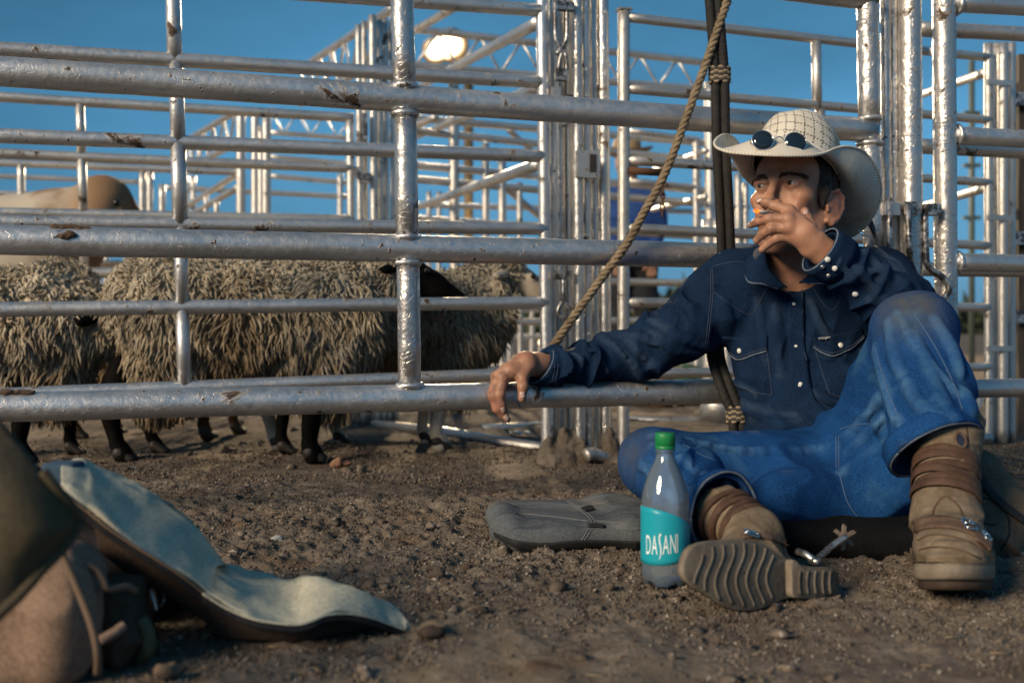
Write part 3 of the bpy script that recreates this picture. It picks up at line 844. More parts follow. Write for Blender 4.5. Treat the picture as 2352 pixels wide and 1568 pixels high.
ml = thing('floodlight_mast', (P(1063, HY, LZ).x, LZ, 0), 'floodlight mast with two glowing lamps above the pens', 'floodlight')
q = P(1070, 160, LZ); v, f = tube([(q.x, LZ + .9, -.02), (q.x, LZ + .9, q.z)], 0.075, 14); mesh_obj('shaft', v, f, mast_m, ml)
v, f = tube([P(1070, 165, LZ) + Vector((0, .9, 0)), P(1036, 112, LZ) + Vector((0, .3, 0)), P(1000, 118, LZ) + Vector((0, .25, 0))], 0.03, 10); mesh_obj('crossarm', v, f, D0, ml)
for (px, py, r) in ((1000, 116, 0.20), (1036, 104, 0.25)):  # lens radius enlarged to take in the imitated glow
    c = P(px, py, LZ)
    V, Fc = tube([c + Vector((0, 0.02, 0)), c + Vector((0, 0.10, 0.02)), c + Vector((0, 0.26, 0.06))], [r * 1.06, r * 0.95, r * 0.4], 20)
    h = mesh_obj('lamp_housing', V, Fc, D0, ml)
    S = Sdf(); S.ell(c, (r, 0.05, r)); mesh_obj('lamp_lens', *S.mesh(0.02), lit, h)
    ld = bpy.data.lights.new('flood_lamp', 'POINT'); ld.energy = 3800; ld.color = (1.0, 0.76, 0.46); ld.shadow_soft_size = 0.05
    lo = bpy.data.objects.new('flood_lamp', ld); COL.objects.link(lo); lo.location = c - Vector((0, 0.06, 0))
# a small far lamp low behind the rails
fl = thing('floodlight', (P(1240, 783, 12).x, 12, 0), 'tiny distant lit lamp seen low behind the hand', 'floodlight')
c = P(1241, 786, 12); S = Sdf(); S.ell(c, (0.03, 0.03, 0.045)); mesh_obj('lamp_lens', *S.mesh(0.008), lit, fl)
v, f = tube([(c.x, 12.03, -0.02), (c.x, 12.03, c.z)], 0.02, 8); mesh_obj('stand', v, f, D0, fl)
# chain hanging on panel C
ch = thing('chain', RC.at(1523, 400), 'short rusty chain hanging from a rail beside the tan rope', 'chain')
for i in range(8):
    c = np.array(RC.at(1524 - i * 0.4, 398 + i * 13, -0.03)); a = np.linspace(0, 2 * np.pi, 15)
    w = np.array([1, 0, 0]) if i % 2 == 0 else np.array([0, 1, 0])
    v, f = tube([c + w * 0.0065 * math.cos(q) + np.array([0, 0, 1]) * 0.0115 * math.sin(q) for q in a], 0.0026, 6)
    mesh_obj('link', v, f, M['rust'], ch)
v, f = tube([RC.at(1447, 392, -.03), RC.at(1532, 397, -.03)], 0.012, 10); mesh_obj('bolt', v, f, M['rust'], ch)
# scrap of paper
m_paper = mat('white paper', (0.75, 0.75, 0.74), 0.8)
c = P(1195, 1000, 3.76); g = np.array([[(c.x - 0.04 + 0.011 * i, c.y - 0.03 + 0.011 * j, 0.006 + 0.012 * abs(math.sin(i * 0.9 + j * 0.5))) for j in range(6)] for i in range(8)])
v, f = shell(g, 0.001); tag(mesh_obj('paper_scrap', v, f, m_paper, None), 'crumpled white paper scrap on the dirt left of the hinge posts', 'litter')
# ---------------------------------------------------------------- the man
def A(px, py, Z): return np.array(P(px, py, Z), dtype=np.float64)

def skin_mat():
    m = mat('weathered skin', (0.36, 0.185, 0.115), 0.48); t = NT(m)
    base = t.mix(t.rng(t.noise(28, 4), 0.35, 0.65), (0.46, 0.25, 0.16), (0.37, 0.18, 0.115))
    red = t.attr('flush'); stub = t.attr('stubble'); grime = t.attr('grime')
    base = t.mix(t.math('MULTIPLY', red, 0.75), base, (0.40, 0.14, 0.095))
    base = t.mix(t.math('MULTIPLY', stub, t.rng(t.noise(700, 2, 0.8), 0.3, 0.6, 0.35, 0.8)), base, (0.09, 0.06, 0.045))
    base = t.mix(t.math('MULTIPLY', grime, t.rng(t.noise(45, 5, 0.7), 0.42, 0.66)), base, (0.10, 0.062, 0.042))
    t.set(Base__Color=base, Subsurface__Weight=0.12, Subsurface__Radius=(0.012, 0.005, 0.003), Subsurface__Scale=0.4, Specular__IOR__Level=0.4)
    t.bump(t.math('ADD', t.noise(420, 3, 0.7), t.math('MULTIPLY', t.noise(90, 3), 0.7)), 0.28, 0.0015)
    return m
M['skin'] = skin_mat()
M['denim'] = cloth('dark indigo denim shirt', (0.0032, 0.0090, 0.024), (0.0078, 0.0225, 0.057), 16, 0.85, 800, ws=0.45, wear=(0.036, 0.062, 0.108))
M['denim_edge'] = cloth('frayed pale denim edge', (0.06, 0.085, 0.13), (0.13, 0.16, 0.21), 60, 0.9, 800)
M['jeans'] = cloth('worn blue jeans', (0.0040, 0.026, 0.092), (0.010, 0.058, 0.185), 9, 0.85, 700, fade=(0.050, 0.140, 0.25), ws=0.4, wear=(0.085, 0.20, 0.36), dust=(0.085, 0.088, 0.078))
M['thread'] = mat('seam thread', (0.030, 0.048, 0.092), 0.8)
M['thread_jean'] = mat('jeans seam thread', (0.06, 0.12, 0.24), 0.8)
M['pearl'] = mat('pearl snap', (0.72, 0.72, 0.70), 0.22)
M['snap_metal'] = mat('snap metal', (0.7, 0.66, 0.58), 0.3, 0.9)
M['hair'] = mat('dark brown hair', (0.018, 0.012, 0.009), 0.55); M['brow'] = mat('brown brow hair', (0.06, 0.034, 0.022), 0.8)
_t = NT(M['hair']); _t.bump(_t.noise(160, 3, vec=_t.mapv((3, 3, 0.7))), 0.9, 0.004)

man = thing('person', A(1880, HY, 2.15) * np.array([1, 1, 0]), 'seated man in a straw hat, denim shirt and blue jeans smoking against the fence', 'person')

# ---- head frame
YAW, PITCH, HS = math.radians(40), math.radians(9), 1.06
HC = np.array([0.611, 2.17, 0.676])
fw = np.array([-math.sin(YAW), -math.cos(YAW), 0]); lf = np.array([math.cos(YAW), -math.sin(YAW), 0]); up = np.array([0, 0, 1.0])
fw2 = fw * math.cos(PITCH) + up * math.sin(PITCH); up2 = up * math.cos(PITCH) - fw * math.sin(PITCH)
HM = np.stack([lf, fw2, up2], 1)                      # columns: his left, forward, up
def hd(x, y, z): return HC + HM @ (np.array([x, y, z]) * HS)
def hr(*r): return np.array(r) * HS

B = Sdf()
# torso and arms under the clothes
SH_R, EL_R, WR_R = A(1680, 655, 2.28), A(1462, 822, 2.325), A(1236, 838, 2.255)
SH_L, EL_L, WR_L = A(2030, 645, 2.29), A(2078, 716, 2.05), A(1893, 580, 1.995)
NB = A(1822, 640, 2.275)
B.ell(A(1850, 745, 2.28), (0.155, 0.09, 0.15), None, 0.04)
B.ell(A(1880, 930, 2.25), (0.135, 0.085, 0.16), None, 0.06)
B.cone(A(1740, 655, 2.29), A(1970, 645, 2.30), 0.045, 0.045, 0.05)
B.chain([SH_R, EL_R, A(1310, 843, 2.285), WR_R], [0.045, 0.028, 0.022, 0.026], 0.03)
B.chain([SH_L, EL_L, WR_L], [0.05, 0.036, 0.026], 0.03)
B.cone(NB, hd(0, -0.028, -0.05), 0.062, 0.055, 0.03)
B.cone(NB + np.array([0, 0.02, -.03]), NB, 0.08, 0.062, 0.04)
# neck muscle, larynx
B.cone(hd(0.045, -0.03, -0.045), NB + np.array([0.0, -0.058, -0.005]), 0.014, 0.011, 0.02)
B.cone(hd(-0.045, -0.03, -0.045), NB + np.array([-0.02, -0.055, -0.005]), 0.014, 0.011, 0.02)
# skull and face
B.ell(hd(0, -0.014, 0.048), hr(.073, .094, .082), HM, 0.02)
B.ell(hd(0, 0.030, 0.050), hr(.060, .056, .052), HM, 0.02)
B.ell(hd(0, 0.022, -0.032), hr(.055, .058, .072), HM, 0.03)
B.ell(hd(0, 0.044, -0.054), hr(.038, .040, .048), HM, 0.03)
for sx in (-1, 1):
    B.cone(hd(sx * .057, -0.010, -.035), hd(sx * .048, 0.0, -.076), .014, .014, .03)
    B.cone(hd(sx * .048, 0.0, -.076), hd(sx * .016, .066, -.104), .014, .014, .03)
    B.ell(hd(sx * .0445, .052, -.008), hr(.019, .022, .014), HM, .03)           # cheekbone
    B.cone(hd(sx * .047, .065, .0285), hd(sx * .012, .086, .0275), .0105, .0115, .014)  # brow ridge
    B.ell(hd(sx * .027, .058, -.036), hr(.016, .016, .022), HM, .02)            # cheek beside mouth
B.ell(hd(0, .071, -.102), hr(.019, .016, .016), HM, .02)                        # chin
B.ell(hd(0, .064, -.056), hr(.026, .026, .026), HM, .02)                        # muzzle
for sx in (-1, 1):
    B.ell(hd(sx * .031, .098, .015), hr(.019, .021, .014), HM, .018, 's')        # eye hollow
    B.ell(hd(sx * .030, .092, -.018), hr(.012, .012, .012), HM, .02, 's')
# nose
B.cone(hd(0, .081, .030), hd(0.001, .108, -.018), .0080, .0092, .010)
B.ell(hd(0.001, .1105, -.025), hr(.0120, .0125, .0112), HM, .008)
for sx in (-1, 1):
    B.ell(hd(sx * .0140, .0955, -.029), hr(.0080, .012, .0085), HM, .006)
    B.ell(hd(sx * .0080, .1030, -.0380), hr(.0048, .0065, .0045), HM, .003, 's')
# eyelids
for sx in (-1, 1):
    e = hd(sx * .032, .0700, .0155)
    B.sph(e, .0145 * HS, .006)
    B.cone(hd(sx * .019, .080, .0225), hd(sx * .045, .0735, .0215), .0034, .0030, .006)   # upper lid fold
    B.ell(hd(sx * .032, .0855, .0148), hr(.0134, .0120, .0042), HM, .0022, 's')
# lips
B.ell(hd(0, .0885, -.0520), hr(.021, .0085, .0055), HM, .006)
B.ell(hd(0, .0865, -.0625), hr(.019, .0090, .0065), HM, .006)
B.cone(hd(-.022, .084, -.0570), hd(.022, .084, -.0570), .0022, .0022, .004, 's')
# ears
for sx in (-1, 1):
    ex = 0.0 if sx > 0 else 0.013
    EA = Matrix.Rotation(sx * math.radians(22), 3, 'Z'); ER = HM @ np.array(EA)
    B.ell(hd(sx * (.0765 - ex), -.018, -.014), hr(.0065, .020, .0300), ER, .006)
    pts = [hd(sx * (.0735 - ex + .015 * q[2]), q[0] * 1.25 + .006, q[1] * 1.1 - .013) for q in ((-.004, .010, 0), (-.008, .025, .3), (-.022, .031, .8), (-.036, .022, 1.1), (-.038, .002, 1.1), (-.030, -.018, .8), (-.017, -.031, .4), (-.008, -.028, .1))]
    B.chain(pts, [.0036, .004, .0045, .0045, .004, .0042, .0062, .005], .004)
    B.ell(hd(sx * (.0805 - ex), -.021, -.013), hr(.0052, .022, .031), ER, .006)
    B.ell(hd(sx * (.0935 - ex), -.012, -.016), hr(.009, .0095, .0125), HM, .006, 's')
    B.cone(hd(sx * .0765, .002, -.016), hd(sx * .077, .000, -.024), .0045, .004, .004)   # tragus

# ---- smoking hand (his left)
def finger(S, pts, rs, k=0.005): S.chain([A(*q) for q in pts], rs, k)
B.chain([WR_L, A(1868, 561, 1.99), A(1848, 538, 1.985)], [0.027, 0.029, 0.027], 0.012, flat=(A(1868, 561, 1.9) - A(1868, 561, 2.0), 1.35))
# palm: one wedge from wrist to each knuckle
KN = [(1812, 486, 2.005), (1808, 504, 1.992), (1813, 524, 1.990), (1822, 543, 1.996)]
for q, r in zip(KN, (.0125, .0130, .0122, .0110)):
    B.cone(A(1866, 556, 1.994), A(*q), 0.019, r, 0.012)
B.ell(A(1834, 527, 2.002), (0.026, 0.015, 0.030), None, 0.014)
finger(B, [KN[0], (1782, 473, 2.016), (1760, 465, 2.024), (1743, 462, 2.034)], [.0120, .0098, .0086, .0072], .006)
finger(B, [KN[1], (1766, 503, 2.000), (1741, 509, 2.018), (1725, 517, 2.030)], [.0122, .0100, .0088, .0074], .006)
finger(B, [KN[2], (1772, 525, 1.998), (1752, 537, 2.018), (1738, 552, 2.030)], [.0120, .0102, .0090, .0078], .006)
finger(B, [KN[3], (1784, 547, 2.004), (1764, 560, 2.018), (1750, 573, 2.026)], [.0108, .0090, .0080, .0070], .006)
for q, r in zip(KN, (.0126, .0134, .0126, .0112)): B.sph(A(*q) + np.array([0, -0.003, 0.001]), r * 0.92, 0.008)
B.chain([A(1858, 550, 2.006), A(1862, 522, 2.018), A(1852, 501, 2.024), A(1848, 486, 2.028)], [.019, .0125, .0110, .0090], 0.010)
# ---- resting hand (his right), hanging over the rail
B.chain([WR_R, A(1210, 836, 2.235)], [0.026, 0.027], 0.012, flat=((0, 1, 0.2), 0.8))
KR = [(1156, 868, 2.190), (1146, 866, 2.205), (1142, 866, 2.228), (1143, 870, 2.250)]
for q, r in zip(KR, (.0130, .0130, .0122, .0112)):
    B.cone(A(1206, 836, 2.225), A(*q), 0.021, r, 0.014)
B.ell(A(1176, 850, 2.205), (0.026, 0.026, 0.020), None, 0.014)
finger(B, [KR[0], (1148, 905, 2.176), (1151, 928, 2.178), (1158, 944, 2.182)], [.0124, .0106, .0096, .0080], .006)
finger(B, [KR[1], (1132, 908, 2.178), (1142, 938, 2.180), (1165, 963, 2.186)], [.0126, .0110, .0098, .0080], .006)
finger(B, [KR[2], (1131, 902, 2.196), (1140, 930, 2.186), (1156, 946, 2.192)], [.0120, .0102, .0092, .0078], .006)
finger(B, [KR[3], (1136, 900, 2.214), (1144, 922, 2.200), (1156, 934, 2.200)], [.0108, .0092, .0084, .0072], .006)
B.chain([A(1210, 842, 2.212), A(1200, 866, 2.192), A(1201, 888, 2.178), A(1199, 914, 2.174)], [.0205, .0135, .0118, .0092], 0.010)
for q, r in zip(KR, (.0128, .0130, .0122, .0110)): B.sph(A(*q) + np.array([-.002, -.002, 0.002]), r * 0.9, 0.008)
B.warp(lambda p, d: d + 0.0006 * noise3(p, 70.0), (-2, 0, -1), (3, 4, 2))
bv, bq = B.mesh(0.0019)
body = mesh_obj('body', bv, bq, M['skin'], man)
# coloured regions of the skin, in head coordinates
loc = ((bv - HC) @ HM) / HS
def gaus(c, s): return np.exp(-(((loc - np.array(c)) / np.array(s)) ** 2).sum(1))
stub = np.clip(gaus((0, .075, -.085), (.045, .04, .032)) * 1.2 + gaus((0, .09, -.043), (.03, .02, .008)) + gaus((.05, .02, -.075), (.02, .05, .03)) + gaus((-.05, .02, -.075), (.02, .05, .03)) + 0.6 * gaus((0, .03, -.125), (.05, .05, .02)), 0, 1)
lips = gaus((0, .09, -.057), (.02, .014, .0085))
flush = np.clip(lips * 1.2 + 0.5 * gaus((0, .108, -.022), (.016, .02, .014)) + 0.25 * (gaus((.045, .06, -.02), (.022, .03, .02)) + gaus((-.045, .06, -.02), (.022, .03, .02))) + 0.7 * (gaus((.082, -.02, 0), (.015, .03, .04))), 0, 1)
hand_d = np.minimum(np.linalg.norm(bv - A(1150, 900, 2.19), axis=1), np.linalg.norm(bv - A(1750, 520, 2.03), axis=1) * 1.3)
grime = np.clip(1.1 - hand_d / 0.10, 0, 0.75)
flush = np.maximum(flush, np.clip(0.9 - np.linalg.norm(bv - A(1145, 930, 2.18), axis=1) / 0.05, 0, 0.6))
for nm, arr in (('stubble', stub * (1 - np.clip(lips * 1.5, 0, 1))), ('flush', flush), ('grime', grime)):
    at_ = body.data.attributes.new(nm, 'FLOAT', 'POINT'); at_.data.foreach_set('value', arr.astype(np.float32))
BODY_BVH = BVHTree.FromPolygons([tuple(x) for x in bv], [tuple(x) for x in bq])

def bvh_of(o):
    v = np.array([x.co for x in o.data.vertices]) + worg(o)
    return BVHTree.FromPolygons([tuple(x) for x in v], [tuple(f.vertices) for f in o.data.polygons])
CAMV = Vector((0, 0, CAM_H))
def drape(bvh, px, py, lift=0.0):
    d = (P(px, py, 2.0) - CAMV).normalized()
    h, n, i, dist = bvh.ray_cast(CAMV, d)
    if h is None: return None, None
    if n.dot(d) > 0: n = -n
    return h + n * lift, n

# eyes
M['sclera'] = mat('eye white', (0.36, 0.30, 0.27), 0.15); M['iris'] = mat('brown iris', (0.035, 0.017, 0.009), 0.1); M['pupil'] = mat('pupil', (0.004, 0.004, 0.004), 0.08)
gaze = HM @ np.array([-0.22, 1.0, 0.0]); gaze /= np.linalg.norm(gaze)
gu = np.cross(gaze, up); gu /= np.linalg.norm(gu); gv = np.cross(gu, gaze)
for sx in (-1, 1):
    e = hd(sx * .032, .0700, .0155); r = .0128 * HS
    th = np.concatenate([[0.0001, .08, .155, .165, .28, .40, .44, .45], np.linspace(.6, np.pi - 1e-3, 12)])
    V = [e + r * (gaze * math.cos(a) + (gu * math.cos(b) + gv * math.sin(b)) * math.sin(a)) for a in th for b in np.linspace(0, 2 * np.pi, 24, endpoint=False)]
    o = mesh_obj('eye', V, grid_faces(len(th), 24, True), M['sclera'], man)
    o.data.materials.append(M['iris']); o.data.materials.append(M['pupil'])
    for i, pl in enumerate(o.data.polygons):
        k = i // 24; pl.material_index = 2 if k < 3 else (1 if k < 7 else 0)
# eyebrows: short hairs lying on the brow ridge
def hairs(name, curve, n, width, ln, mt, seed, dirv, lift=0.0005):
    R = np.random.RandomState(seed); mb = MB()
    for i in range(n):
        u = R.rand(); c = spline(curve, 40)[min(39, int(u * 40))]
        w = width * (1.0 - abs(u - 0.45) * 0.9)
        q = c + up2 * (R.randn() * w * 0.42)
        h, nrm, _, _ = BODY_BVH.find_nearest(Vector(q))
        d = np.array(dirv(u)) + R.randn(3) * 0.22; d -= np.array(nrm) * d.dot(nrm); d /= np.linalg.norm(d)
        a = np.array(h) + np.array(nrm) * lift; b = a + d * ln * (0.7 + 0.6 * R.rand()) + np.array(nrm) * 0.0022
        v, f = tube([a, (a + b) / 2 + np.array(nrm) * .0008, b], [.00062, .00055, .0002], 4, False)
        mb.add(v, f)
    return mb.build(name, mt, man)
for sx in (-1, 1):
    cv = [hd(sx * .012, .094, .0255), hd(sx * .026, .090, .0300), hd(sx * .040, .080, .0315), hd(sx * .053, .066, .0265)]
    hairs('eyebrow', cv, 210, .0056, .0080, M['brow'], 31 + sx, lambda u, s=sx: HM @ np.array([s * (0.5 + u), -0.3 * u, 0.7 - 1.0 * u]))
# hair: cap of dark hair below the hat, short at the sides
S = Sdf()
S.ell(hd(0, -0.018, 0.046), hr(.081, .099, .088), HM, 0.01)
S.cone(hd(.0735, .010, .02), hd(.0700, .014, -.022), .011, .005, .01)
S.ell(hd(0, -.070, -.045), hr(.055, .040, .05), HM, 0.03)
pc_, pn_ = hd(0, .028, .02), HM @ np.array([0, 1, -.35]); pn_ /= np.linalg.norm(pn_)
def halfspace(S, c, n, lo, hi, k=0.004):
    c = _v(c); n = _v(n) / np.linalg.norm(n)
    return S._op(lambda p: -((p - c) @ n), lo, hi, 's', k)
halfspace(S, pc_, pn_, HC - .3, HC + .3, .012)
S.ell(hd(0, .05, -.01), hr(.0685, .075, .065), HM, .006, 's')
halfspace(S, hd(0, 0, -.075), HM @ np.array([0, .5, -1]), HC - .3, HC + .3)
S.warp(lambda p, d: d + 0.003 * noise3(p @ (HM * np.array([1, 1, .3])).astype(np.float32), 130.0), HC - .3, HC + .3)
for sx in (-1, 1): S.ell(hd(sx * .082, -.020, -.012), hr(.02, .025, .034), HM, .006, 's')
S.build('hair', 0.003, M['hair'], man)

# fingernails
M['nail'] = mat('fingernail', (0.52, 0.36, 0.30), 0.25)
def nail(px, py, w, h, ang):
    hit, n = drape(BODY_BVH, px, py, 0.0004)
    if hit is None: return
    n = np.array(n); d = np.array([math.sin(ang), 0, -math.cos(ang)]); d -= n * d.dot(n); d /= np.linalg.norm(d); s = np.cross(n, d)
    g = np.array([[np.array(hit) + s * (u * w) + d * (v * h * math.sqrt(max(0.05, 1 - .55 * u * u * (v > 0)))) - n * (u * u * w * .5) for v in np.linspace(-1, 1, 6)] for u in np.linspace(-1, 1, 7)])
    v, f = shell(g + n * .0006, 0.0012); mesh_obj('fingernail', v, f, M['nail'], man)
nail(1200, 907, .0058, .0068, 0.05); nail(1156, 941, .0045, .0060, 0.4); nail(1163, 959, .0050, .0060, 0.8); nail(1744, 460, .0042, .0058, -1.3); nail(1850, 488, .005, .006, 3.1)

# ---- shirt
def fold(p, axis, f1, f2, seed=0.0):
    """ridged noise stretched along a direction: high frequency along axis, low across it"""
    a = _v(axis); a /= np.linalg.norm(a)
    t = p @ a
    q = p * f2 + (t * (f1 - f2))[..., None] * a + seed
    n = noise3(q, 1.0)
    return 1.7 * (1 - np.abs(n)) ** 3 - 0.75
CREASE_PTS = []
def wear_attr(o):
    """worn, paler cloth along the standing creases"""
    from mathutils.kdtree import KDTree
    c = np.array(CREASE_PTS); c = np.concatenate([c, (c[:-1] + c[1:])[np.linalg.norm(c[1:] - c[:-1], axis=1) < .06] / 2])
    kd = KDTree(len(c))
    for i, q in enumerate(c): kd.insert(q, i)
    kd.balance(); w_ = worg(o)
    d = np.array([kd.find(Vector(np.array(v.co) + w_))[2] for v in o.data.vertices])
    o.data.attributes.new('wear', 'FLOAT', 'POINT').data.foreach_set('value', np.clip(1.15 - d / .013, 0, 1).astype(np.float32))
    CREASE_PTS.clear()
def creases(S, lines, r, h, rough=.0068):
    """soft cloth ridges along lines seen in the photograph, raised on the garment sculpted so far"""
    v, q = S.mesh(rough); b = BVHTree.FromPolygons([tuple(x) for x in v], [tuple(x) for x in q])
    for L_ in lines:
        c, n_ = drape_curve(b, L_, 12)
        if len(c) < 4: continue
        c = c - n_ * (r - h); m_ = len(c)
        w = np.sin(np.linspace(.25, np.pi - .25, m_)) ** .7
        CREASE_PTS.extend([c[i] + n_[i] * (r - h) for i in range(m_)])
        for i in range(m_ - 1): S.cone(c[i] - n_[i] * h * (1 - w[i]), c[i + 1] - n_[i + 1] * h * (1 - w[i + 1]), r, r, .009)
def drape_curve(bvh, pts, n=40, lift=0.0):
    out, nn = [], []
    for q in spline([(x, y, 0) for x, y in pts], n):
        h, nr = drape(bvh, q[0], q[1], lift)
        if h is not None:
            if out and (np.linalg.norm(np.array(h) - out[-1]) > 0.06): continue
            out.append(np.array(h)); nn.append(np.array(nr))
    return np.array(out), np.array(nn)
S = Sdf()
CH, BE, WA = A(1850, 748, 2.285), A(1872, 900, 2.255), A(1890, 1010, 2.215)
S.ell(CH, (0.185, 0.118, 0.165), None, 0.04)
S.ell(BE, (0.172, 0.118, 0.135), None, 0.06)
S.ell(WA, (0.165, 0.125, 0.10), None, 0.05)
S.cone(A(1700, 650, 2.29), A(2010, 636, 2.30), 0.068, 0.068, 0.05)
S.cone(A(1780, 615, 2.30), A(1880, 612, 2.31), 0.068, 0.068, 0.05)
S.chain([A(1690, 662, 2.28), A(1560, 765, 2.30), A(1456, 813, 2.325), A(1350, 836, 2.305), A(1284, 842, 2.278), A(1236, 842, 2.258)], [.082, .076, .062, .050, .043, .044], 0.03)
S.chain([A(2022, 655, 2.29), A(2056, 690, 2.17), EL_L, A(1990, 652, 2.02), A(1930, 606, 2.0), A(1880, 571, 1.99)], [.084, .078, .064, .054, .046, .047], 0.025)
def shirt_wrinkle(p, d):
    w = 0
    out = d
    ax_r = A(1236, 842, 2.26) - A(1456, 813, 2.325); ax_u = A(1456, 813, 2.325) - A(1690, 662, 2.28)
    # right sleeve, bunched at the elbow and forearm
    m1 = np.exp(-((p[..., 0] - 0.17) / 0.15) ** 2) * (p[..., 2] < 0.50)
    out = out - 0.0125 * m1 * fold(p, ax_r + np.array([0, 0, 0.12]), 26, 9, 3.0)
    m2 = np.exp(-((p[..., 0] - 0.38) / 0.14) ** 2)
    out = out - 0.0105 * m2 * fold(p, ax_u * np.array([1, 1, -0.5]), 15, 6, 8.0)
    # left sleeve
    ml = np.exp(-(((p[..., 1] - 2.03) / 0.13) ** 2)) * (p[..., 2] > 0.33)
    out = out - 0.0085 * ml * fold(p, np.array([-0.9, 0, 0.5]), 24, 8, 5.0)
    # chest and belly
    mc = np.clip((2.30 - p[..., 1]) / 0.08, 0, 1) * (1 - np.clip(m1 + ml, 0, 1))
    lowr = np.clip((0.42 - p[..., 2]) / 0.12, 0, 1)
    out = out - 0.0090 * mc * fold(p, np.array([0.75, 0, 0.55]), 13, 5, 1.0) - 0.0110 * mc * lowr * fold(p, np.array([0.15, 0, 1.0]), 20, 5, 2.0)
    return out + 0.0016 * noise3(p, 26.0)
creases(S, [[(1380, 775), (1420, 800), (1460, 850), (1480, 870)], [(1430, 750), (1450, 790), (1500, 840), (1535, 850)], [(1350, 795), (1380, 820), (1400, 860)], [(1318, 806), (1335, 830), (1325, 866)], [(1480, 720), (1540, 760), (1600, 790), (1640, 800)], [(1500, 765), (1560, 802), (1610, 815)], [(1560, 690), (1600, 725), (1625, 770)], [(1300, 808), (1310, 835), (1300, 868)], [(1410, 770), (1470, 775), (1520, 790)],
    [(1960, 562), (2010, 600), (2040, 640)], [(1980, 640), (2020, 620), (2060, 640), (2090, 680)], [(1950, 604), (1990, 640), (2020, 680)], [(2040, 600), (2080, 640), (2105, 680)], [(2000, 690), (2040, 690), (2075, 710)], [(1925, 596), (1950, 630), (1960, 650)], [(2010, 570), (2060, 600), (2090, 640)],
    [(1740, 690), (1750, 760), (1760, 830)], [(1782, 700), (1787, 780), (1792, 860)], [(1862, 690), (1885, 740), (1900, 765)], [(1700, 925), (1770, 947), (1830, 950)], [(1720, 962), (1790, 975), (1850, 962)], [(1872, 905), (1930, 930), (1985, 925)], [(1890, 952), (1940, 965), (1990, 950)], [(1652, 835), (1690, 880), (1730, 905)], [(1660, 690), (1665, 740), (1668, 765)]], 0.0080, .0072)
S.warp(shirt_wrinkle, (-0.6, 1.7, -.2), (1.6, 2.7, 1.1))
# openings: cuffs and neck
cr = A(1236, 842, 2.258) - A(1284, 842, 2.278); cr /= np.linalg.norm(cr)
halfspace(S, A(1238, 842, 2.259), cr + np.array([.25, 0, .35]), A(1236, 842, 2.258) - .075, A(1236, 842, 2.258) + .09)
S.cone(A(1262, 842, 2.268), A(1200, 840, 2.24), 0.030, 0.040, 0.004, 's')
cl = A(1880, 571, 1.99) - A(1930, 606, 2.0); cl /= np.linalg.norm(cl)
halfspace(S, A(1884, 574, 1.99), cl, A(1880, 571, 1.99) - .085, A(1880, 571, 1.99) + .085)
S.cone(A(1925, 603, 2.0), A(1850, 550, 1.985), 0.036, 0.042, 0.004, 's')
S.cone(NB + np.array([0, .03, -.05]), hd(0, -.02, -.06), 0.064, 0.082, 0.01, 's')
S.cone(A(1812, 652, 2.10), A(1800, 600, 2.13), 0.004, 0.045, 0.008, 's')
shirt = S.build('shirt', 0.0032, M['denim'], man)
SHIRT = bvh_of(shirt); wear_attr(shirt)

def drape_curve(bvh, pts, n=40, lift=0.0):
    out, nn = [], []
    for q in spline([(x, y, 0) for x, y in pts], n):
        h, nr = drape(bvh, q[0], q[1], lift)
        if h is not None:
            if out and (np.linalg.norm(np.array(h) - out[-1]) > 0.06): continue
            out.append(np.array(h)); nn.append(np.array(nr))
    return np.array(out), np.array(nn)
def seam(bvh, parent, pts, m, r=0.0009, n=50, name='seam', lift=0.0):
    c, _ = drape_curve(bvh, pts, n, lift)
    if len(c) > 3:
        v, f = tube(c, r, 6); return mesh_obj(name, v, f, m, parent)
def strip(bvh, parent, edge0, edge1, m, thick=0.0035, n=40, k=7, name='strip', lift=0.0025):
    """cloth strip lying on a garment between two polylines"""
    e0 = spline([(x, y, 0) for x, y in edge0], n); e1 = spline([(x, y, 0) for x, y in edge1], n)
    G = []
    last = None
    for i in range(n):
        row = []
        for j in range(k):
            q = e0[i] + (e1[i] - e0[i]) * j / (k - 1)
            h, nr = drape(bvh, q[0], q[1], lift)
            if h is None: h = last if last is not None else P(q[0], q[1], 2.15)
            last = h
            row.append(np.array(h))
        G.append(row)
    v, f = shell(np.array(G)[:, ::-1], thick)
    return mesh_obj(name, v, f, m, parent)
def button(bvh, parent, px, py, r, m, name='snap_button', lift=0.002):
    h, n = drape(bvh, px, py, lift)
    if h is None: return
    n = np.array(n); u = np.cross(n, (0.1, 0.2, 1)); u /= np.linalg.norm(u); w = np.cross(n, u)
    V = []; prof = [(r * 0.98, -0.003), (r, 0.0), (r * 0.86, r * 0.28), (r * 0.5, r * 0.42), (r * 0.02, r * 0.48)]
    for rr, z in prof:
        for a in np.linspace(0, 2 * np.pi, 16, endpoint=False): V.append(np.array(h) + (u * math.cos(a) + w * math.sin(a)) * rr + n * z)
    mesh_obj(name, V, grid_faces(len(prof), 16, True), m, parent)

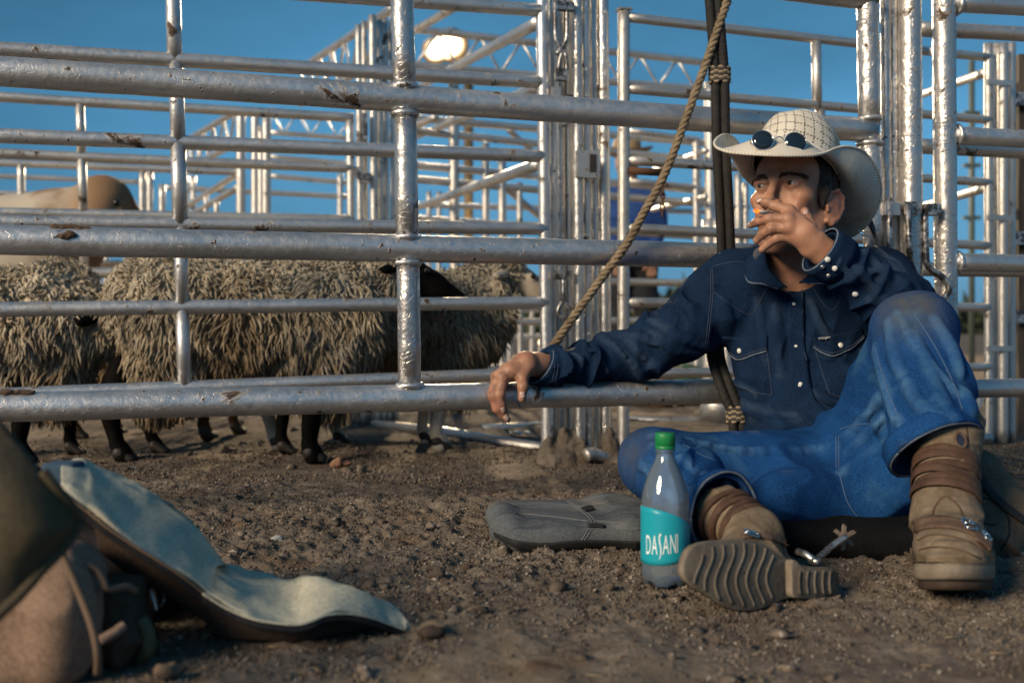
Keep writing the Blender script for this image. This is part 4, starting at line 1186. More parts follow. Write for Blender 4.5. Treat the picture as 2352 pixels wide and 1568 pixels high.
DE, TH = M['denim_edge'], M['thread']
strip(SHIRT, shirt, [(1812, 664), (1808, 740), (1812, 820), (1818, 905), (1835, 950), (1862, 985)], [(1846, 664), (1846, 754), (1853, 820), (1860, 880), (1885, 930), (1920, 968)], M['denim'], name='placket')
seam(SHIRT, shirt, [(1815, 668), (1811, 740), (1815, 820), (1821, 905)], TH, lift=.005); seam(SHIRT, shirt, [(1842, 668), (1843, 754), (1850, 820), (1857, 880)], TH, lift=.005)
for x, y in ((1823, 699), (1828, 794), (1838, 882)): button(SHIRT, shirt, x, y, 0.0062, M['pearl'], lift=.0035)
button(SHIRT, shirt, 1866, 922, 0.005, M['snap_metal'], lift=.0035)
def flap(top, bot, n=14):
    f = strip(SHIRT, shirt, top, bot, M['denim'], 0.003, 24, 9, 'pocket_flap', .003)
    seam(SHIRT, shirt, bot, DE, 0.0018, 50, 'frayed_edge', .003); seam(SHIRT, shirt, [(x, y - 6) for x, y in bot], TH, .0011, 50, 'seam', .004)
flap([(1659, 772), (1690, 774), (1725, 771), (1764, 769)], [(1657, 803), (1678, 814), (1699, 826), (1730, 816), (1761, 806)])
flap([(1867, 776), (1905, 770), (1945, 762), (1980, 753)], [(1868, 796), (1890, 810), (1917, 817), (1950, 803), (1984, 774)])
button(SHIRT, shirt, 1701, 805, 0.0062, M['pearl'], lift=.0045); button(SHIRT, shirt, 1929, 794, 0.0062, M['pearl'], lift=.0045)
for pts in ([(1660, 806), (1668, 850), (1690, 884)], [(1762, 806), (1768, 860), (1773, 907)], [(1872, 800), (1890, 860), (1905, 903)], [(1975, 800), (1970, 860), (1962, 905)], [(1690, 884), (1730, 900), (1773, 907)], [(1905, 903), (1935, 912), (1962, 905)],
            [(1641, 672), (1680, 700), (1722, 722), (1742, 698), (1762, 662)], [(1868, 660), (1885, 690), (1910, 712), (1930, 690)], [(1636, 616), (1638, 674), (1630, 750), (1626, 790)], [(1632, 616), (1633, 674), (1625, 750), (1621, 790)],
            [(1636, 612), (1680, 602), (1722, 603)], [(1975, 552), (2010, 566), (2040, 590)], [(2000, 556), (2040, 585)]):
    seam(SHIRT, shirt, pts, TH, lift=.0004)
seam(SHIRT, shirt, [(1268, 802), (1274, 840), (1268, 878)], TH); seam(SHIRT, shirt, [(1276, 802), (1282, 840), (1276, 878)], TH)
# cuffs: short stiff bands with a pale worn edge
def ring(c, n, r, k=40, sq=1.0, ph=0.0, seed=0, jit=0.0):
    n = n / np.linalg.norm(n); u = np.cross(n, (0, 0, 1)); u /= np.linalg.norm(u); w = np.cross(n, u)
    R = np.random.RandomState(seed)
    return np.array([c + (u * math.cos(a) + w * math.sin(a) * sq) * r * (1 + jit * R.randn()) for a in np.linspace(0, 2 * np.pi, k, endpoint=False)])
def band(name, parent, c0, c1, n0, n1, r0, r1, m, thick=0.003, k=48, flip=False, seed=1, jit=0.01, rows=5):
    a, b = ring(c0, n0, r0, k, seed=seed), ring(c1, n1, r1, k, seed=seed, jit=0)
    G = np.array([a + (b - a) * t for t in np.linspace(0, 1, rows)])
    G = G + (noise3(G, 35.0) * 0.0025)[..., None] * (G - (c0 + (c1 - c0) * 0.5)) / r0
    v, f = shell(G if not flip else G[:, ::-1], thick, True)
    return mesh_obj(name, v, f, m, parent), G
_, G = band('cuff', shirt, A(1282, 841, 2.277), A(1240, 839, 2.259), cr, cr + np.array([.30, 0, .42]), .0445, .0455, M['denim'])
v, f = tube(np.vstack([G[-1], G[-1][:1]]), .0022, 6); mesh_obj('frayed_edge', v, f, DE, shirt)
_, G = band('cuff', shirt, A(1928, 604, 2.0), A(1884, 573, 1.99), cl, cl, .0485, .0495, M['denim'])
v, f = tube(np.vstack([G[-1], G[-1][:1]]), .0022, 6); mesh_obj('frayed_edge', v, f, DE, shirt)
CB = BVHTree.FromPolygons([tuple(x) for x in np.concatenate([np.array([q.co for q in o.data.vertices]) + worg(o) for o in shirt.children if o.name.startswith('cuff')])],
     [tuple(int(i) + k * (len(shirt.children[0].data.vertices) * 0) for i in f.vertices) for k, o in enumerate([c for c in shirt.children if c.name.startswith('cuff')][:1]) for f in o.data.polygons])
def snap_at(px, py, r, m, Z=None):
    best = None
    for o in [shirt] + [c for c in shirt.children if c.name.startswith('cuff')]:
        b = SHIRT if o is shirt else bvh_of(o)
        h, n = drape(b, px, py)
        if h is not None and (best is None or h.y < best[1]): best = (b, h.y)
    if best: button(best[0], shirt, px, py, r, m)
for x, y, r, m in ((1880, 587, .0056, 'pearl'), (1901, 596, .0058, 'pearl'), (1918, 616, .0056, 'pearl'), (1965, 675, .0062, 'pearl'), (1889, 612, .0042, 'snap_metal'), (1903, 632, .0048, 'snap_metal')): snap_at(x, y, r, M[m])
# collar
fo = [(1806, 662, 2.128), (1776, 632, 2.135), (1758, 592, 2.165), (1762, 566, 2.225), (1790, 548, 2.31), (1840, 540, 2.36), (1888, 552, 2.33), (1898, 588, 2.25), (1872, 622, 2.17), (1838, 650, 2.13)]
ou = [(1790, 664, 2.118), (1752, 652, 2.105), (1718, 646, 2.115), (1712, 612, 2.19), (1722, 584, 2.29), (1790, 570, 2.40), (1900, 572, 2.40), (1945, 596, 2.30), (1915, 645, 2.16), (1858, 652, 2.12)]
fo, ou = spline([A(*q) for q in fo], 60), spline([A(*q) for q in ou], 60)
midc = (fo + ou) / 2 + np.array([0, 0, 0.006]) + (ou - NB) / np.linalg.norm(ou - NB, axis=1)[:, None] * 0.004
G = np.array([[(1 - t) ** 2 * fo[i] + 2 * t * (1 - t) * midc[i] + t * t * ou[i] for t in np.linspace(0, 1, 7)] for i in range(60)])
G = G + (noise3(G, 40.0) * .0022)[..., None]
v, f = shell(G[:, ::-1], .0035); mesh_obj('collar', v, f, M['denim'], shirt)
v, f = tube(ou + np.array([0, -.001, 0]), .0019, 6); mesh_obj('frayed_edge', v, f, DE, shirt)
# woven name label on the pocket
hit, n = drape(SHIRT, 1892, 779, 0.0075)
if hit is not None:
    strip(SHIRT, shirt, [(1881, 775), (1892, 774), (1904, 772)], [(1881, 784), (1892, 783), (1904, 781)], mat('label cloth', (0.012, 0.016, 0.03), 0.8), 0.001, 8, 4, 'name_label', .0062)

# ---- jeans
S = Sdf()
S.ell(A(1905, 1085, 2.19), (0.178, 0.140, 0.135), None, 0.05)
S.cone(A(1838, 1100, 2.10), A(1505, 1062, 1.935), 0.104, 0.066, 0.05)
S.cone(A(1905, 1128, 2.03), A(1700, 1120, 1.98), 0.09, 0.075, 0.06)
S.chain([A(1500, 1068, 1.93), A(1570, 1115, 1.77), A(1664, 1180, 1.60)], [.064, .066, .064], 0.03)
S.cone(A(1970, 1160, 1.93), A(1790, 1150, 1.84), 0.072, 0.055, 0.06)
S.cone(A(1985, 1165, 1.92), A(2060, 1120, 1.86), 0.075, 0.06, 0.05)
S.chain([A(1985, 1095, 2.10), A(2060, 900, 1.95), A(2096, 768, 1.845)], [.118, .096, .070], 0.05)
S.cone(A(2000, 1150, 2.03), A(2060, 1010, 1.93), .09, .08, .06)
S.chain([A(2098, 765, 1.84), A(2126, 890, 1.745), A(2158, 1050, 1.655)], [.069, .0745, .0735], 0.03)
S.ell(A(2105, 745, 1.83), (.066, .06, .05), None, .03)
def jean_wrinkle(p, d):
    x, y, z = p[..., 0], p[..., 1], p[..., 2]
    out = d
    kn = np.exp(-(((x - .76) / .12) ** 2 + ((z - .26) / .13) ** 2))
    out = out - 0.0095 * kn * fold(p, np.array([.9, 0, .45]), 11, 4, 4.0)
    th = np.exp(-(((x - .45) / .22) ** 2 + ((z - .14) / .10) ** 2))
    out = out - 0.0115 * th * fold(p, np.array([.25, .1, 1.0]), 17, 4, 6.0)
    sh = np.exp(-(((x - .33) / .12) ** 2 + ((y - 1.72) / .14) ** 2))
    out = out - 0.0125 * sh * fold(p, np.array([.5, -.8, -.3]), 20, 8, 9.0)
    cr_ = np.exp(-(((x - .70) / .10) ** 2 + ((z - .17) / .08) ** 2))
    out = out - 0.0120 * cr_ * fold(p, np.array([.8, 0, .6]), 20, 7, 2.0)
    return out + 0.0018 * noise3(p, 22.0)
creases(S, [[(1500, 1003), (1580, 1012), (1680, 1030), (1800, 1040), (1905, 1030)], [(1600, 1037), (1700, 1054), (1800, 1064), (1900, 1060)], [(1640, 1077), (1740, 1100), (1840, 1122), (1910, 1150)], [(1500, 1022), (1530, 1050), (1550, 1090), (1560, 1130)], [(1560, 1042), (1600, 1075), (1640, 1115), (1680, 1132)], [(1472, 1062), (1500, 1100), (1540, 1140)], [(1590, 1112), (1640, 1107), (1690, 1125)], [(1578, 1132), (1620, 1124), (1650, 1130)],
    [(1942, 1008), (1985, 962), (2030, 900)], [(1950, 1040), (2005, 985), (2050, 930)], [(1932, 1090), (1990, 1050), (2045, 1010)], [(2012, 800), (2030, 880), (2050, 960)], [(2062, 722), (2100, 790), (2150, 850), (2200, 900)], [(2100, 762), (2140, 860), (2170, 930)], [(2150, 732), (2185, 800), (2210, 860)], [(2080, 882), (2110, 930), (2150, 958)], [(2215, 892), (2225, 930), (2230, 950)], [(2060, 962), (2085, 1020), (2092, 1070)], [(2040, 740), (2050, 800), (2070, 860)], [(1700, 1150), (1780, 1170), (1860, 1190)]], .0095, .0085)
S.warp(jean_wrinkle, (-.2, 1.2, -.2), (1.5, 2.6, .8))
hr_ax = A(1668, 1182, 1.60) - A(1570, 1115, 1.77); hr_ax /= np.linalg.norm(hr_ax)
halfspace(S, A(1662, 1178, 1.608), hr_ax + np.array([.25, 0, .1]), A(1664, 1180, 1.60) - .12, A(1664, 1180, 1.60) + .12)
S.cone(A(1620, 1150, 1.68), A(1690, 1200, 1.55), .052, .058, .004, 's')
hl_ax = A(2160, 1050, 1.655) - A(2128, 890, 1.745); hl_ax /= np.linalg.norm(hl_ax)
HLN = hl_ax + np.array([-.05, -.10, 0]) + np.array([.42, 0, -.1])
halfspace(S, A(2152, 1035, 1.665), HLN, A(2160, 1050, 1.655) - .15, A(2160, 1050, 1.655) + .15)
S.cone(A(2140, 960, 1.70), A(2168, 1120, 1.62), .062, .068, .004, 's')
halfspace(S, (0, 0, 0.012), (0, 0, -1), (-1, 1, -.3), (2, 3, .1), 0.01)
jeans = S.build('jeans', 0.0034, M['jeans'], man)
JEANS = bvh_of(jeans); wear_attr(jeans)
jv = np.array([x.co for x in jeans.data.vertices]) + worg(jeans)
ds = sum(k * np.exp(-((np.linalg.norm((jv - A(*c)) / np.array(s), axis=1)) ** 2)) for c, s, k in (((2092, 706, 1.80), (.055, .08, .06), .95), ((1470, 1045, 1.90), (.05, .08, .05), .7), ((2100, 1060, 1.64), (.05, .06, .03), .4), ((1680, 1150, 1.60), (.06, .06, .03), .35)))
jeans.data.attributes.new('dust', 'FLOAT', 'POINT').data.foreach_set('value', np.clip(ds, 0, 1).astype(np.float32))
TJ = M['thread_jean']
for pts in ([(1920, 1000), (1921, 1040), (1921, 1074)], [(1926, 1000), (1927, 1040), (1927, 1074)], [(1927, 1082), (1947, 1152), (1982, 1203)], [(1568, 1020), (1638, 1055), (1736, 1070), (1830, 1076), (1916, 1076)], [(2010, 800), (2040, 900), (2066, 960)], [(2100, 720), (2150, 800), (2190, 880), (2210, 940)], [(1930, 985), (1960, 976), (2000, 972)]):
    seam(JEANS, jeans, pts, TJ, .0010, 60, lift=.0002)
# folded hems
def hem(c, n, r, ln, seed):
    n = n / np.linalg.norm(n)
    _, G = band('hem', jeans, c - n * ln, c, n, n, r * .985, r, M['jeans'], .0045, 56, False, seed, .0, 6)
    for t, rr in ((G[-1], .0024), (G[1], .0013)):
        v, f = tube(np.vstack([t, t[:1]]), rr, 6); mesh_obj('seam', v, f, M['denim_edge'] if rr > .002 else TJ, jeans)
hem(A(1664, 1180, 1.602), hr_ax + np.array([.25, 0, .1]), .0665, .030, 2)
hem(A(2150, 1034, 1.664), HLN, .0775, .032, 3)
# ---------------------------------------------------------------- straw hat
def straw(name, holes):
    m = mat(name, (0.60, 0.53, 0.40), 0.7); t = NT(m)
    u, v = t.attr('hu'), t.attr('hv')
    cmb = t.n('ShaderNodeCombineXYZ'); t.link(u, cmb.inputs[0]); t.link(v, cmb.inputs[1])
    wv = t.n('ShaderNodeTexChecker', Scale=330.0); t.link(cmb.outputs[0], wv.inputs['Vector'])
    ny = t.noise(30, 4)
    c = t.mix(t.rng(ny, 0.3, 0.7), (0.86, 0.84, 0.77), (0.76, 0.72, 0.62))
    c = t.mix(t.math('MULTIPLY', wv.outputs['Fac'], 0.7), c, (0.36, 0.29, 0.19))
    c = t.mix(t.rng(t.noise(11, 4, 0.65), 0.56, 0.72, 0, 0.6), c, (0.30, 0.22, 0.13))
    if holes:
        def grid(a, b, pa, pb):
            fa = t.math('ABSOLUTE', t.math('SUBTRACT', t.math('FRACT', t.math('DIVIDE', a, pa)), 0.5))
            fb = t.math('ABSOLUTE', t.math('SUBTRACT', t.math('FRACT', t.math('DIVIDE', b, pb)), 0.5))
            return t.math('MULTIPLY', t.math('LESS_THAN', fa, 0.075), t.math('LESS_THAN', fb, 0.27))
        h = t.math('MAXIMUM', grid(u, v, 0.0215, 0.0078), grid(v, u, 0.0215, 0.0078))
        h = t.math('MULTIPLY', h, t.math('GREATER_THAN', t.noise(60, 1), 0.36))
        c = t.mix(h, c, (0.045, 0.028, 0.018))
    t.set(Base__Color=c, Subsurface__Weight=0.0)
    t.bump(t.math('ADD', t.math('MULTIPLY', wv.outputs['Fac'], 0.8), t.noise(60, 3)), 0.35, 0.0015)
    return m
M['straw_brim'] = straw('woven straw brim', False); M['straw_crown'] = straw('open-work straw crown', True)
hat = thing('_tmp', HC, None, None); bpy.data.objects.remove(hat)
HT = math.radians(17)                                    # hat pushed back on the head
hu_ax = up2 * math.cos(HT) - fw2 * math.sin(HT); hf_ax = fw2 * math.cos(HT) + up2 * math.sin(HT)
BC = hd(0, -.004, .066)
def bandpt(a, s=1.0, h=0.0): return BC + (lf * math.cos(a) * .0835 * HS + hf_ax * math.sin(a) * .103 * HS) * s + hu_ax * h
NA = 120
angs = np.linspace(0, 2 * np.pi, NA, endpoint=False)     # 0 = his left, 90 deg = front
OUTER = [(1641, 331, 2.105, .03), (1660, 345, 2.05, .022), (1718, 354, 2.015, .0), (1789, 357, 2.00, -.004), (1854, 358, 2.015, .0), (1888, 353, 2.04, .012), (1920, 341, 2.075, .026),
         (1954, 338, 2.11, .040), (1985, 350, 2.145, .046), (2011, 385, 2.185, .044), (2023, 429, 2.225, .036), (2016, 474, 2.26, .028), (1995, 512, 2.285, .02), (1965, 538, 2.305, .012), (1930, 549, 2.325, .006),
         (1860, 540, 2.365, .0), (1790, 496, 2.385, .0), (1738, 430, 2.355, .012), (1704, 360, 2.30, .04), (1690, 322, 2.25, .055), (1670, 310, 2.20, .055), (1650, 315, 2.15, .045)]
oc = cspline([list(A(x, y, z)) + [s] for x, y, z, s in OUTER], 440)
rel = oc[:, :3] - BC
oa = np.unwrap(np.arctan2(rel @ hf_ax / .103, rel @ lf / .0835))
order = np.argsort(oa % (2 * np.pi)); oas = (oa % (2 * np.pi))[order]; ocs = oc[order]
oas = np.concatenate([oas - 2 * np.pi, oas, oas + 2 * np.pi]); ocs = np.tile(ocs, (3, 1))
outer = np.stack([np.interp(angs, oas, ocs[:, k]) for k in range(4)], 1)
G = []
for i, a in enumerate(angs):
    p0, p3, sg = bandpt(a), outer[i, :3], outer[i, 3]
    out = p0 - BC; out /= np.linalg.norm(out)
    L = np.linalg.norm(p3 - p0)
    p1 = p0 + out * L * .45 - hu_ax * (sg * .55); p2 = p3 - hu_ax * sg * .95 + out * L * .08 + (p0 - p3) * .12
    G.append([(1 - t) ** 3 * p0 + 3 * t * (1 - t) ** 2 * p1 + 3 * t * t * (1 - t) * p2 + t ** 3 * p3 for t in np.linspace(0, 1, 22)])
G = np.array(G)
G = G + (noise3(G, 22.0) * .0016)[..., None] * hu_ax
def add_uv(o, arr_u, arr_v):
    for n_, ar in (('hu', arr_u), ('hv', arr_v)):
        at_ = o.data.attributes.new(n_, 'FLOAT', 'POINT'); at_.data.foreach_set('value', np.asarray(ar, dtype=np.float32).ravel())
Gt = np.transpose(G, (1, 0, 2))                          # rows from band outwards
v, f = shell(Gt, .0026, True)
hat = mesh_obj('hat', v, f, M['straw_brim'], man)
uu = np.tile(np.arange(NA) * (0.9 / NA), (22, 1)); vv = np.tile(np.linspace(0, .11, 22)[:, None], (1, NA))
add_uv(hat, np.concatenate([uu.ravel()] * 2), np.concatenate([vv.ravel()] * 2))
e = np.vstack([G[:, -1], G[:1, -1]]); v, f = tube(e, .0031, 8, False)
eo = mesh_obj('brim_edge', v, f, M['straw_brim'], hat); add_uv(eo, np.repeat(np.arange(len(e)) * .008, 8), np.tile(np.arange(8) * .002, len(e)))
prof = [(-.004, 1.0), (.0, 1.005), (.012, 1.02), (.03, 1.015), (.05, .985), (.07, .935), (.088, .86), (.103, .75), (.114, .61), (.1205, .45), (.123, .28), (.1235, .12), (.1235, .004)]
prof = spline([(a, b, 0) for a, b in prof], 40)
Gc = np.array([[bandpt(a, s, h) + hu_ax * (-.016 * math.exp(-((math.cos(a) * s) / .28) ** 2) * max(0, (h - .07) / .05) + .010 * abs(math.sin(a)) ** 2 * (h / .12)) for a in angs] for h, s, _ in prof])
Gc = Gc + (noise3(Gc, 20.0) * .0018)[..., None] * hf_ax
v, f = shell(Gc, .0022, True)
cr_o = mesh_obj('crown', v, f, M['straw_crown'], hat)
ar = np.concatenate([[0], np.cumsum(np.linalg.norm(np.diff(prof[:, :2] * np.array([1, .1]), axis=0), axis=1))])
uu = angs[None, :] * .0935 * np.maximum(prof[:, 1:2], .75) * HS; vv = np.tile(ar[:, None], (1, NA))
add_uv(cr_o, np.concatenate([uu.ravel()] * 2), np.concatenate([vv.ravel()] * 2))
v, f = tube([bandpt(a, 1.03, .006) for a in np.linspace(0, 2 * np.pi, 80)], .0042, 8)
ho = mesh_obj('hat_band', v, f, M['straw_brim'], hat); add_uv(ho, np.zeros(len(v)), np.zeros(len(v)))
# feathers at the back of the hat
fb = mat('black feather', (0.012, 0.012, 0.014), 0.5); fw_m = mat('white feather', (0.7, 0.69, 0.66), 0.6)
def feather(pts, w, m):
    c = spline([A(*q) for q in pts], 16); mb = MB()
    G = np.array([[c[i] + np.array([.35, 0, -.25]) * w * s * math.sin(math.pi * min(1, (i + 1) / 15) ** .7) * 2 + np.array([0, .004 * abs(s), 0]) for s in (-1, -.5, 0, .5, 1)] for i in range(16)])
    v, f = shell(G, .0008); return mesh_obj('feather', v, f, m, hat)
feather([(1975, 470, 2.31), (1994, 500, 2.33), (2006, 530, 2.33), (2013, 556, 2.33)], .018, fb)
feather([(1988, 480, 2.32), (2004, 515, 2.34), (2016, 552, 2.34)], .012, fb)
for pts in ([(1970, 528, 2.29), (1985, 533, 2.30), (1998, 536, 2.31)], [(1972, 536, 2.285), (1990, 541, 2.30), (2004, 546, 2.31)], [(1990, 535, 2.30), (2003, 545, 2.31), (2010, 556, 2.31)]): feather(pts, .004, fw_m)

# ---------------------------------------------------------------- sunglasses resting on the brim
wire = mat('silver wire frame', (0.7, 0.7, 0.7), 0.2, 1.0)
lensm = mat('dark blue grey lens', (0.012, 0.020, 0.030), 0.04); lensm.node_tree.nodes['Principled BSDF'].inputs['Specular IOR Level'].default_value = 0.8
sg = thing('sunglasses', A(1790, 345, 1.99), 'round wire-framed dark sunglasses resting on the straw hat brim', 'sunglasses')
tilt = np.array([0, -.94, .34]); tilt /= np.linalg.norm(tilt)
def lens(px, py, Z, rx, ry, yaw):
    c = A(px, py, Z); u = np.array([math.cos(yaw), math.sin(yaw), 0]); n = np.cross(u, np.array([0, .25, 1])); n /= np.linalg.norm(n); w = np.cross(n, u)
    if n[1] > 0: n = -n
    a = np.linspace(0, 2 * np.pi, 33)
    ringp = np.array([c + u * rx * math.cos(q) + w * ry * math.sin(q) for q in a])
    v, f = tube(ringp, .0011, 8); mesh_obj('rim', v, f, wire, sg)
    V = [c + n * .0016]; 
    for s_ in (.5, 1.0):
        V += [c + (u * rx * math.cos(q) + w * ry * math.sin(q)) * s_ + n * .0016 * (1 - s_ * s_) for q in a[:-1]]
    V += [c - n * .0012 + (u * rx * math.cos(q) + w * ry * math.sin(q)) for q in a[:-1]]
    F = [(0, 1 + i, 1 + (i + 1) % 32) for i in range(32)] + [(1 + i, 33 + i, 33 + (i + 1) % 32, 1 + (i + 1) % 32) for i in range(32)] + [(33 + i, 65 + i, 65 + (i + 1) % 32, 33 + (i + 1) % 32) for i in range(32)] + [tuple(96 - i for i in range(32))]
    mesh_obj('lens', V, F, lensm, sg); return c, u, w, ringp
c1, u1, w1, r1 = lens(1752, 322, 2.012, .0215, .0205, -.05)
c2, u2, w2, r2 = lens(1828, 326, 2.02, .0225, .0205, .12)
v, f = tube(spline([c1 + u1 * .0215, (c1 + c2) / 2 + np.array([0, -.004, .008]), c2 - u2 * .0225], 14), .0011, 8); mesh_obj('bridge', v, f, wire, sg)
v, f = tube(spline([c2 + u2 * .0225, c2 + u2 * .028 + np.array([0, .004, 0]), A(1884, 353, 2.085), A(1905, 366, 2.12)], 18), .0013, 8); mesh_obj('temple', v, f, wire, sg)
v, f = tube(spline([c1 - u1 * .0215, c1 - u1 * .026 + np.array([0, .004, 0]), A(1735, 345, 2.10)], 12), .0013, 8); mesh_obj('temple', v, f, wire, sg)

# ---------------------------------------------------------------- cigarette between the fingers
cg = thing('cigarette', A(1760, 490, 2.06), 'lit cigarette with a glowing tip held between two fingers at the lips', 'cigarette')
cgm = mat('cigarette paper', (0.75, 0.73, 0.70), 0.7)
em = bpy.data.materials.new('glowing ember'); em.use_nodes = True; b_ = em.node_tree.nodes['Principled BSDF']
b_.inputs['Base Color'].default_value = (0.1, 0.03, 0.01, 1); b_.inputs['Emission Color'].default_value = (1.0, 0.16, 0.02, 1)
t = NT(em); t.set(Emission__Strength=t.rng(t.noise(380, 2), 0.35, 0.6, 0.3, 3.0))
c0, c1_, c2_ = A(1775, 492, 2.065), A(1741, 485.5, 1.998), A(1732, 483.5, 1.985)
v, f = tube([c0, (c0 + c1_) / 2, c1_], .0040, 12); mesh_obj('paper_tube', v, f, cgm, cg)
v, f = tube([c1_, (c1_ + c2_) / 2, c2_], [.0041, .0040, .0022], 12); mesh_obj('ember', v, f, em, cg)

# ---------------------------------------------------------------- boots
def leather(name, c0, c1, rough=.7, sc=20):
    m = mat(name, c0, rough); t = NT(m)
    c = t.mix(t.rng(t.noise(sc, 5, .65), .33, .68), c0, c1)
    c = t.mix(t.rng(t.noise(sc * .4, 4, .7), .54, .7, 0, .7), c, tuple(x * .45 for x in c0))
    t.set(Base__Color=c, Specular__IOR__Level=.15); t.bump(t.math('ADD', t.noise(150, 4), t.math('MULTIPLY', t.noise(38, 3), 1.3)), .55, .002); return m
M['suede'] = leather('dusty tan suede', (.130, .098, .066), (.25, .195, .138), .8, 26)
M['wrap'] = leather('brown leather wrap', (.062, .036, .026), (.112, .066, .046), .6, 30)
M['strapl'] = leather('spur strap leather', (.085, .054, .038), (.165, .115, .085), .55, 30)
M['sole'] = leather('worn dusty boot sole', (.105, .090, .074), (.165, .145, .120), .85, 25)
M['soleedge'] = leather('sole edge', (.20, .165, .125), (.27, .23, .18), .8, 30)
M['steel'] = mat('dull spur steel', (.5, .5, .5), .38, .9)
_t = NT(M['steel']); _t.set(Base__Color=_t.mix(_t.rng(_t.noise(60, 4, .7), .45, .62), (.55, .55, .54), (.16, .12, .09)))

# his left boot, planted
S = Sdf()
S.chain([A(2183, 978, 1.690), A(2174, 1080, 1.625), A(2172, 1172, 1.582)], [.0535, .0475, .0475], .02)
S.chain([A(2172, 1176, 1.585), A(2180, 1228, 1.53), A(2190, 1272, 1.475), A(2194, 1288, 1.438)], [.048, .051, .0500, .041], .02, flat=((0, .35, 1), 1.32))
S.cone(A(2172, 1190, 1.60), A(2172, 1275, 1.605), .046, .041, .03)
S.cone(A(2188, 1284, 1.48), A(2176, 1280, 1.57), .046, .043, .02)
def boot_wrinkle(p, d):
    return d - .0028 * fold(p, (.1, .5, 1), 34, 9, 3.) * np.exp(-((p[..., 2] - .10) / .05) ** 2) - .002 * fold(p, (0, .3, 1), 60, 16, 1.) + .001 * noise3(p, 60.)
S.warp(boot_wrinkle, (.4, 1.2, -.1), (1.0, 1.9, .4))
boot = S.build('boot', .0026, M['suede'], man)
LB = bvh_of(boot)
# sole and heel: slabs under the foot, toe lifted
def slab(parent, outline, zt, zb, m, name):
    o2 = cspline([(x, y, 0) for x, y in outline], 48)
    mb = MB(); n = len(o2)
    for z_, sc in ((zt, 1.0), ((zt + zb) / 2 if not callable(zt) else None, 1.0), (zb, .96)):
        pass
    rows = []
    c = o2.mean(0)
    for tt, sc in ((0, .97), (.15, 1.0), (.8, 1.0), (1, .95), (1, .02)):
        rows.append([(c[0] + (q[0] - c[0]) * sc, c[1] + (q[1] - c[1]) * sc, zt(q) * (1 - tt) + zb(q) * tt) for q in o2])
    V = np.array(rows).reshape(-1, 3); F = grid_faces(len(rows), n, True) + [tuple(range(n))]
    return mesh_obj(name, V, F, m, parent)
tX = lambda px, Z: (px - CX) / F_PX * Z
lift = lambda q: .026 * max(0, (1.56 - q[1]) / .15) ** 1.3
slab(boot, [(tX(2102, 1.45), 1.45), (tX(2134, 1.404), 1.404), (tX(2160, 1.382), 1.382), (tX(2196, 1.376), 1.376), (tX(2234, 1.382), 1.382), (tX(2264, 1.404), 1.404), (tX(2286, 1.455), 1.455), (tX(2272, 1.52), 1.52), (tX(2225, 1.60), 1.60), (tX(2140, 1.60), 1.60), (tX(2106, 1.52), 1.52)],
     lambda q: .040 + lift(q), lambda q: .016 + lift(q), M['soleedge'], 'sole')
slab(boot, [(tX(2110, 1.455), 1.455), (tX(2136, 1.410), 1.410), (tX(2162, 1.388), 1.388), (tX(2196, 1.382), 1.382), (tX(2232, 1.388), 1.388), (tX(2262, 1.410), 1.410), (tX(2282, 1.458), 1.458), (tX(2268, 1.52), 1.52), (tX(2225, 1.60), 1.60), (tX(2140, 1.60), 1.60), (tX(2110, 1.52), 1.52)],
     lambda q: .0155 + lift(q), lambda q: .002 + lift(q), leather('dark rubber tread', (.045, .032, .024), (.07, .05, .04)), 'outsole')
slab(boot, [(tX(2138, 1.60), 1.60), (tX(2222, 1.60), 1.60), (tX(2225, 1.66), 1.66), (tX(2180, 1.68), 1.68), (tX(2138, 1.66), 1.66)], lambda q: .04, lambda q: -.004, M['sole'], 'heel')
# leather wound round the ankle
for i, yy in enumerate((1068, 1084, 1100, 1116, 1131, 1146)):
    c = A(2173 - i * .3, yy, 1.634 - i * .0085)
    ax = A(2172, 1172, 1.582) - A(2174, 1080, 1.625); ax = ax / np.linalg.norm(ax) + np.array([.12 * (-1) ** i * .5, 0, .06]); ax /= np.linalg.norm(ax)
    rr = ring(c, ax, .0505 + .0012 * (i % 2), 40, seed=i); rr = np.vstack([rr, rr[:1]])
    u_ = np.linspace(0, 2 * np.pi, 10, endpoint=False)
    V = []
    for k in range(41):
        d_ = rr[k] - c; d_ /= np.linalg.norm(d_)
        V += [rr[k] + d_ * (.0020 * math.cos(q) + .0012 * noise3(np.array([rr[k] * 1.0 + i]), 30.)[0]) + ax * (.0078 * math.sin(q) + .002 * math.sin(k * .31 + i * 2.1)) for q in u_]
    mesh_obj('leather_wrap', V, grid_faces(41, 10, True), M['wrap'], boot)
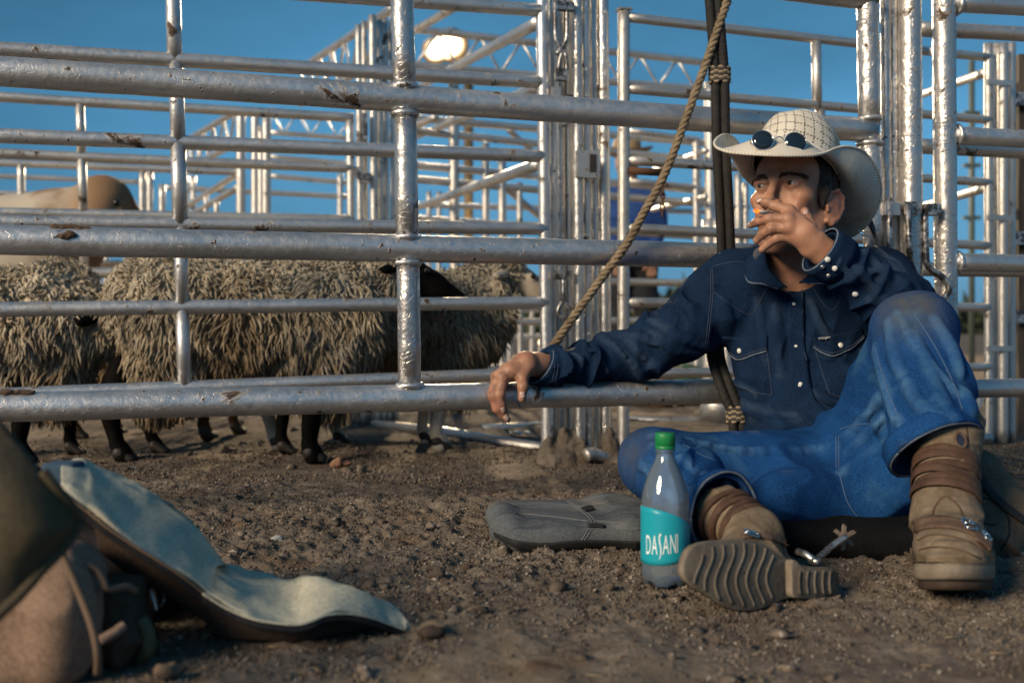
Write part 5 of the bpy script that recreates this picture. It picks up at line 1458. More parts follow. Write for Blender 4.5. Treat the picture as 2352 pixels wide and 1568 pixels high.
# spur strap, buckle, pull hole, piping
strip(LB, boot, [(2102, 1196), (2140, 1188), (2190, 1190), (2235, 1203), (2266, 1226)], [(2104, 1222), (2140, 1214), (2190, 1216), (2232, 1230), (2262, 1252)], M['strapl'], .004, 30, 6, 'spur_strap', .004)
strip(LB, boot, [(2238, 1226), (2256, 1234), (2270, 1246)], [(2234, 1246), (2252, 1256), (2266, 1270)], M['strapl'], .003, 12, 5, 'strap_end', .008)
def buckle(px, py, w, h, ang, bvh, parent):
    hit, n = drape(bvh, px, py, .007)
    if hit is None: return
    n = np.array(n); u = np.array([math.cos(ang), 0, -math.sin(ang)]); u -= n * u.dot(n); u /= np.linalg.norm(u); w_ = np.cross(n, u)
    a = np.linspace(0, 2 * np.pi, 25)
    sq = lambda x: math.copysign(abs(x) ** .45, x)
    v, f = tube([np.array(hit) + u * w * sq(math.cos(q)) + w_ * h * sq(math.sin(q)) for q in a], .0017, 8); bo = mesh_obj('buckle', v, f, wire, parent)
    v, f = tube([np.array(hit) - u * w, np.array(hit) + n * .002, np.array(hit) + u * w], .0013, 6); mesh_obj('buckle_pin', v, f, wire, parent)
buckle(2222, 1212, .0085, .0145, .25, LB, boot); buckle(2260, 1238, .0055, .010, .5, LB, boot)
hit, n = drape(LB, 2206, 1012, .0015)
if hit is not None:
    n = np.array(n); u = np.cross(n, (0.25, 0, 1)); u /= np.linalg.norm(u); w_ = np.cross(n, u)
    v, f = tube([np.array(hit) + u * .0085 * math.cos(q) + w_ * .0145 * math.sin(q) for q in np.linspace(0, 2 * np.pi, 25)], .0026, 8); mesh_obj('pull_hole_rim', v, f, M['strapl'], boot)
    V = [np.array(hit) + (u * .0085 * math.cos(q) + w_ * .0145 * math.sin(q)) * s + n * .0004 for s in (1., .02) for q in np.linspace(0, 2 * np.pi, 24, endpoint=False)]
    mesh_obj('pull_hole', V, grid_faces(2, 24, True), mat('denim through the hole', (.012, .02, .045), .9), boot)
for pts in ([(2108, 1240), (2140, 1228), (2190, 1232), (2240, 1252), (2262, 1278)], [(2112, 1262), (2145, 1256), (2200, 1262), (2252, 1282)], [(2140, 1190), (2150, 1160), (2172, 1140), (2200, 1160), (2216, 1192)], [(2218, 970), (2222, 1000), (2226, 1050)]):
    seam(LB, boot, pts, M['wrap'], .0015, 40)
# rowel of the left spur, mud-caked
def rowel(parent, c, r, n, pts, m, seed):
    n = np.array(n, float); n /= np.linalg.norm(n); u = np.cross(n, (0, 0.1, 1)); u /= np.linalg.norm(u); w = np.cross(n, u)
    R = np.random.RandomState(seed); V = []; N = pts * 4
    for z in (-.0016, .0016):
        for i in range(N):
            a = 2 * math.pi * i / N + .3; k = (1.0, .98, .42, .42)[i % 4] * r * (1 + .06 * R.randn()); V.append(np.array(c) + (u * math.cos(a) + w * math.sin(a)) * k + n * z)
    F = [tuple(range(N - 1, -1, -1)), tuple(range(N, 2 * N))] + [(i, (i + 1) % N, N + (i + 1) % N, N + i) for i in range(N)]
    return mesh_obj('rowel', V, F, m, parent, smooth=False)
mudm = leather('caked mud', (.10, .075, .055), (.16, .125, .095), .9)
v, f = tube([A(2128, 1262, 1.64), A(2110, 1270, 1.66), A(2096, 1278, 1.68)], .006, 8); sp = mesh_obj('spur', v, f, M['steel'], boot)
rowel(boot, A(2094, 1280, 1.675), .016, (.3, -1, .1), 6, mudm, 2)

# his right boot, lying on its side with the sole to the camera
hp_, tp_ = A(1878, 1334, 1.487), A(1585, 1308, 1.372)
ax_a = (tp_ - hp_); LA = np.linalg.norm(ax_a); ax_a /= LA
ax_b = np.array([0, .20, 1.0]); ax_b -= ax_a * ax_b.dot(ax_a); ax_b /= np.linalg.norm(ax_b)
ax_n = np.cross(ax_a, ax_b)
if ax_n[1] > 0: ax_n = -ax_n
def onsole(px, py, off=0.0):
    o = np.array([0, 0, CAM_H]); d = A(px, py, 1.0) - o; c = hp_ + ax_n * off
    return o + d * ((c - o).dot(ax_n) / d.dot(ax_n))
OUTL = [(1571, 1318), (1573, 1288), (1588, 1258), (1620, 1244), (1677, 1239), (1719, 1238), (1750, 1246), (1777, 1263), (1800, 1281), (1826, 1290), (1830, 1340), (1822, 1370), (1798, 1378), (1760, 1395), (1719, 1403), (1677, 1397), (1635, 1371), (1590, 1342)]
HEEL = [(1822, 1286), (1842, 1296), (1874, 1302), (1914, 1304), (1926, 1326), (1924, 1360), (1905, 1367), (1866, 1374), (1826, 1370), (1821, 1330)]
def plate(outl, off, th, m, name, parent, edge=None):
    o2 = cspline([list(onsole(x, y, off)) for x, y in outl], 64); c = o2.mean(0)
    rows = [c + (o2 - c) * .02, c + (o2 - c) * .96, c + (o2 - c) * .995 - ax_n * .0015, o2 - ax_n * .004, o2 - ax_n * th, c + (o2 - c) * .02 - ax_n * th]
    ob = mesh_obj(name, np.concatenate(rows), grid_faces(6, 64, True), m, parent)
    if edge: 
        ob.data.materials.append(edge)
        for i, pl in enumerate(ob.data.polygons): pl.material_index = 1 if i // 64 in (2, 3) else 0
    return ob
S = Sdf()
cc = lambda s, b, d: hp_ + ax_a * (LA * s) + ax_b * b - ax_n * d
S.chain([cc(.80, .006, .034), cc(.66, .004, .044), cc(.45, .004, .046), cc(.20, .0, .045), cc(.10, .0, .042)], [.028, .037, .038, .034, .028], .02)
S.chain([cc(.20, .004, .07), A(1728, 1222, 1.545), A(1660, 1183, 1.61)], [.034, .036, .047], .03)
S.cone(cc(.50, .004, .055), A(1740, 1226, 1.54), .032, .034, .03)
S.warp(lambda p, d: d - .0024 * fold(p, (.8, .5, .4), 42, 12, 7.) + .001 * noise3(p, 60.), (-.1, 1.2, -.1), (.8, 1.9, .4))
boot2 = S.build('boot', .0026, M['suede'], man)
RB = bvh_of(boot2)
plate(OUTL, 0.0, .013, M['sole'], 'sole', boot2, M['soleedge'])
plate(HEEL, .014, .034, M['sole'], 'heel', boot2, M['soleedge'])
# wavy tread ribs
def tread(x, y0, y1, off, ph, r=.0021, bend=10):
    P_ = [onsole(x + bend * math.sin((y - 1240) / 165 * 2 * math.pi * 1.15 + ph) , y, off) for y in np.linspace(y0, y1, 26)]
    v, f = tube(P_, r, 6, True, 1.0); mesh_obj('tread', v, f, M['sole'], boot2)
for k, (x, y0, y1) in enumerate(((1604, 1272, 1340), (1628, 1254, 1356), (1652, 1250, 1376), (1676, 1248, 1386), (1700, 1246, 1392), (1724, 1248, 1392), (1748, 1258, 1386), (1770, 1274, 1374))): tread(x, y0, y1, .0006, 0.2 + .1 * k)
for k, x in enumerate((1840, 1858, 1876, 1894, 1910)): tread(x, 1310, 1362, .0146, .5, .0021, 5)
for i in range(5):
    t_ = .18 + i * .16; c = A(1728, 1222, 1.545) * (1 - t_) + A(1660, 1183, 1.61) * t_
    ax = A(1660, 1183, 1.61) - A(1728, 1222, 1.545); rr = ring(c, ax + np.array([.01 * (-1) ** i, 0, .01]), .0385 + .0105 * t_, 36, seed=i); rr = np.vstack([rr, rr[:1]])
    v, f = tube(rr, .0055, 8); mesh_obj('leather_wrap', v, f, M['wrap'], boot2)
strip(RB, boot2, [(1700, 1226), (1760, 1224), (1820, 1244), (1868, 1272)], [(1704, 1238), (1760, 1238), (1812, 1258), (1860, 1284)], M['strapl'], .004, 24, 5, 'spur_strap', .004)
buckle(1722, 1232, .011, .005, .1, RB, boot2)
sk = spline([A(1868, 1290, 1.50), A(1884, 1278, 1.515), A(1912, 1252, 1.53), A(1944, 1230, 1.54)], 14)
v, f = tube(sk, [.008, .0078, .0072, .0066, .0064, .0062, .006, .006, .0058, .0058, .0058, .006, .006, .0052], 12, True, .6); mesh_obj('spur', v, f, M['steel'], boot2)
rowel(boot2, A(1938, 1233, 1.552), .0195, (.25, -1, .1), 6, leather('rusty rowel steel', (.16, .125, .10), (.26, .21, .17), .6), 4)
v, f = tube(spline([A(1868, 1285, 1.50), A(1850, 1272, 1.51), A(1832, 1266, 1.53)], 10), .0055, 8); mesh_obj('spur_band', v, f, M['steel'], boot2)

# ---------------------------------------------------------------- water bottle
bx, by = A(1528, HY, 1.557)[:2]
bt = thing('water_bottle', (bx, by, 0), 'clear plastic water bottle with green cap and teal label beside the boot sole', 'bottle')
def glassy(name, color, rough=.02, fac=.9):
    m = bpy.data.materials.new(name); m.use_nodes = True; n_ = m.node_tree.nodes; l_ = m.node_tree.links; n_.clear()
    out = n_.new('ShaderNodeOutputMaterial'); mx = n_.new('ShaderNodeMixShader'); tr = n_.new('ShaderNodeBsdfTransparent'); gl = n_.new('ShaderNodeBsdfGlossy')
    lw = n_.new('ShaderNodeLayerWeight'); lw.inputs['Blend'].default_value = .42; mr = n_.new('ShaderNodeMapRange'); mr.inputs['To Min'].default_value = .055; mr.inputs['To Max'].default_value = .85
    l_.new(lw.outputs['Fresnel'], mr.inputs['Value']); l_.new(mr.outputs['Result'], mx.inputs['Fac'])
    tr.inputs['Color'].default_value = (*color, 1); gl.inputs['Roughness'].default_value = rough; gl.inputs['Color'].default_value = (.62, .68, .74, 1)
    df = n_.new('ShaderNodeBsdfDiffuse'); df.inputs['Color'].default_value = (.66, .82, .95, 1); m2 = n_.new('ShaderNodeMixShader'); m2.inputs['Fac'].default_value = .15
    l_.new(tr.outputs['BSDF'], m2.inputs[1]); l_.new(df.outputs['BSDF'], m2.inputs[2]); l_.new(m2.outputs['Shader'], mx.inputs[1]); l_.new(gl.outputs['BSDF'], mx.inputs[2]); l_.new(mx.outputs['Shader'], out.inputs['Surface']); return m
def lathe(prof, seg=48, petal=None):
    V = []
    for k, (r, z) in enumerate(prof):
        for j in range(seg):
            a = 2 * math.pi * j / seg; rr, zz = r, z
            if petal: rr, zz = petal(r, z, a)
            V.append((bx + rr * math.cos(a), by + rr * math.sin(a), zz))
    return V, grid_faces(len(prof), seg, True)
hz = lambda py: CAM_H - (py - HY) / F_PX * 1.557
rb = .0375
prof = [(.001, .010), (.016, .006), (.027, .001), (.033, .003), (.0365, .012), (rb, .022)]
for z in np.linspace(.026, .118, 24):
    prof.append((rb - .0011 * max(0, math.sin((z - .026) / .0135 * 2 * math.pi)) ** 6, z))
prof += [(rb, .122), (.0368, .134), (.0345, .146), (.0312, .158), (.027, .170), (.0225, .180), (.0180, .189), (.0150, .196), (.0136, .202), (.0132, .207), (.0155, .208), (.0155, .2105), (.0132, .211)]
pet = lambda r, z, a: (r, z + (.010 * max(0, math.cos(5 * a)) * max(0, 1 - abs(r - .026) / .013) if z < .01 else 0)) if z < .012 else (r, z)
v, f = lathe(prof, 60, pet); mesh_obj('body', v, f, glassy('clear bottle plastic', (.93, .97, 1.0)), bt)
wm = mat('water', (.80, .93, 1.0), .0); wb_ = wm.node_tree.nodes['Principled BSDF']; wb_.inputs['Transmission Weight'].default_value = 1.0; wb_.inputs['IOR'].default_value = 1.33
wp = [(.001, .0125), (.016, .0085), (.026, .004), (.0325, .006), (.0355, .014), (.0362, .024), (.0362, .070), (.0362, .0705), (.001, .0706)]
v, f = lathe(wp, 48); mesh_obj('water', v, f, wm, bt)
capm = mat('green cap plastic', (.010, .22, .065), .42)
def ridg(r, z, a): return (r * (1 + (.022 if math.cos(36 * a) > 0 else -.0) * (1 if .2125 < z < .2335 else 0)), z)
v, f = lathe([(.0128, .2112), (.0152, .2112), (.0154, .2122), (.0154, .2155), (.0147, .216), (.0154, .2165), (.0154, .233), (.0148, .2355), (.0138, .2364), (.001, .2366)], 144, ridg); mesh_obj('cap', v, f, capm, bt)
lab_m = mat('teal label film', (.016, .42, .54), .35); lab_m.node_tree.nodes['Principled BSDF'].inputs['Alpha'].default_value = .78
def cyl(a, z, r=rb + .0006): return (bx + r * math.sin(a), by - r * math.cos(a), z)
ltop = lambda a: .107 + .011 * math.cos(a * 1.15 + .25) - .010 * a if abs(a) < 3.2 else .1
lbot = lambda a: .045 - .007 * math.cos(a - .1) + .006 * a
Gl = np.array([[cyl(a, lbot(a) * (1 - t_) + max(ltop(a), .080) * t_) for a in np.linspace(-1.75, 1.75, 70)] for t_ in np.linspace(0, 1, 12)])
v, f = shell(Gl, .0003); mesh_obj('label', v, f, lab_m, bt)
txt_m = mat('white label print', (.78, .85, .86), .5)
def glyphs(s, size, bold=0.0):
    c = bpy.data.curves.new('glyphs', 'FONT'); c.body = s; c.size = size; c.offset = bold; c.align_x = 'LEFT'; c.resolution_u = 6
    o = bpy.data.objects.new('glyphs', c); COL.objects.link(o); bpy.context.view_layer.update()
    me = bpy.data.meshes.new_from_object(o.evaluated_get(bpy.context.evaluated_depsgraph_get()))
    V = np.array([q.co for q in me.vertices]); F = [tuple(p.vertices) for p in me.polygons]
    bpy.data.objects.remove(o); bpy.data.curves.remove(c); bpy.data.meshes.remove(me); return V, F
def wave_s(h):
    """the tall curling S of the label as a ribbon"""
    c = spline([(.0034, .86 * h, 0), (.0022, 1.0 * h, 0), (.0006, .86 * h, 0), (.0010, .60 * h, 0), (.0026, .38 * h, 0), (.0030, .12 * h, 0), (.0016, -.10 * h, 0), (-.0004, -.20 * h, 0)], 30)
    w = .0011 * np.sin(np.linspace(.35, 2.9, 30)); t_ = np.gradient(c, axis=0); n_ = np.stack([-t_[:, 1], t_[:, 0]], 1); n_ /= np.linalg.norm(n_, axis=1)[:, None]
    L_ = c.copy(); R_ = c.copy(); L_[:, :2] += n_ * w[:, None]; R_[:, :2] -= n_ * w[:, None]
    V = np.concatenate([L_, R_]); return V, [(i, i + 1, 31 + i, 30 + i) for i in range(29)]
xc = -.0385; mb = MB()
for s, size in (('D', .0420), ('A', .0420), ('#', .03), ('A', .0420), ('N', .0420), ('I', .0420)):
    V, F = wave_s(.0330) if s == '#' else glyphs(s, size, .00025)
    V = V * np.array([.345, 1, 1]) if s != '#' else V - np.array([0, .0015, 0])
    wd = V[:, 0].max() - V[:, 0].min(); V[:, 0] += xc - V[:, 0].min(); xc += wd + (.0016 if s != 'I' else 0)
    V2 = [cyl(q[0] / (rb + .001), .0555 + q[1] + .10 * q[0], rb + .0011) for q in V]; mb.add(V2, F)
mb.build('lettering', txt_m, bt, smooth=False)
# lettering on the pocket label
hit, n = drape(SHIRT, 1892.5, 778.5, 0.008)
if hit is not None:
    V, F = glyphs('wrangler', .0078, .0001); V = V - np.array([V[:, 0].mean(), V[:, 1].mean(), 0])
    mesh_obj('lettering', [(hit.x + q[0], hit.y - .0008 + .1 * q[0], hit.z + q[1] + .1 * q[0]) for q in V], F, mat('label thread', (0.5, 0.53, 0.58), 0.7), shirt, smooth=False)

# ---------------------------------------------------------------- ropes
def twisted(name, label, pts, r, pitch, m, strands=3, n=260, cat='rope'):
    c = spline([A(*q) for q in pts], n); o = thing(name, c[len(c) // 2], label, cat)
    s = np.concatenate([[0], np.cumsum(np.linalg.norm(np.diff(c, axis=0), axis=1))])
    _, t_, U, V_ = frames(c)
    for k in range(strands):
        a = s / pitch * 2 * np.pi + 2 * np.pi * k / strands
        q = c + (U * np.cos(a)[:, None] + V_ * np.sin(a)[:, None]) * r * .52
        v, f = tube(q, r * .56, 7); mesh_obj('strand', v, f, m, o)
    R = np.random.RandomState(3); mb = MB()
    for i in range(900):
        k = R.randint(1, n - 1); d = U[k] * R.randn() + V_[k] * R.randn(); d /= np.linalg.norm(d)
        a = c[k] + d * r; b = a + (d * .6 + t_[k] * R.randn() * .8 + np.array([0, 0, -.3])) * r * .9 * R.rand()
        v, f = tube([a - d * .002, (a + b) / 2 + t_[k] * .0006, b], [.00045, .0004, .00015], 3, False); mb.add(v, f)
    fz = mb.build('fibres', m, o); fz['kind'] = 'stuff'
    return o
rope_m = mat('weathered manila rope', (.24, .185, .115), .9); t = NT(rope_m)
t.set(Base__Color=t.mix(t.rng(t.noise(28, 5, .7), .35, .65), (.32, .25, .165), (.13, .095, .058))); t.bump(t.noise(260, 4, vec=t.mapv((1, 1, 3))), .7, .002)
twisted('rope', 'tan manila rope slanting down across the fence to the resting hand', [(1690, -60, 2.25), (1668, 10, 2.25), (1602, 200, 2.255), (1530, 392, 2.26), (1478, 490, 2.262), (1442, 556, 2.265), (1402, 612, 2.27), (1330, 710, 2.28), (1272, 792, 2.295), (1262, 806, 2.30)], .0098, .045, rope_m)

blk = mat('black braided rope', (.018, .017, .017), .8); t = NT(blk)
t.set(Base__Color=t.mix(t.rng(t.noise(70, 4), .35, .65), (.006, .006, .0065), (.018, .016, .015))); t.bump(t.noise(240, 3), .5, .002)
def braid(pts, r, n=400, ph=0):
    c = spline([A(*q) for q in pts], n); _, t_, U, V_ = frames(c)
    s = np.concatenate([[0], np.cumsum(np.linalg.norm(np.diff(c, axis=0), axis=1))])
    seg = 16; a = np.linspace(0, 2 * np.pi, seg, endpoint=False)
    w = np.sin(a[None] * 3 + s[:, None] / .0125 * 2 * np.pi + ph) * .5; w2 = np.sin(a[None] * 3 - s[:, None] / .0125 * 2 * np.pi + ph) * .5
    rr = r * (1 + .11 * np.maximum(w, w2))
    v = (c[:, None] + (U[:, None] * np.cos(a)[None, :, None] + V_[:, None] * np.sin(a)[None, :, None]) * rr[..., None]).reshape(-1, 3)
    return v, [(i * seg + j, i * seg + (j + 1) % seg, (i + 1) * seg + (j + 1) % seg, (i + 1) * seg + j) for i in range(n - 1) for j in range(seg)]
br = thing('rope', A(1655, 400, 2.28), 'thick doubled black braided rope hanging behind the man with two tan wrappings', 'rope')
for dx, ph, dz in ((-12, 0, 0), (9, 1.3, -.004)):
    v, f = braid([(1637 + dx, -60, 2.262 + dz), (1646 + dx, 60, 2.262 + dz), (1655 + dx, 175, 2.264 + dz), (1658 + dx, 330, 2.27 + dz), (1665 + dx, 470, 2.28 + dz), (1669 + dx, 600, 2.30 + dz), (1660 + dx, 700, 2.36 + dz), (1645 + dx, 780, 2.38), (1648 + dx, 830, 2.33), (1672 + dx, 900, 2.29), (1692 + dx, 950, 2.28), (1698 + dx, 1010, 2.28), (1702 + dx, 1090, 2.28), (1705 + dx, 1160, 2.29)], .0104, 420, ph)
    mesh_obj('braid', v, f, blk, br)
wr_m = mat('tan cord wrapping', (.30, .235, .155), .85); t = NT(wr_m); t.bump(t.noise(300, 3), .5, .002)
wr_d = mat('charcoal cord wrapping', (.05, .045, .042), .85)
for (px, py, Z) in ((1653, 173, 2.263), (1693, 951, 2.281)):
    for i in range(6):
        c = A(px, py - 15 + i * 6, Z); a = np.linspace(0, 2 * np.pi, 29)
        for k in range(2):
            mb = MB(); n_ = 14
            for j in range(n_):
                if (j + i) % 2 != k: continue
                q = np.linspace(2 * np.pi * j / n_, 2 * np.pi * (j + 1) / n_, 5)
                v, f = tube([c + np.array([.0228 * math.cos(x), .0135 * math.sin(x), .0022 * math.sin(x * n_ / 2)]) for x in q], .0033, 6); mb.add(v, f)
            mb.build('wrapping', wr_m if k == 0 else wr_d, br)

# ---------------------------------------------------------------- padded vest on the ground
M['vest'] = cloth('faded charcoal canvas vest', (.058, .066, .074), (.115, .128, .138), 10, .85, 600, fade=(.20, .19, .165))
S = Sdf(); a_ = .16; RV = np.array([[math.cos(a_), -math.sin(a_), 0], [math.sin(a_), math.cos(a_), 0], [0, 0, 1]])
S.rbox((.12, 1.915, .022), (.150, .145, .023), RV, .022, .02); S.rbox((.34, 1.96, .026), (.16, .15, .027), RV, .025, .03); S.rbox((.50, 1.98, .030), (.15, .16, .03), RV, .028, .03)
S.cone(A(1152, 1192, 1.94), A(1172, 1222, 1.82), .027, .027, .015)
def vest_w(p, d):
    q = p @ RV.astype(np.float32)
    rib = np.abs(np.sin((q[..., 1] + .012 * noise3(p, 9.)) / .030 * np.pi))
    m_ = np.clip((.17 - q[..., 0] - .3) / -.02, 0, 1)
    return d + .0022 * (1 - rib) ** 4 + .007 * noise3(p, 8.) - .006 * fold(p, (.3, 1, .3), 16, 5, 2.)
S.warp(vest_w, (-.3, 1.5, -.1), (.9, 2.4, .25))
S.cone(A(1140, 1206, 1.86), A(1260, 1222, 1.90), .012, .006, .008, 's')
S.cone(A(1165, 1238, 1.835), A(1480, 1256, 1.82), .0075, .0065, .008, 's')
vest = tag(S.build('vest', .0038, M['vest'], None), 'faded charcoal padded vest lying flat on the dirt left of the bottle', 'vest')
VB = bvh_of(vest); TV = mat('vest thread', (.13, .135, .14), .8)
for pts in ([(1306, 1150), (1335, 1168), (1366, 1196), (1352, 1226), (1342, 1240)], [(1300, 1150), (1329, 1169), (1358, 1196), (1346, 1224), (1336, 1240)], [(1366, 1196), (1420, 1200), (1470, 1204)], [(1330, 1164), (1400, 1152), (1466, 1136)], [(1180, 1178), (1230, 1182), (1300, 1190), (1350, 1196)], [(1350, 1214), (1400, 1215), (1466, 1216)]): seam(VB, vest, pts, TV, .0012, 40, lift=.0003)
strip(VB, vest, [(1136, 1222), (1185, 1240), (1250, 1246), (1340, 1240), (1470, 1242)], [(1140, 1232), (1187, 1256), (1250, 1268), (1345, 1261), (1470, 1262)], mat('black vest binding', (.010, .010, .011), .7), .003, 40, 6, 'binding', .003)
tabm = mat('black webbing tab', (.012, .012, .013), .8)
strip(VB, vest, [(1334, 1168), (1352, 1165), (1360, 1163)], [(1344, 1176), (1356, 1174), (1366, 1172)], tabm, .003, 8, 4, 'tab', .004)
strip(VB, vest, [(1350, 1205), (1370, 1205), (1388, 1206)], [(1350, 1212), (1370, 1212), (1388, 1213)], tabm, .003, 8, 4, 'tab', .004)

# ---------------------------------------------------------------- dark cushion under him and brown bag behind the boot
cu_m = cloth('black canvas cushion', (.004, .004, .0045), (.008, .009, .010), 12, .85, 500)
S = Sdf(); S.rbox((.60, 1.93, .022), (.26, .20, .030), None, .028, .02); S.warp(lambda p, d: d - .006 * fold(p, (.2, .4, 1), 12, 4, 3.) + .003 * noise3(p, 14.), (-.2, 1.5, -.2), (1.2, 2.4, .3))
S.cone(A(1960, 1262, 1.76), A(2095, 1258, 1.78), .030, .030, .02)
tag(S.build('cushion', .005, cu_m, None), 'flat black canvas bag the man sits on, between his boots', 'bag')
br_m = cloth('brown duffel canvas', (.105, .072, .050), (.17, .12, .085), 10, .85, 500)
S = Sdf()
S.ell(A(2262, 1190, 1.86), (.085, .10, .085), None, .03); S.ell(A(2320, 1215, 1.90), (.075, .10, .060), None, .03); S.ell(A(2240, 1120, 1.90), (.05, .08, .07), None, .03); S.cone(A(2280, 1240, 1.76), A(2340, 1215, 1.82), .045, .035, .03)
S.warp(lambda p, d: d - .009 * fold(p, (.8, .2, .7), 16, 6, 5.) + .002 * noise3(p, 30.), (.5, 1.4, -.2), (1.6, 2.4, .5))
halfspace(S, (0, 0, -.005), (0, 0, -1), (-1, 1, -.3), (3, 3, .02))
bb = tag(S.build('duffel_bag', .0045, br_m, None), 'crumpled brown canvas bag slumped behind the planted boot at far right', 'bag')
BBV = bvh_of(bb); webm = mat('dark webbing', (.03, .026, .024), .85)
strip(BBV, bb, [(2236, 1085), (2262, 1130), (2300, 1170), (2345, 1205)], [(2250, 1080), (2276, 1122), (2312, 1160), (2350, 1190)], webm, .003, 26, 4, 'strap', .004)
seam(BBV, bb, [(2240, 1140), (2280, 1150), (2312, 1180), (2318, 1225), (2300, 1262)], webm, .002, 40); seam(BBV, bb, [(2246, 1170), (2262, 1200), (2290, 1206)], webm, .0022, 30)

# ---------------------------------------------------------------- open gear bag at lower left
M['canvas'] = cloth('pale dusty canvas lid', (.36, .35, .275), (.48, .465, .375), 7, .9, 500, fade=(.17, .135, .085))
M['bagdark'] = cloth('dark leather-brown bag flap', (.036, .032, .025), (.075, .064, .046), 8, .75, 400, fade=(.11, .085, .045))
M['bagtan'] = cloth('pinkish tan bag canvas', (.17, .115, .085), (.25, .175, .13), 9, .85, 400, fade=(.07, .05, .04))
M['bagblack'] = cloth('black bag lining', (.012, .012, .014), (.024, .024, .028), 9, .85, 400)
M['bagbrown'] = cloth('brown bag underside', (.040, .028, .022), (.065, .046, .036), 9, .85, 400)
pipm = mat('brown piping', (.15, .10, .065), .7)
bag = thing('gear_bag', A(200, HY, 1.2) * np.array([1, 1, 0]), 'open brown gear bag at lower left with its pale canvas lid flung onto the dirt', 'bag')
def lofted(name, e0, e1, m, thick, bulge=(0, 0, 0), n=60, k=16, amp=.0, freq=14, parent=bag, seed=0.):
    a, b = spline([A(*q) for q in e0], n), spline([A(*q) for q in e1], n)
    G = np.array([a + (b - a) * t_ + np.array(bulge) * math.sin(math.pi * t_) for t_ in np.linspace(0, 1, k)])
    G = G + np.stack([0 * G[..., 0], 0 * G[..., 0], amp * fbm(G + seed, freq, 3) + amp * .7 * fold(G, (.6, .8, 0), 22, 6, seed)], -1)
    v, f = shell(G, thick); return mesh_obj(name, v, f, m, parent), G
far = [(140, 1120, 1.40), (179, 1095, 1.46), (225, 1101, 1.48), (292, 1120, 1.49), (367, 1154, 1.49), (417, 1195, 1.48), (467, 1249, 1.47), (492, 1283, 1.46), (518, 1322, 1.44)]
near = [(140, 1122, 1.22), (167, 1149, 1.19), (205, 1180, 1.19), (250, 1216, 1.19), (300, 1250, 1.195), (354, 1283, 1.20), (417, 1324, 1.21), (455, 1354, 1.22), (478, 1372, 1.225)]
_, G1 = lofted('lid_upper', near, far, M['canvas'], .004, (0, 0, .030), 90, 28, .006, 12)
far2 = [(496, 1302, 1.455), (554, 1316, 1.47), (600, 1334, 1.47), (646, 1349, 1.46), (680, 1346, 1.44), (708, 1343, 1.42), (771, 1362, 1.41), (830, 1382, 1.40), (875, 1391, 1.39), (917, 1408, 1.37), (937, 1446, 1.315)]
near2 = [(468, 1366, 1.222), (521, 1399, 1.225), (583, 1424, 1.225), (640, 1434, 1.23), (687, 1437, 1.235), (720, 1428, 1.24), (750, 1416, 1.25), (800, 1412, 1.265), (850, 1420, 1.28), (896, 1436, 1.30), (935, 1449, 1.313)]
_, G2 = lofted('lid_lower', near2, far2, M['canvas'], .004, (0, 0, .014), 100, 28, .010, 15, seed=4.)
def rimtape(e, dz, r, m, name, dy=0.0, fl=.5):
    c = spline([A(*q) for q in e], 70) + np.array([0, dy, dz]); v, f = tube(c, r, 10, True, fl); return mesh_obj(name, v, f, m, bag)
rimtape(near, -.004, .0045, M['bagblack'], 'zip_tape', -.001, 1.0); rimtape(near2, -.004, .0045, M['bagblack'], 'zip_tape', -.001, 1.0)
rimtape(near, .003, .0016, pipm, 'piping', -.004, 1.0); rimtape(near2, .003, .0016, M['canvas'], 'piping', -.004, 1.0)
# brown sides hanging below the lid edge
def down(e, h0, h1, dy, name, m):
    e = [np.array(q, float) for q in e]
    a = [A(*q) + np.array([0, dy, -h0]) for q in e]
    b = [np.array([p_[0], p_[1] + dy * .6 + .012, max(.002, p_[2] - h1)]) for p_ in a]
    a, b = spline(a, 60), spline(b, 60)
    G = np.array([a + (b - a) * t_ for t_ in np.linspace(0, 1, 10)]); G = G + (noise3(G, 18.) * .005)[..., None] * np.array([0, 1, .3])
    v, f = shell(G, .003); return mesh_obj(name, v, f, m, bag)
down(near[2:], .006, .045, .012, 'lid_side', M['bagbrown']); down(near2, .006, .055, .014, 'lid_side', M['bagbrown'])
# bag body: front panel, dark hollow, side pockets
S = Sdf()
S.rbox(A(58, 1412, 1.15), (.083, .060, .082), None, .04, .02); S.ell(A(150, 1440, 1.12), (.035, .04, .055), None, .03)
S.warp(lambda p, d: d - .006 * fold(p, (.4, 0, 1), 13, 5, 2.) + .002 * noise3(p, 26.), (-1.5, .6, -.2), (.2, 1.8, .5))
halfspace(S, (0, 0, -.005), (0, 0, -1), (-2, .5, -.4), (1, 3, .02))
body_b = S.build('bag_body', .004, M['bagtan'], bag)
S = Sdf()
S.rbox(A(262, 1420, 1.20), (.034, .050, .050), None, .022, .02); S.ell(A(290, 1430, 1.18), (.024, .03, .042), None, .02); S.cone(A(220, 1335, 1.17), A(318, 1335, 1.20), .013, .014, .02)
S.warp(lambda p, d: d - .008 * fold(p, (1, 0, .4), 18, 6, 7.), (-1.5, .6, -.2), (.2, 1.8, .5))
S.ell(A(272, 1398, 1.13), (.022, .03, .024), None, .015, 's')
halfspace(S, (0, 0, -.005), (0, 0, -1), (-2, .5, -.4), (1, 3, .02))
S.build('side_pocket', .004, M['bagbrown'], bag)
S = Sdf(); S.rbox(A(180, 1255, 1.34), (.11, .07, .030), None, .025, .02); S.rbox(A(300, 1330, 1.38), (.07, .05, .05), None, .03, .03)
S.warp(lambda p, d: d - .008 * fold(p, (1, .3, .4), 16, 6, 1.), (-1.5, .6, -.2), (.4, 1.8, .5)); S.build('lining', .005, M['bagblack'], bag)
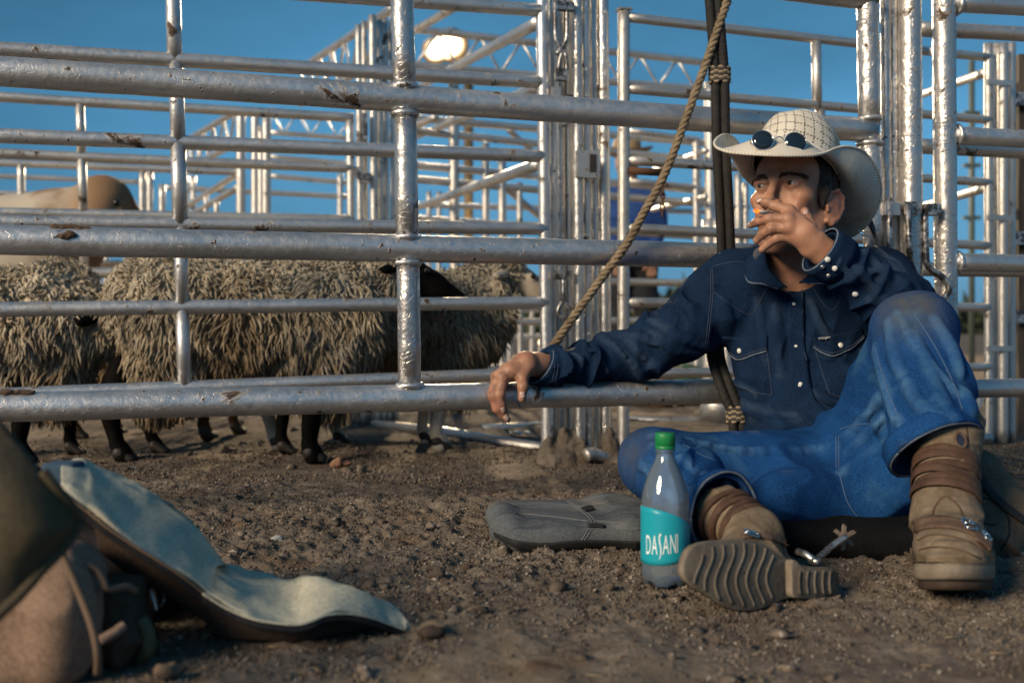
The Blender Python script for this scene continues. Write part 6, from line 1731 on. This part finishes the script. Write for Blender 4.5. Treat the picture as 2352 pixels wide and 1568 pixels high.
for pts, r, m in (([(135, 1256, 1.075), (160, 1310, 1.07), (188, 1375, 1.065), (212, 1440, 1.06), (224, 1500, 1.06), (224, 1545, 1.075)], .0042, pipm), ([(172, 1296, 1.12), (215, 1304, 1.13), (236, 1330, 1.13), (248, 1352, 1.13), (290, 1346, 1.15), (312, 1356, 1.16)], .0040, pipm),
                  ([(230, 1470, 1.10), (262, 1452, 1.11), (284, 1436, 1.12)], .0055, M['bagtan']), ([(322, 1420, 1.17), (338, 1450, 1.17), (340, 1490, 1.17), (326, 1512, 1.18)], .0085, mat('olive rubber handle', (.075, .072, .035), .6)), ([(345, 1352, 1.25), (352, 1375, 1.25), (358, 1400, 1.25)], .004, M['steel'])):
    v, f = tube(spline([A(*q) for q in pts], 30), r, 10); mesh_obj('piping' if m is pipm else ('handle' if r > .008 else 'strap'), v, f, m, bag)
hit = A(362, 1372, 1.25)
v, f = tube([hit + np.array([.008 * math.cos(q), 0, .012 * math.sin(q)]) for q in np.linspace(0, 2 * np.pi, 17)], .0016, 6); mesh_obj('zip_pull', v, f, M['steel'], bag)
# the big dark flap hanging nearest the camera
top = [(-90, 880, .98), (-30, 935, .975), (10, 972, .97), (60, 1032, .965), (115, 1105, .965), (160, 1158, .975), (182, 1196, .985)]
bot = [(-90, 1520, .93), (-40, 1450, .925), (0, 1408, .925), (45, 1366, .93), (100, 1304, .945), (150, 1252, .965), (184, 1200, .985)]
a, b = spline([A(*q) for q in top], 50), spline([A(*q) for q in bot], 50)
G = np.array([a + (b - a) * t_ + np.array([0, -.03, 0]) * math.sin(math.pi * t_) for t_ in np.linspace(0, 1, 24)]); G = G + (fbm(G, 11., 3) * .004)[..., None] * np.array([0, 1, 0])
v, f = shell(G, .010); mesh_obj('front_flap', v, f, M['bagdark'], bag)
v, f = tube(np.vstack([b[8:] + np.array([0, 0, 0]), a[::-1][:20]]), .0055, 8); mesh_obj('flap_binding', v, f, M['bagdark'], bag)
# blue and tan bits behind the flap
S = Sdf(); S.rbox(A(146, 1091, 1.30), (.022, .02, .018), None, .006, .01); mesh_obj('bundle', *S.mesh(.003), mat('blue cloth', (.03, .07, .12), .85), bag)
v, f = tube([A(110, 1076, 1.34), A(160, 1072, 1.36), A(178, 1062, 1.37)], .006, 8); mesh_obj('stick', v, f, mat('tan wood', (.30, .21, .12), .8), bag)
# ---------------------------------------------------------------- sheep
def wool_mat():
    m = mat('dirty fleece', (.25, .2, .13), .95); t = NT(m)
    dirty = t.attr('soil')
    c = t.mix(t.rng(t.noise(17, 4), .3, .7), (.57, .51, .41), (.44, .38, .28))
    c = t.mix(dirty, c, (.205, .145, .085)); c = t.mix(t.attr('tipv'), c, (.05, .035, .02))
    t.set(Base__Color=c, Specular__IOR__Level=.1); t.bump(t.noise(190, 4), .6, .003); return m
M['wool'] = wool_mat()
M['blackface'] = mat('black sheep hide', (.0045, .004, .004), .75); M['whiteface'] = mat('white sheep hide', (.62, .54, .44), .8); M['brownleg'] = mat('brown muddy hide', (.07, .042, .02), .85); M['hoof'] = mat('hoof horn', (.02, .016, .013), .6)
for k in ('blackface', 'whiteface', 'brownleg'):
    _t = NT(M[k]); c_ = M[k].node_tree.nodes['Principled BSDF'].inputs['Base Color'].default_value[:3]
    _t.set(Base__Color=_t.mix(_t.rng(_t.noise(22, 4), .4, .65), tuple(c_), tuple(x * .6 for x in c_)), Specular__IOR__Level=.06); _t.bump(_t.noise(120, 4), .5, .003)
def sheep(x0, x1, Y, back, legs, label, hide, nlock, seed, head=True, belly=.30, head_z=None, face=None):
    """a sheep facing +x; x0..x1 rump to chest in metres"""
    R = np.random.RandomState(seed); L = x1 - x0; xm = (x0 + x1) / 2
    o = thing('sheep', (xm, Y, 0), label, 'sheep', 'woolly sheep standing in the pen')
    hm = M[hide]; fm = M[face or hide]
    zc = (back + belly) / 2 + .02; rz = (back - belly) / 2
    # one skin: trunk, neck, head, four legs
    S = Sdf()
    S.ell((xm, Y, zc), (L * .47, .135, rz * .82), None, .05); S.ell((x1 - L * .2, Y, zc + .01), (L * .2, .125, rz * .85), None, .05); S.ell((x0 + L * .22, Y, zc + .01), (L * .22, .13, rz * .85), None, .05)
    hz_ = head_z or back - .02
    nk = np.array([x1 - .06, Y, back - .12]); hdp = np.array([x1 + .09, Y - .01, hz_])
    S.cone(nk, hdp - np.array([.02, 0, .0]), .085, .060, .05)
    S.cone(hdp, hdp + np.array([.085, 0, -.045]), .056, .047, .03); S.cone(hdp + np.array([.08, 0, -.045]), hdp + np.array([.155, 0, -.085]), .045, .034, .02)
    for s in (-1, 1):
        S.cone(hdp + np.array([-.015, s * .05, .02]), hdp + np.array([-.05, s * .125, .0]), .016, .020, .01, flat=((.6, .1, 1), 1.8)); S.ell(hdp + np.array([.065, s * .045, .0]), (.016, .010, .012), None, .01)
    for (lx, ly, fwd, sc) in legs:
        top_ = np.array([lx - .01 * fwd, Y + ly * .72, belly + .04]); kn = np.array([lx + (.018 if fwd > 0 else -.030), Y + ly, .175]); fe = np.array([lx + (.005 if fwd > 0 else .0), Y + ly, .055]); ho = np.array([lx + .022, Y + ly, .016])
        S.chain([top_, kn, fe, ho], [.040, .0245 * sc, .0175 * sc, .024 * sc], .03); S.sph(kn, .0265 * sc, .02)
    S.warp(lambda p, d: d + .003 * noise3(p, 30.), (x0 - .4, Y - .5, -.1), (x1 + .6, Y + .5, 1.0))
    S.build('body', .0075, hm if hide == (face or hide) else fm, o)
    for (lx, ly, fwd, sc) in legs:
        S = Sdf()
        for s in (-1, 1): S.cone((lx + .012, Y + ly + s * .009, .028), (lx + .046, Y + ly + s * .011, .008), .018 * sc, .011 * sc, .004)
        halfspace(S, (0, 0, .001), (0, 0, -1), (-9, 0, -.2), (9, 9, .05)); mesh_obj('hoof', *S.mesh(.004), M['hoof'], o)
    for s in (-1, 1):
        V, F = Sdf().sph(hdp + np.array([.068, s * .052, .004]), .0095).mesh(.003); mesh_obj('eye', V, F, M['pupil'], o)
    # fleece: lumpy coat with hanging locks
    S = Sdf()
    S.ell((xm, Y, zc + .005), (L * .52, .165, rz * .96), None, .05); S.ell((x1 - L * .17, Y, zc + .02), (L * .20, .155, rz * .93), None, .05); S.ell((x0 + L * .20, Y, zc + .015), (L * .24, .165, rz * .96), None, .05)
    S.cone((x1 - L * .2, Y, belly + .05), (x1 - L * .2, Y, belly - .035), .10, .062, .05); S.cone((x0 + L * .17, Y, belly + .05), (x0 + L * .17, Y, belly - .045), .105, .07, .05)
    S.cone(nk, hdp - np.array([.05, 0, -.005]), .115, .078, .05)
    S.warp(lambda p, d: d - .016 * (1 - 2 * np.abs(noise3(p * np.array([1, 1, .45], dtype=np.float32), 15.))) - .008 * noise3(p * np.array([1, 1, .6], dtype=np.float32), 42.), (x0 - .4, Y - .5, -.1), (x1 + .6, Y + .5, 1.2))
    V, Q = S.mesh(.008, extra=.03)
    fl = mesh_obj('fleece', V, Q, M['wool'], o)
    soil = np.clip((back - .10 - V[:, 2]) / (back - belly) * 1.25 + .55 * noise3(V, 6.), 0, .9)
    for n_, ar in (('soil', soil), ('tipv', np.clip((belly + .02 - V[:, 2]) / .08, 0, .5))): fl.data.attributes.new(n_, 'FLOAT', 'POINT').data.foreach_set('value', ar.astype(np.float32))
    # locks
    tri = V[Q]; c = tri.mean(1); nr = np.cross(tri[:, 2] - tri[:, 0], tri[:, 3] - tri[:, 1]); ar = np.linalg.norm(nr, axis=1); nr /= ar[:, None] + 1e-12
    vis = (nr[:, 1] < .55); pr = ar * vis; pr /= pr.sum()
    pick = R.choice(len(c), nlock, p=pr); b = c[pick] + R.randn(nlock, 3) * .004; n_ = nr[pick]
    side = np.clip(1 - np.abs(n_[:, 2]) * .6, 0, 1); low = np.clip((back - b[:, 2]) / (back - belly), 0, 1.2)
    ln = (.015 + .036 * low * side) * (.6 + .8 * R.rand(nlock)); w0 = (.0033 + .0022 * low) * (.6 + .7 * R.rand(nlock))
    cn = lambda f_, s_: np.stack([noise3(b + s_, f_), noise3(b + s_ + 17., f_), noise3(b + s_ + 41., f_)], -1)
    cl_ = cn(22., 0.) * .9 + cn(60., 5.) * .5
    ln = ln * (1.1 + .5 * noise3(b, 14.))
    g = np.tile(np.array([0, 0, -1.]), (nlock, 1)); d0 = n_ * .9 + g * (.25 + .8 * low[:, None]) + cl_ * .6 + R.randn(nlock, 3) * .16; d0 /= np.linalg.norm(d0, axis=1)[:, None]
    d1 = d0 * .35 + g * (.4 + low[:, None]) + cl_ * .7 + R.randn(nlock, 3) * .2; d1 /= np.linalg.norm(d1, axis=1)[:, None]
    u = np.cross(d0, R.randn(nlock, 3)); u /= np.linalg.norm(u, axis=1)[:, None]; w = np.cross(d0, u)
    pts = [b - n_ * .004, b + d0 * (ln * .45)[:, None] + u * (w0 * .5)[:, None], b + (d0 * .45 + d1 * .4)* ln[:, None] - u * (w0 * .3)[:, None], b + (d0 * .45 + d1 * .85) * ln[:, None] + u * (w0 * .4)[:, None]]
    rad = [1., .95, .72, .12]; seg = 5; VV = []
    for q, k in zip(pts, rad):
        for j in range(seg):
            a = 2 * math.pi * j / seg; VV.append(q + (u * math.cos(a) + w * math.sin(a)) * (w0 * k)[:, None])
    VV = np.stack(VV, 1)
    f0 = np.array([(i * seg + j, i * seg + (j + 1) % seg, (i + 1) * seg + (j + 1) % seg, (i + 1) * seg + j) for i in range(3) for j in range(seg)])
    F = (f0[None] + (np.arange(nlock) * 4 * seg)[:, None, None]).reshape(-1, 4)
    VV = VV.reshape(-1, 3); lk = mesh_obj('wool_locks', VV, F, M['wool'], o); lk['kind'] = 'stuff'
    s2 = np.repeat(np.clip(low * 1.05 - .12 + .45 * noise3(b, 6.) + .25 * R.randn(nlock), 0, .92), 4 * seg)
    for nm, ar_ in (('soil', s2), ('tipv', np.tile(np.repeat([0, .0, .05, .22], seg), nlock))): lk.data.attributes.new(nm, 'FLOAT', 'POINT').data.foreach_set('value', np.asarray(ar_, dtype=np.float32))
    return o
X3 = lambda px, Z: (px - CX) / F_PX * Z
ZB = 3.12
sheep(X3(280, ZB), X3(868, ZB), ZB, .615, [(X3(268, 3.02), -.10, -1, 1.25), (X3(345, 3.2), .09, -1, 1.), (X3(705, 3.02), -.10, 1, 1.35), (X3(640, 3.2), .09, 1, 1.)], 'large black-legged sheep with long shaggy fleece in the middle of the pen', 'blackface', 17000, 1, belly=.255, head_z=.575)
ZL = 3.10
sheep(X3(-190, ZL), X3(198, ZL), ZL, .565, [(X3(-120, ZL), -.1, -1, 1.), (X3(-90, ZL), .1, -1, 1.), (X3(75, ZL), -.10, 1, 1.25), (X3(125, ZL), .09, 1, 1.)], 'grey-fleeced sheep at the left edge, cut off by the frame', 'blackface', 11000, 2, belly=.255, head_z=.42)
ZR = 3.42
sheep(X3(650, ZR), X3(1118, ZR), ZR, .56, [(X3(640, ZR), -.09, -1, 1.1), (X3(757, ZR), .09, -1, 1.), (X3(998, ZR - .08), -.09, 1, 1.25), (X3(960, ZR), .09, 1, 1.)], 'white-faced sheep looking right behind the nearest upright', 'whiteface', 12000, 3, belly=.27, head_z=.575)
ZD = 3.75
sheep(X3(180, ZD), X3(560, ZD), ZD, .52, [(X3(190, ZD), -.09, -1, 1.), (X3(235, ZD), .09, -1, 1.), (X3(430, ZD - .25), -.09, 1, 1.2), (X3(517, ZD), .09, 1, 1.)], 'sheep mostly hidden behind the large shaggy one, brown legs showing', 'brownleg', 1500, 4, belly=.29, head_z=.48)

# ---------------------------------------------------------------- pale cow beyond
cow_m = mat('cream cow hide', (.55, .46, .34), .85); t = NT(cow_m)
_x = t.n('ShaderNodeSeparateXYZ'); t.link(t.tc.outputs['Object'], _x.inputs[0])
t.set(Base__Color=t.mix(t.math('MAXIMUM', t.rng(t.noise(2.6, 3), .52, .62), t.rng(_x.outputs['X'], .22, .42)), (.48, .42, .33), (.24, .14, .07))); t.bump(t.noise(60, 4), .4, .004)
def cow(px0, px1, Z, backpy, headpx, headpy, label):
    x0, x1 = X3(px0, Z), X3(px1, Z); zb = CAM_H - (backpy - HY) / F_PX * Z; o = thing('cow', ((x0 + x1) / 2, Z, 0), label, 'cow')
    S = Sdf(); xm = (x0 + x1) / 2; L = x1 - x0
    S.ell((xm, Z, zb - .34), (L * .5, .26, .34), None, .1); S.ell((x0 + L * .78, Z, zb - .20), (L * .25, .2, .22), None, .1); S.ell((x0 + L * .12, Z, zb - .30), (L * .2, .24, .30), None, .1)
    hx, hz_ = X3(headpx, Z), CAM_H - (headpy - HY) / F_PX * Z
    S.cone((x1 - .15, Z, zb - .25), (hx - .05, Z - .05, hz_), .20, .13, .1); S.cone((hx - .02, Z - .05, hz_), (hx + .06, Z - .42, hz_ - .22), .125, .085, .06)
    for s in (-1, 1): S.cone((hx + s * .09, Z - .05, hz_ + .02), (hx + s * .12, Z - .02, hz_ - .05), .03, .035, .03, flat=((0, .3, 1), 1.8))
    for lx in (x0 + .15, x0 + .3, x1 - .3, x1 - .12):
        s = -1 if lx in (x0 + .15, x1 - .12) else 1
        S.chain([(lx, Z + s * .12, zb - .5), (lx + .02, Z + s * .14, .38), (lx, Z + s * .14, .0)], [.12, .065, .055], .05)
    S.build('body', .02, cow_m, o)
    v, f = Sdf().ell((hx + .10, Z - .22, hz_ - .02), (.018, .018, .018)).mesh(.006); mesh_obj('eye', v, f, M['pupil'], o)
cow(-120, 205, 5.0, 446, 262, 470, 'pale cream cow with a brown face standing far behind the sheep')
tanc = mat('tan calf hide', (.24, .16, .09), .85)
# ---------------------------------------------------------------- man in the far pen
def far_person():
    Z = 7.3; o = thing('person', (X3(1455, Z), Z, 0), 'distant man in a tan cowboy hat and bright blue shirt seen between the pipes', 'person')
    a = lambda px, py, dz=0.: A(px, py, Z + dz)
    sk = mat('far man skin', (.36, .19, .12), .6); bl = mat('bright blue shirt', (.012, .055, .22), .85); dk = mat('black trousers', (.012, .013, .017), .85); tn = mat('tan felt hat', (.30, .20, .11), .8)
    S = Sdf(); S.ell(a(1440, 372), (.085, .10, .125), None, .03); S.cone(a(1442, 395), a(1448, 430), .06, .065, .03); S.ell(a(1455, 520), (.15, .1, .25), None, .05)
    for s, px in ((-1, 1408), (1, 1508)):
        S.chain([a(1455 + s * 45, 445), a(px, 520), a(px - s * 10, 590, -.1)], [.07, .055, .045], .03); h = a(px - s * 12, 606, -.13)
        S.ell(h, (.045, .025, .05), None, .02)
        for k in range(4): S.cone(h + np.array([(k - 1.5) * .02, 0, -.03]), h + np.array([(k - 1.5) * .022, -.01, -.10 + .008 * abs(k - 1.5)]), .011, .009, .006)
        S.cone(h + np.array([-s * .035, -.01, 0]), h + np.array([-s * .06, -.02, -.05]), .013, .010, .008)
    S.cone(a(1440, 378, -.10), a(1438, 386, -.125), .02, .018, .02)
    S.build('body', .012, sk, o)
    for s in (-1, 1):
        v, f = Sdf().sph(a(1438 + s * 10, 368, -.092), .012).mesh(.004); mesh_obj('eye', v, f, M['pupil'], o)
    S = Sdf(); S.ell(a(1458, 500), (.205, .135, .22), None, .05); S.cone(a(1425, 440), a(1490, 440), .085, .085, .05); S.ell(a(1458, 555), (.18, .13, .12), None, .05)
    for s, px in ((-1, 1408), (1, 1508)): S.chain([a(1455 + s * 44, 447), a(px, 522), a(px - s * 10, 585, -.1)], [.085, .075, .055], .04)
    S.cone(a(1442, 400), a(1446, 425), .07, .075, .01, 's')
    S.warp(lambda p, d: d - .012 * fold(p, (.3, 0, 1), 9, 4, 1.), a(1300, 900) - 1, a(1600, 300) + 1); S.build('shirt', .014, bl, o)
    S = Sdf(); S.ell(a(1455, 590), (.17, .14, .12), None, .05)
    for s, px in ((-1, 1418), (1, 1484)): S.chain([a(1455 + s * 26, 600), a(px, 740), a(px, 868)], [.105, .085, .075], .04)
    S.warp(lambda p, d: d - .010 * fold(p, (.3, 0, 1), 8, 4, 5.), a(1300, 1000) - 1, a(1600, 400) + 1); S.build('trousers', .014, dk, o)
    for px in (1418, 1484):
        S = Sdf(); S.cone((a(px, 760)[0], Z, .05), (a(px, 760)[0], Z - .16, .035), .06, .05, .02); S.build('boot', .012, M['wrap'], o)
    c = a(1440, 352); ht = []
    for r, z in ((.10, .0), (.102, .03), (.095, .08), (.075, .11), (.03, .115), (.001, .112)): ht.append([c + np.array([r * math.cos(q), r * 1.15 * math.sin(q), z]) for q in np.linspace(0, 2 * np.pi, 28, endpoint=False)])
    v, f = shell(np.array(ht), .004, True); h_ = mesh_obj('hat', v, f, tn, o)
    Gb = np.array([[c + np.array([r * math.cos(q), r * 1.1 * math.sin(q), .05 * (math.cos(q) ** 2) * (r - .1) / .1]) for q in np.linspace(0, 2 * np.pi, 28, endpoint=False)] for r in (.098, .13, .165, .19)])
    v, f = shell(Gb, .004, True); mesh_obj('brim', v, f, tn, h_)
far_person()
# gear on the ground behind the knee
S = Sdf(); S.ell((X3(1470, 5.3), 5.3, .07), (.16, .1, .10), None, .04); S.ell((X3(1515, 5.2), 5.25, .08), (.10, .1, .12), None, .04)
S.warp(lambda p, d: d - .012 * fold(p, (.6, 0, 1), 9, 4, 2.), (0, 4, -.2), (2, 6, .6)); tag(S.build('saddle_bag', .01, M['strapl'], None), 'brown leather bag on the ground far behind the bent knee', 'bag')
gm = cloth('dark green canvas', (.012, .035, .022), (.03, .07, .045), 8, .85, 300)
S = Sdf(); S.ell((X3(1590, 5.3), 5.3, .10), (.14, .12, .12), None, .04); S.cone((X3(1625, 5.3), 5.25, .0), (X3(1632, 5.3), 5.25, .15), .03, .03, .03)
S.warp(lambda p, d: d - .012 * fold(p, (.6, 0, 1), 9, 4, 6.), (0, 4, -.2), (2, 6, .6)); tag(S.build('duffel_bag', .01, gm, None), 'dark green canvas bag on the ground far behind the bent knee', 'bag')

# ---------------------------------------------------------------- distant wood closing the horizon
def far_wood():
    R = np.random.RandomState(21); mb_v, mb_f, n = [], [], 0
    tri = np.array([(0, 0, 0), (1, 0, .2), (.5, .1, 1)], float)
    N = 26000; x = (R.rand(N) - .5) * 420; y = 120 + R.rand(N) * 25 + np.abs(x) * .05
    hgt = 3.5 + 2.0 * noise3(np.stack([x, 0 * x, 0 * x], -1), .055) + 1.6 * noise3(np.stack([x, 0 * x, 0 * x], -1), .21)
    z = hgt * R.rand(N) ** .7
    s = .5 + .7 * R.rand(N); q = R.randn(N, 3, 3) * s[:, None, None] * .75
    v = np.stack([x, y, z], -1)[:, None] + q
    m = mat('distant foliage', (.035, .055, .035), .9); t = NT(m); t.set(Base__Color=t.mix(t.rng(t.noise(.15, 3), .35, .65), (.028, .05, .034), (.06, .075, .04)))
    o = mesh_obj('far_wood', v.reshape(-1, 3), np.arange(N * 3).reshape(-1, 3), m, None, smooth=False, loc=(0, 0, 0)); tag(o, 'low dark line of trees on the horizon beyond the pens', kind='stuff')
far_wood()
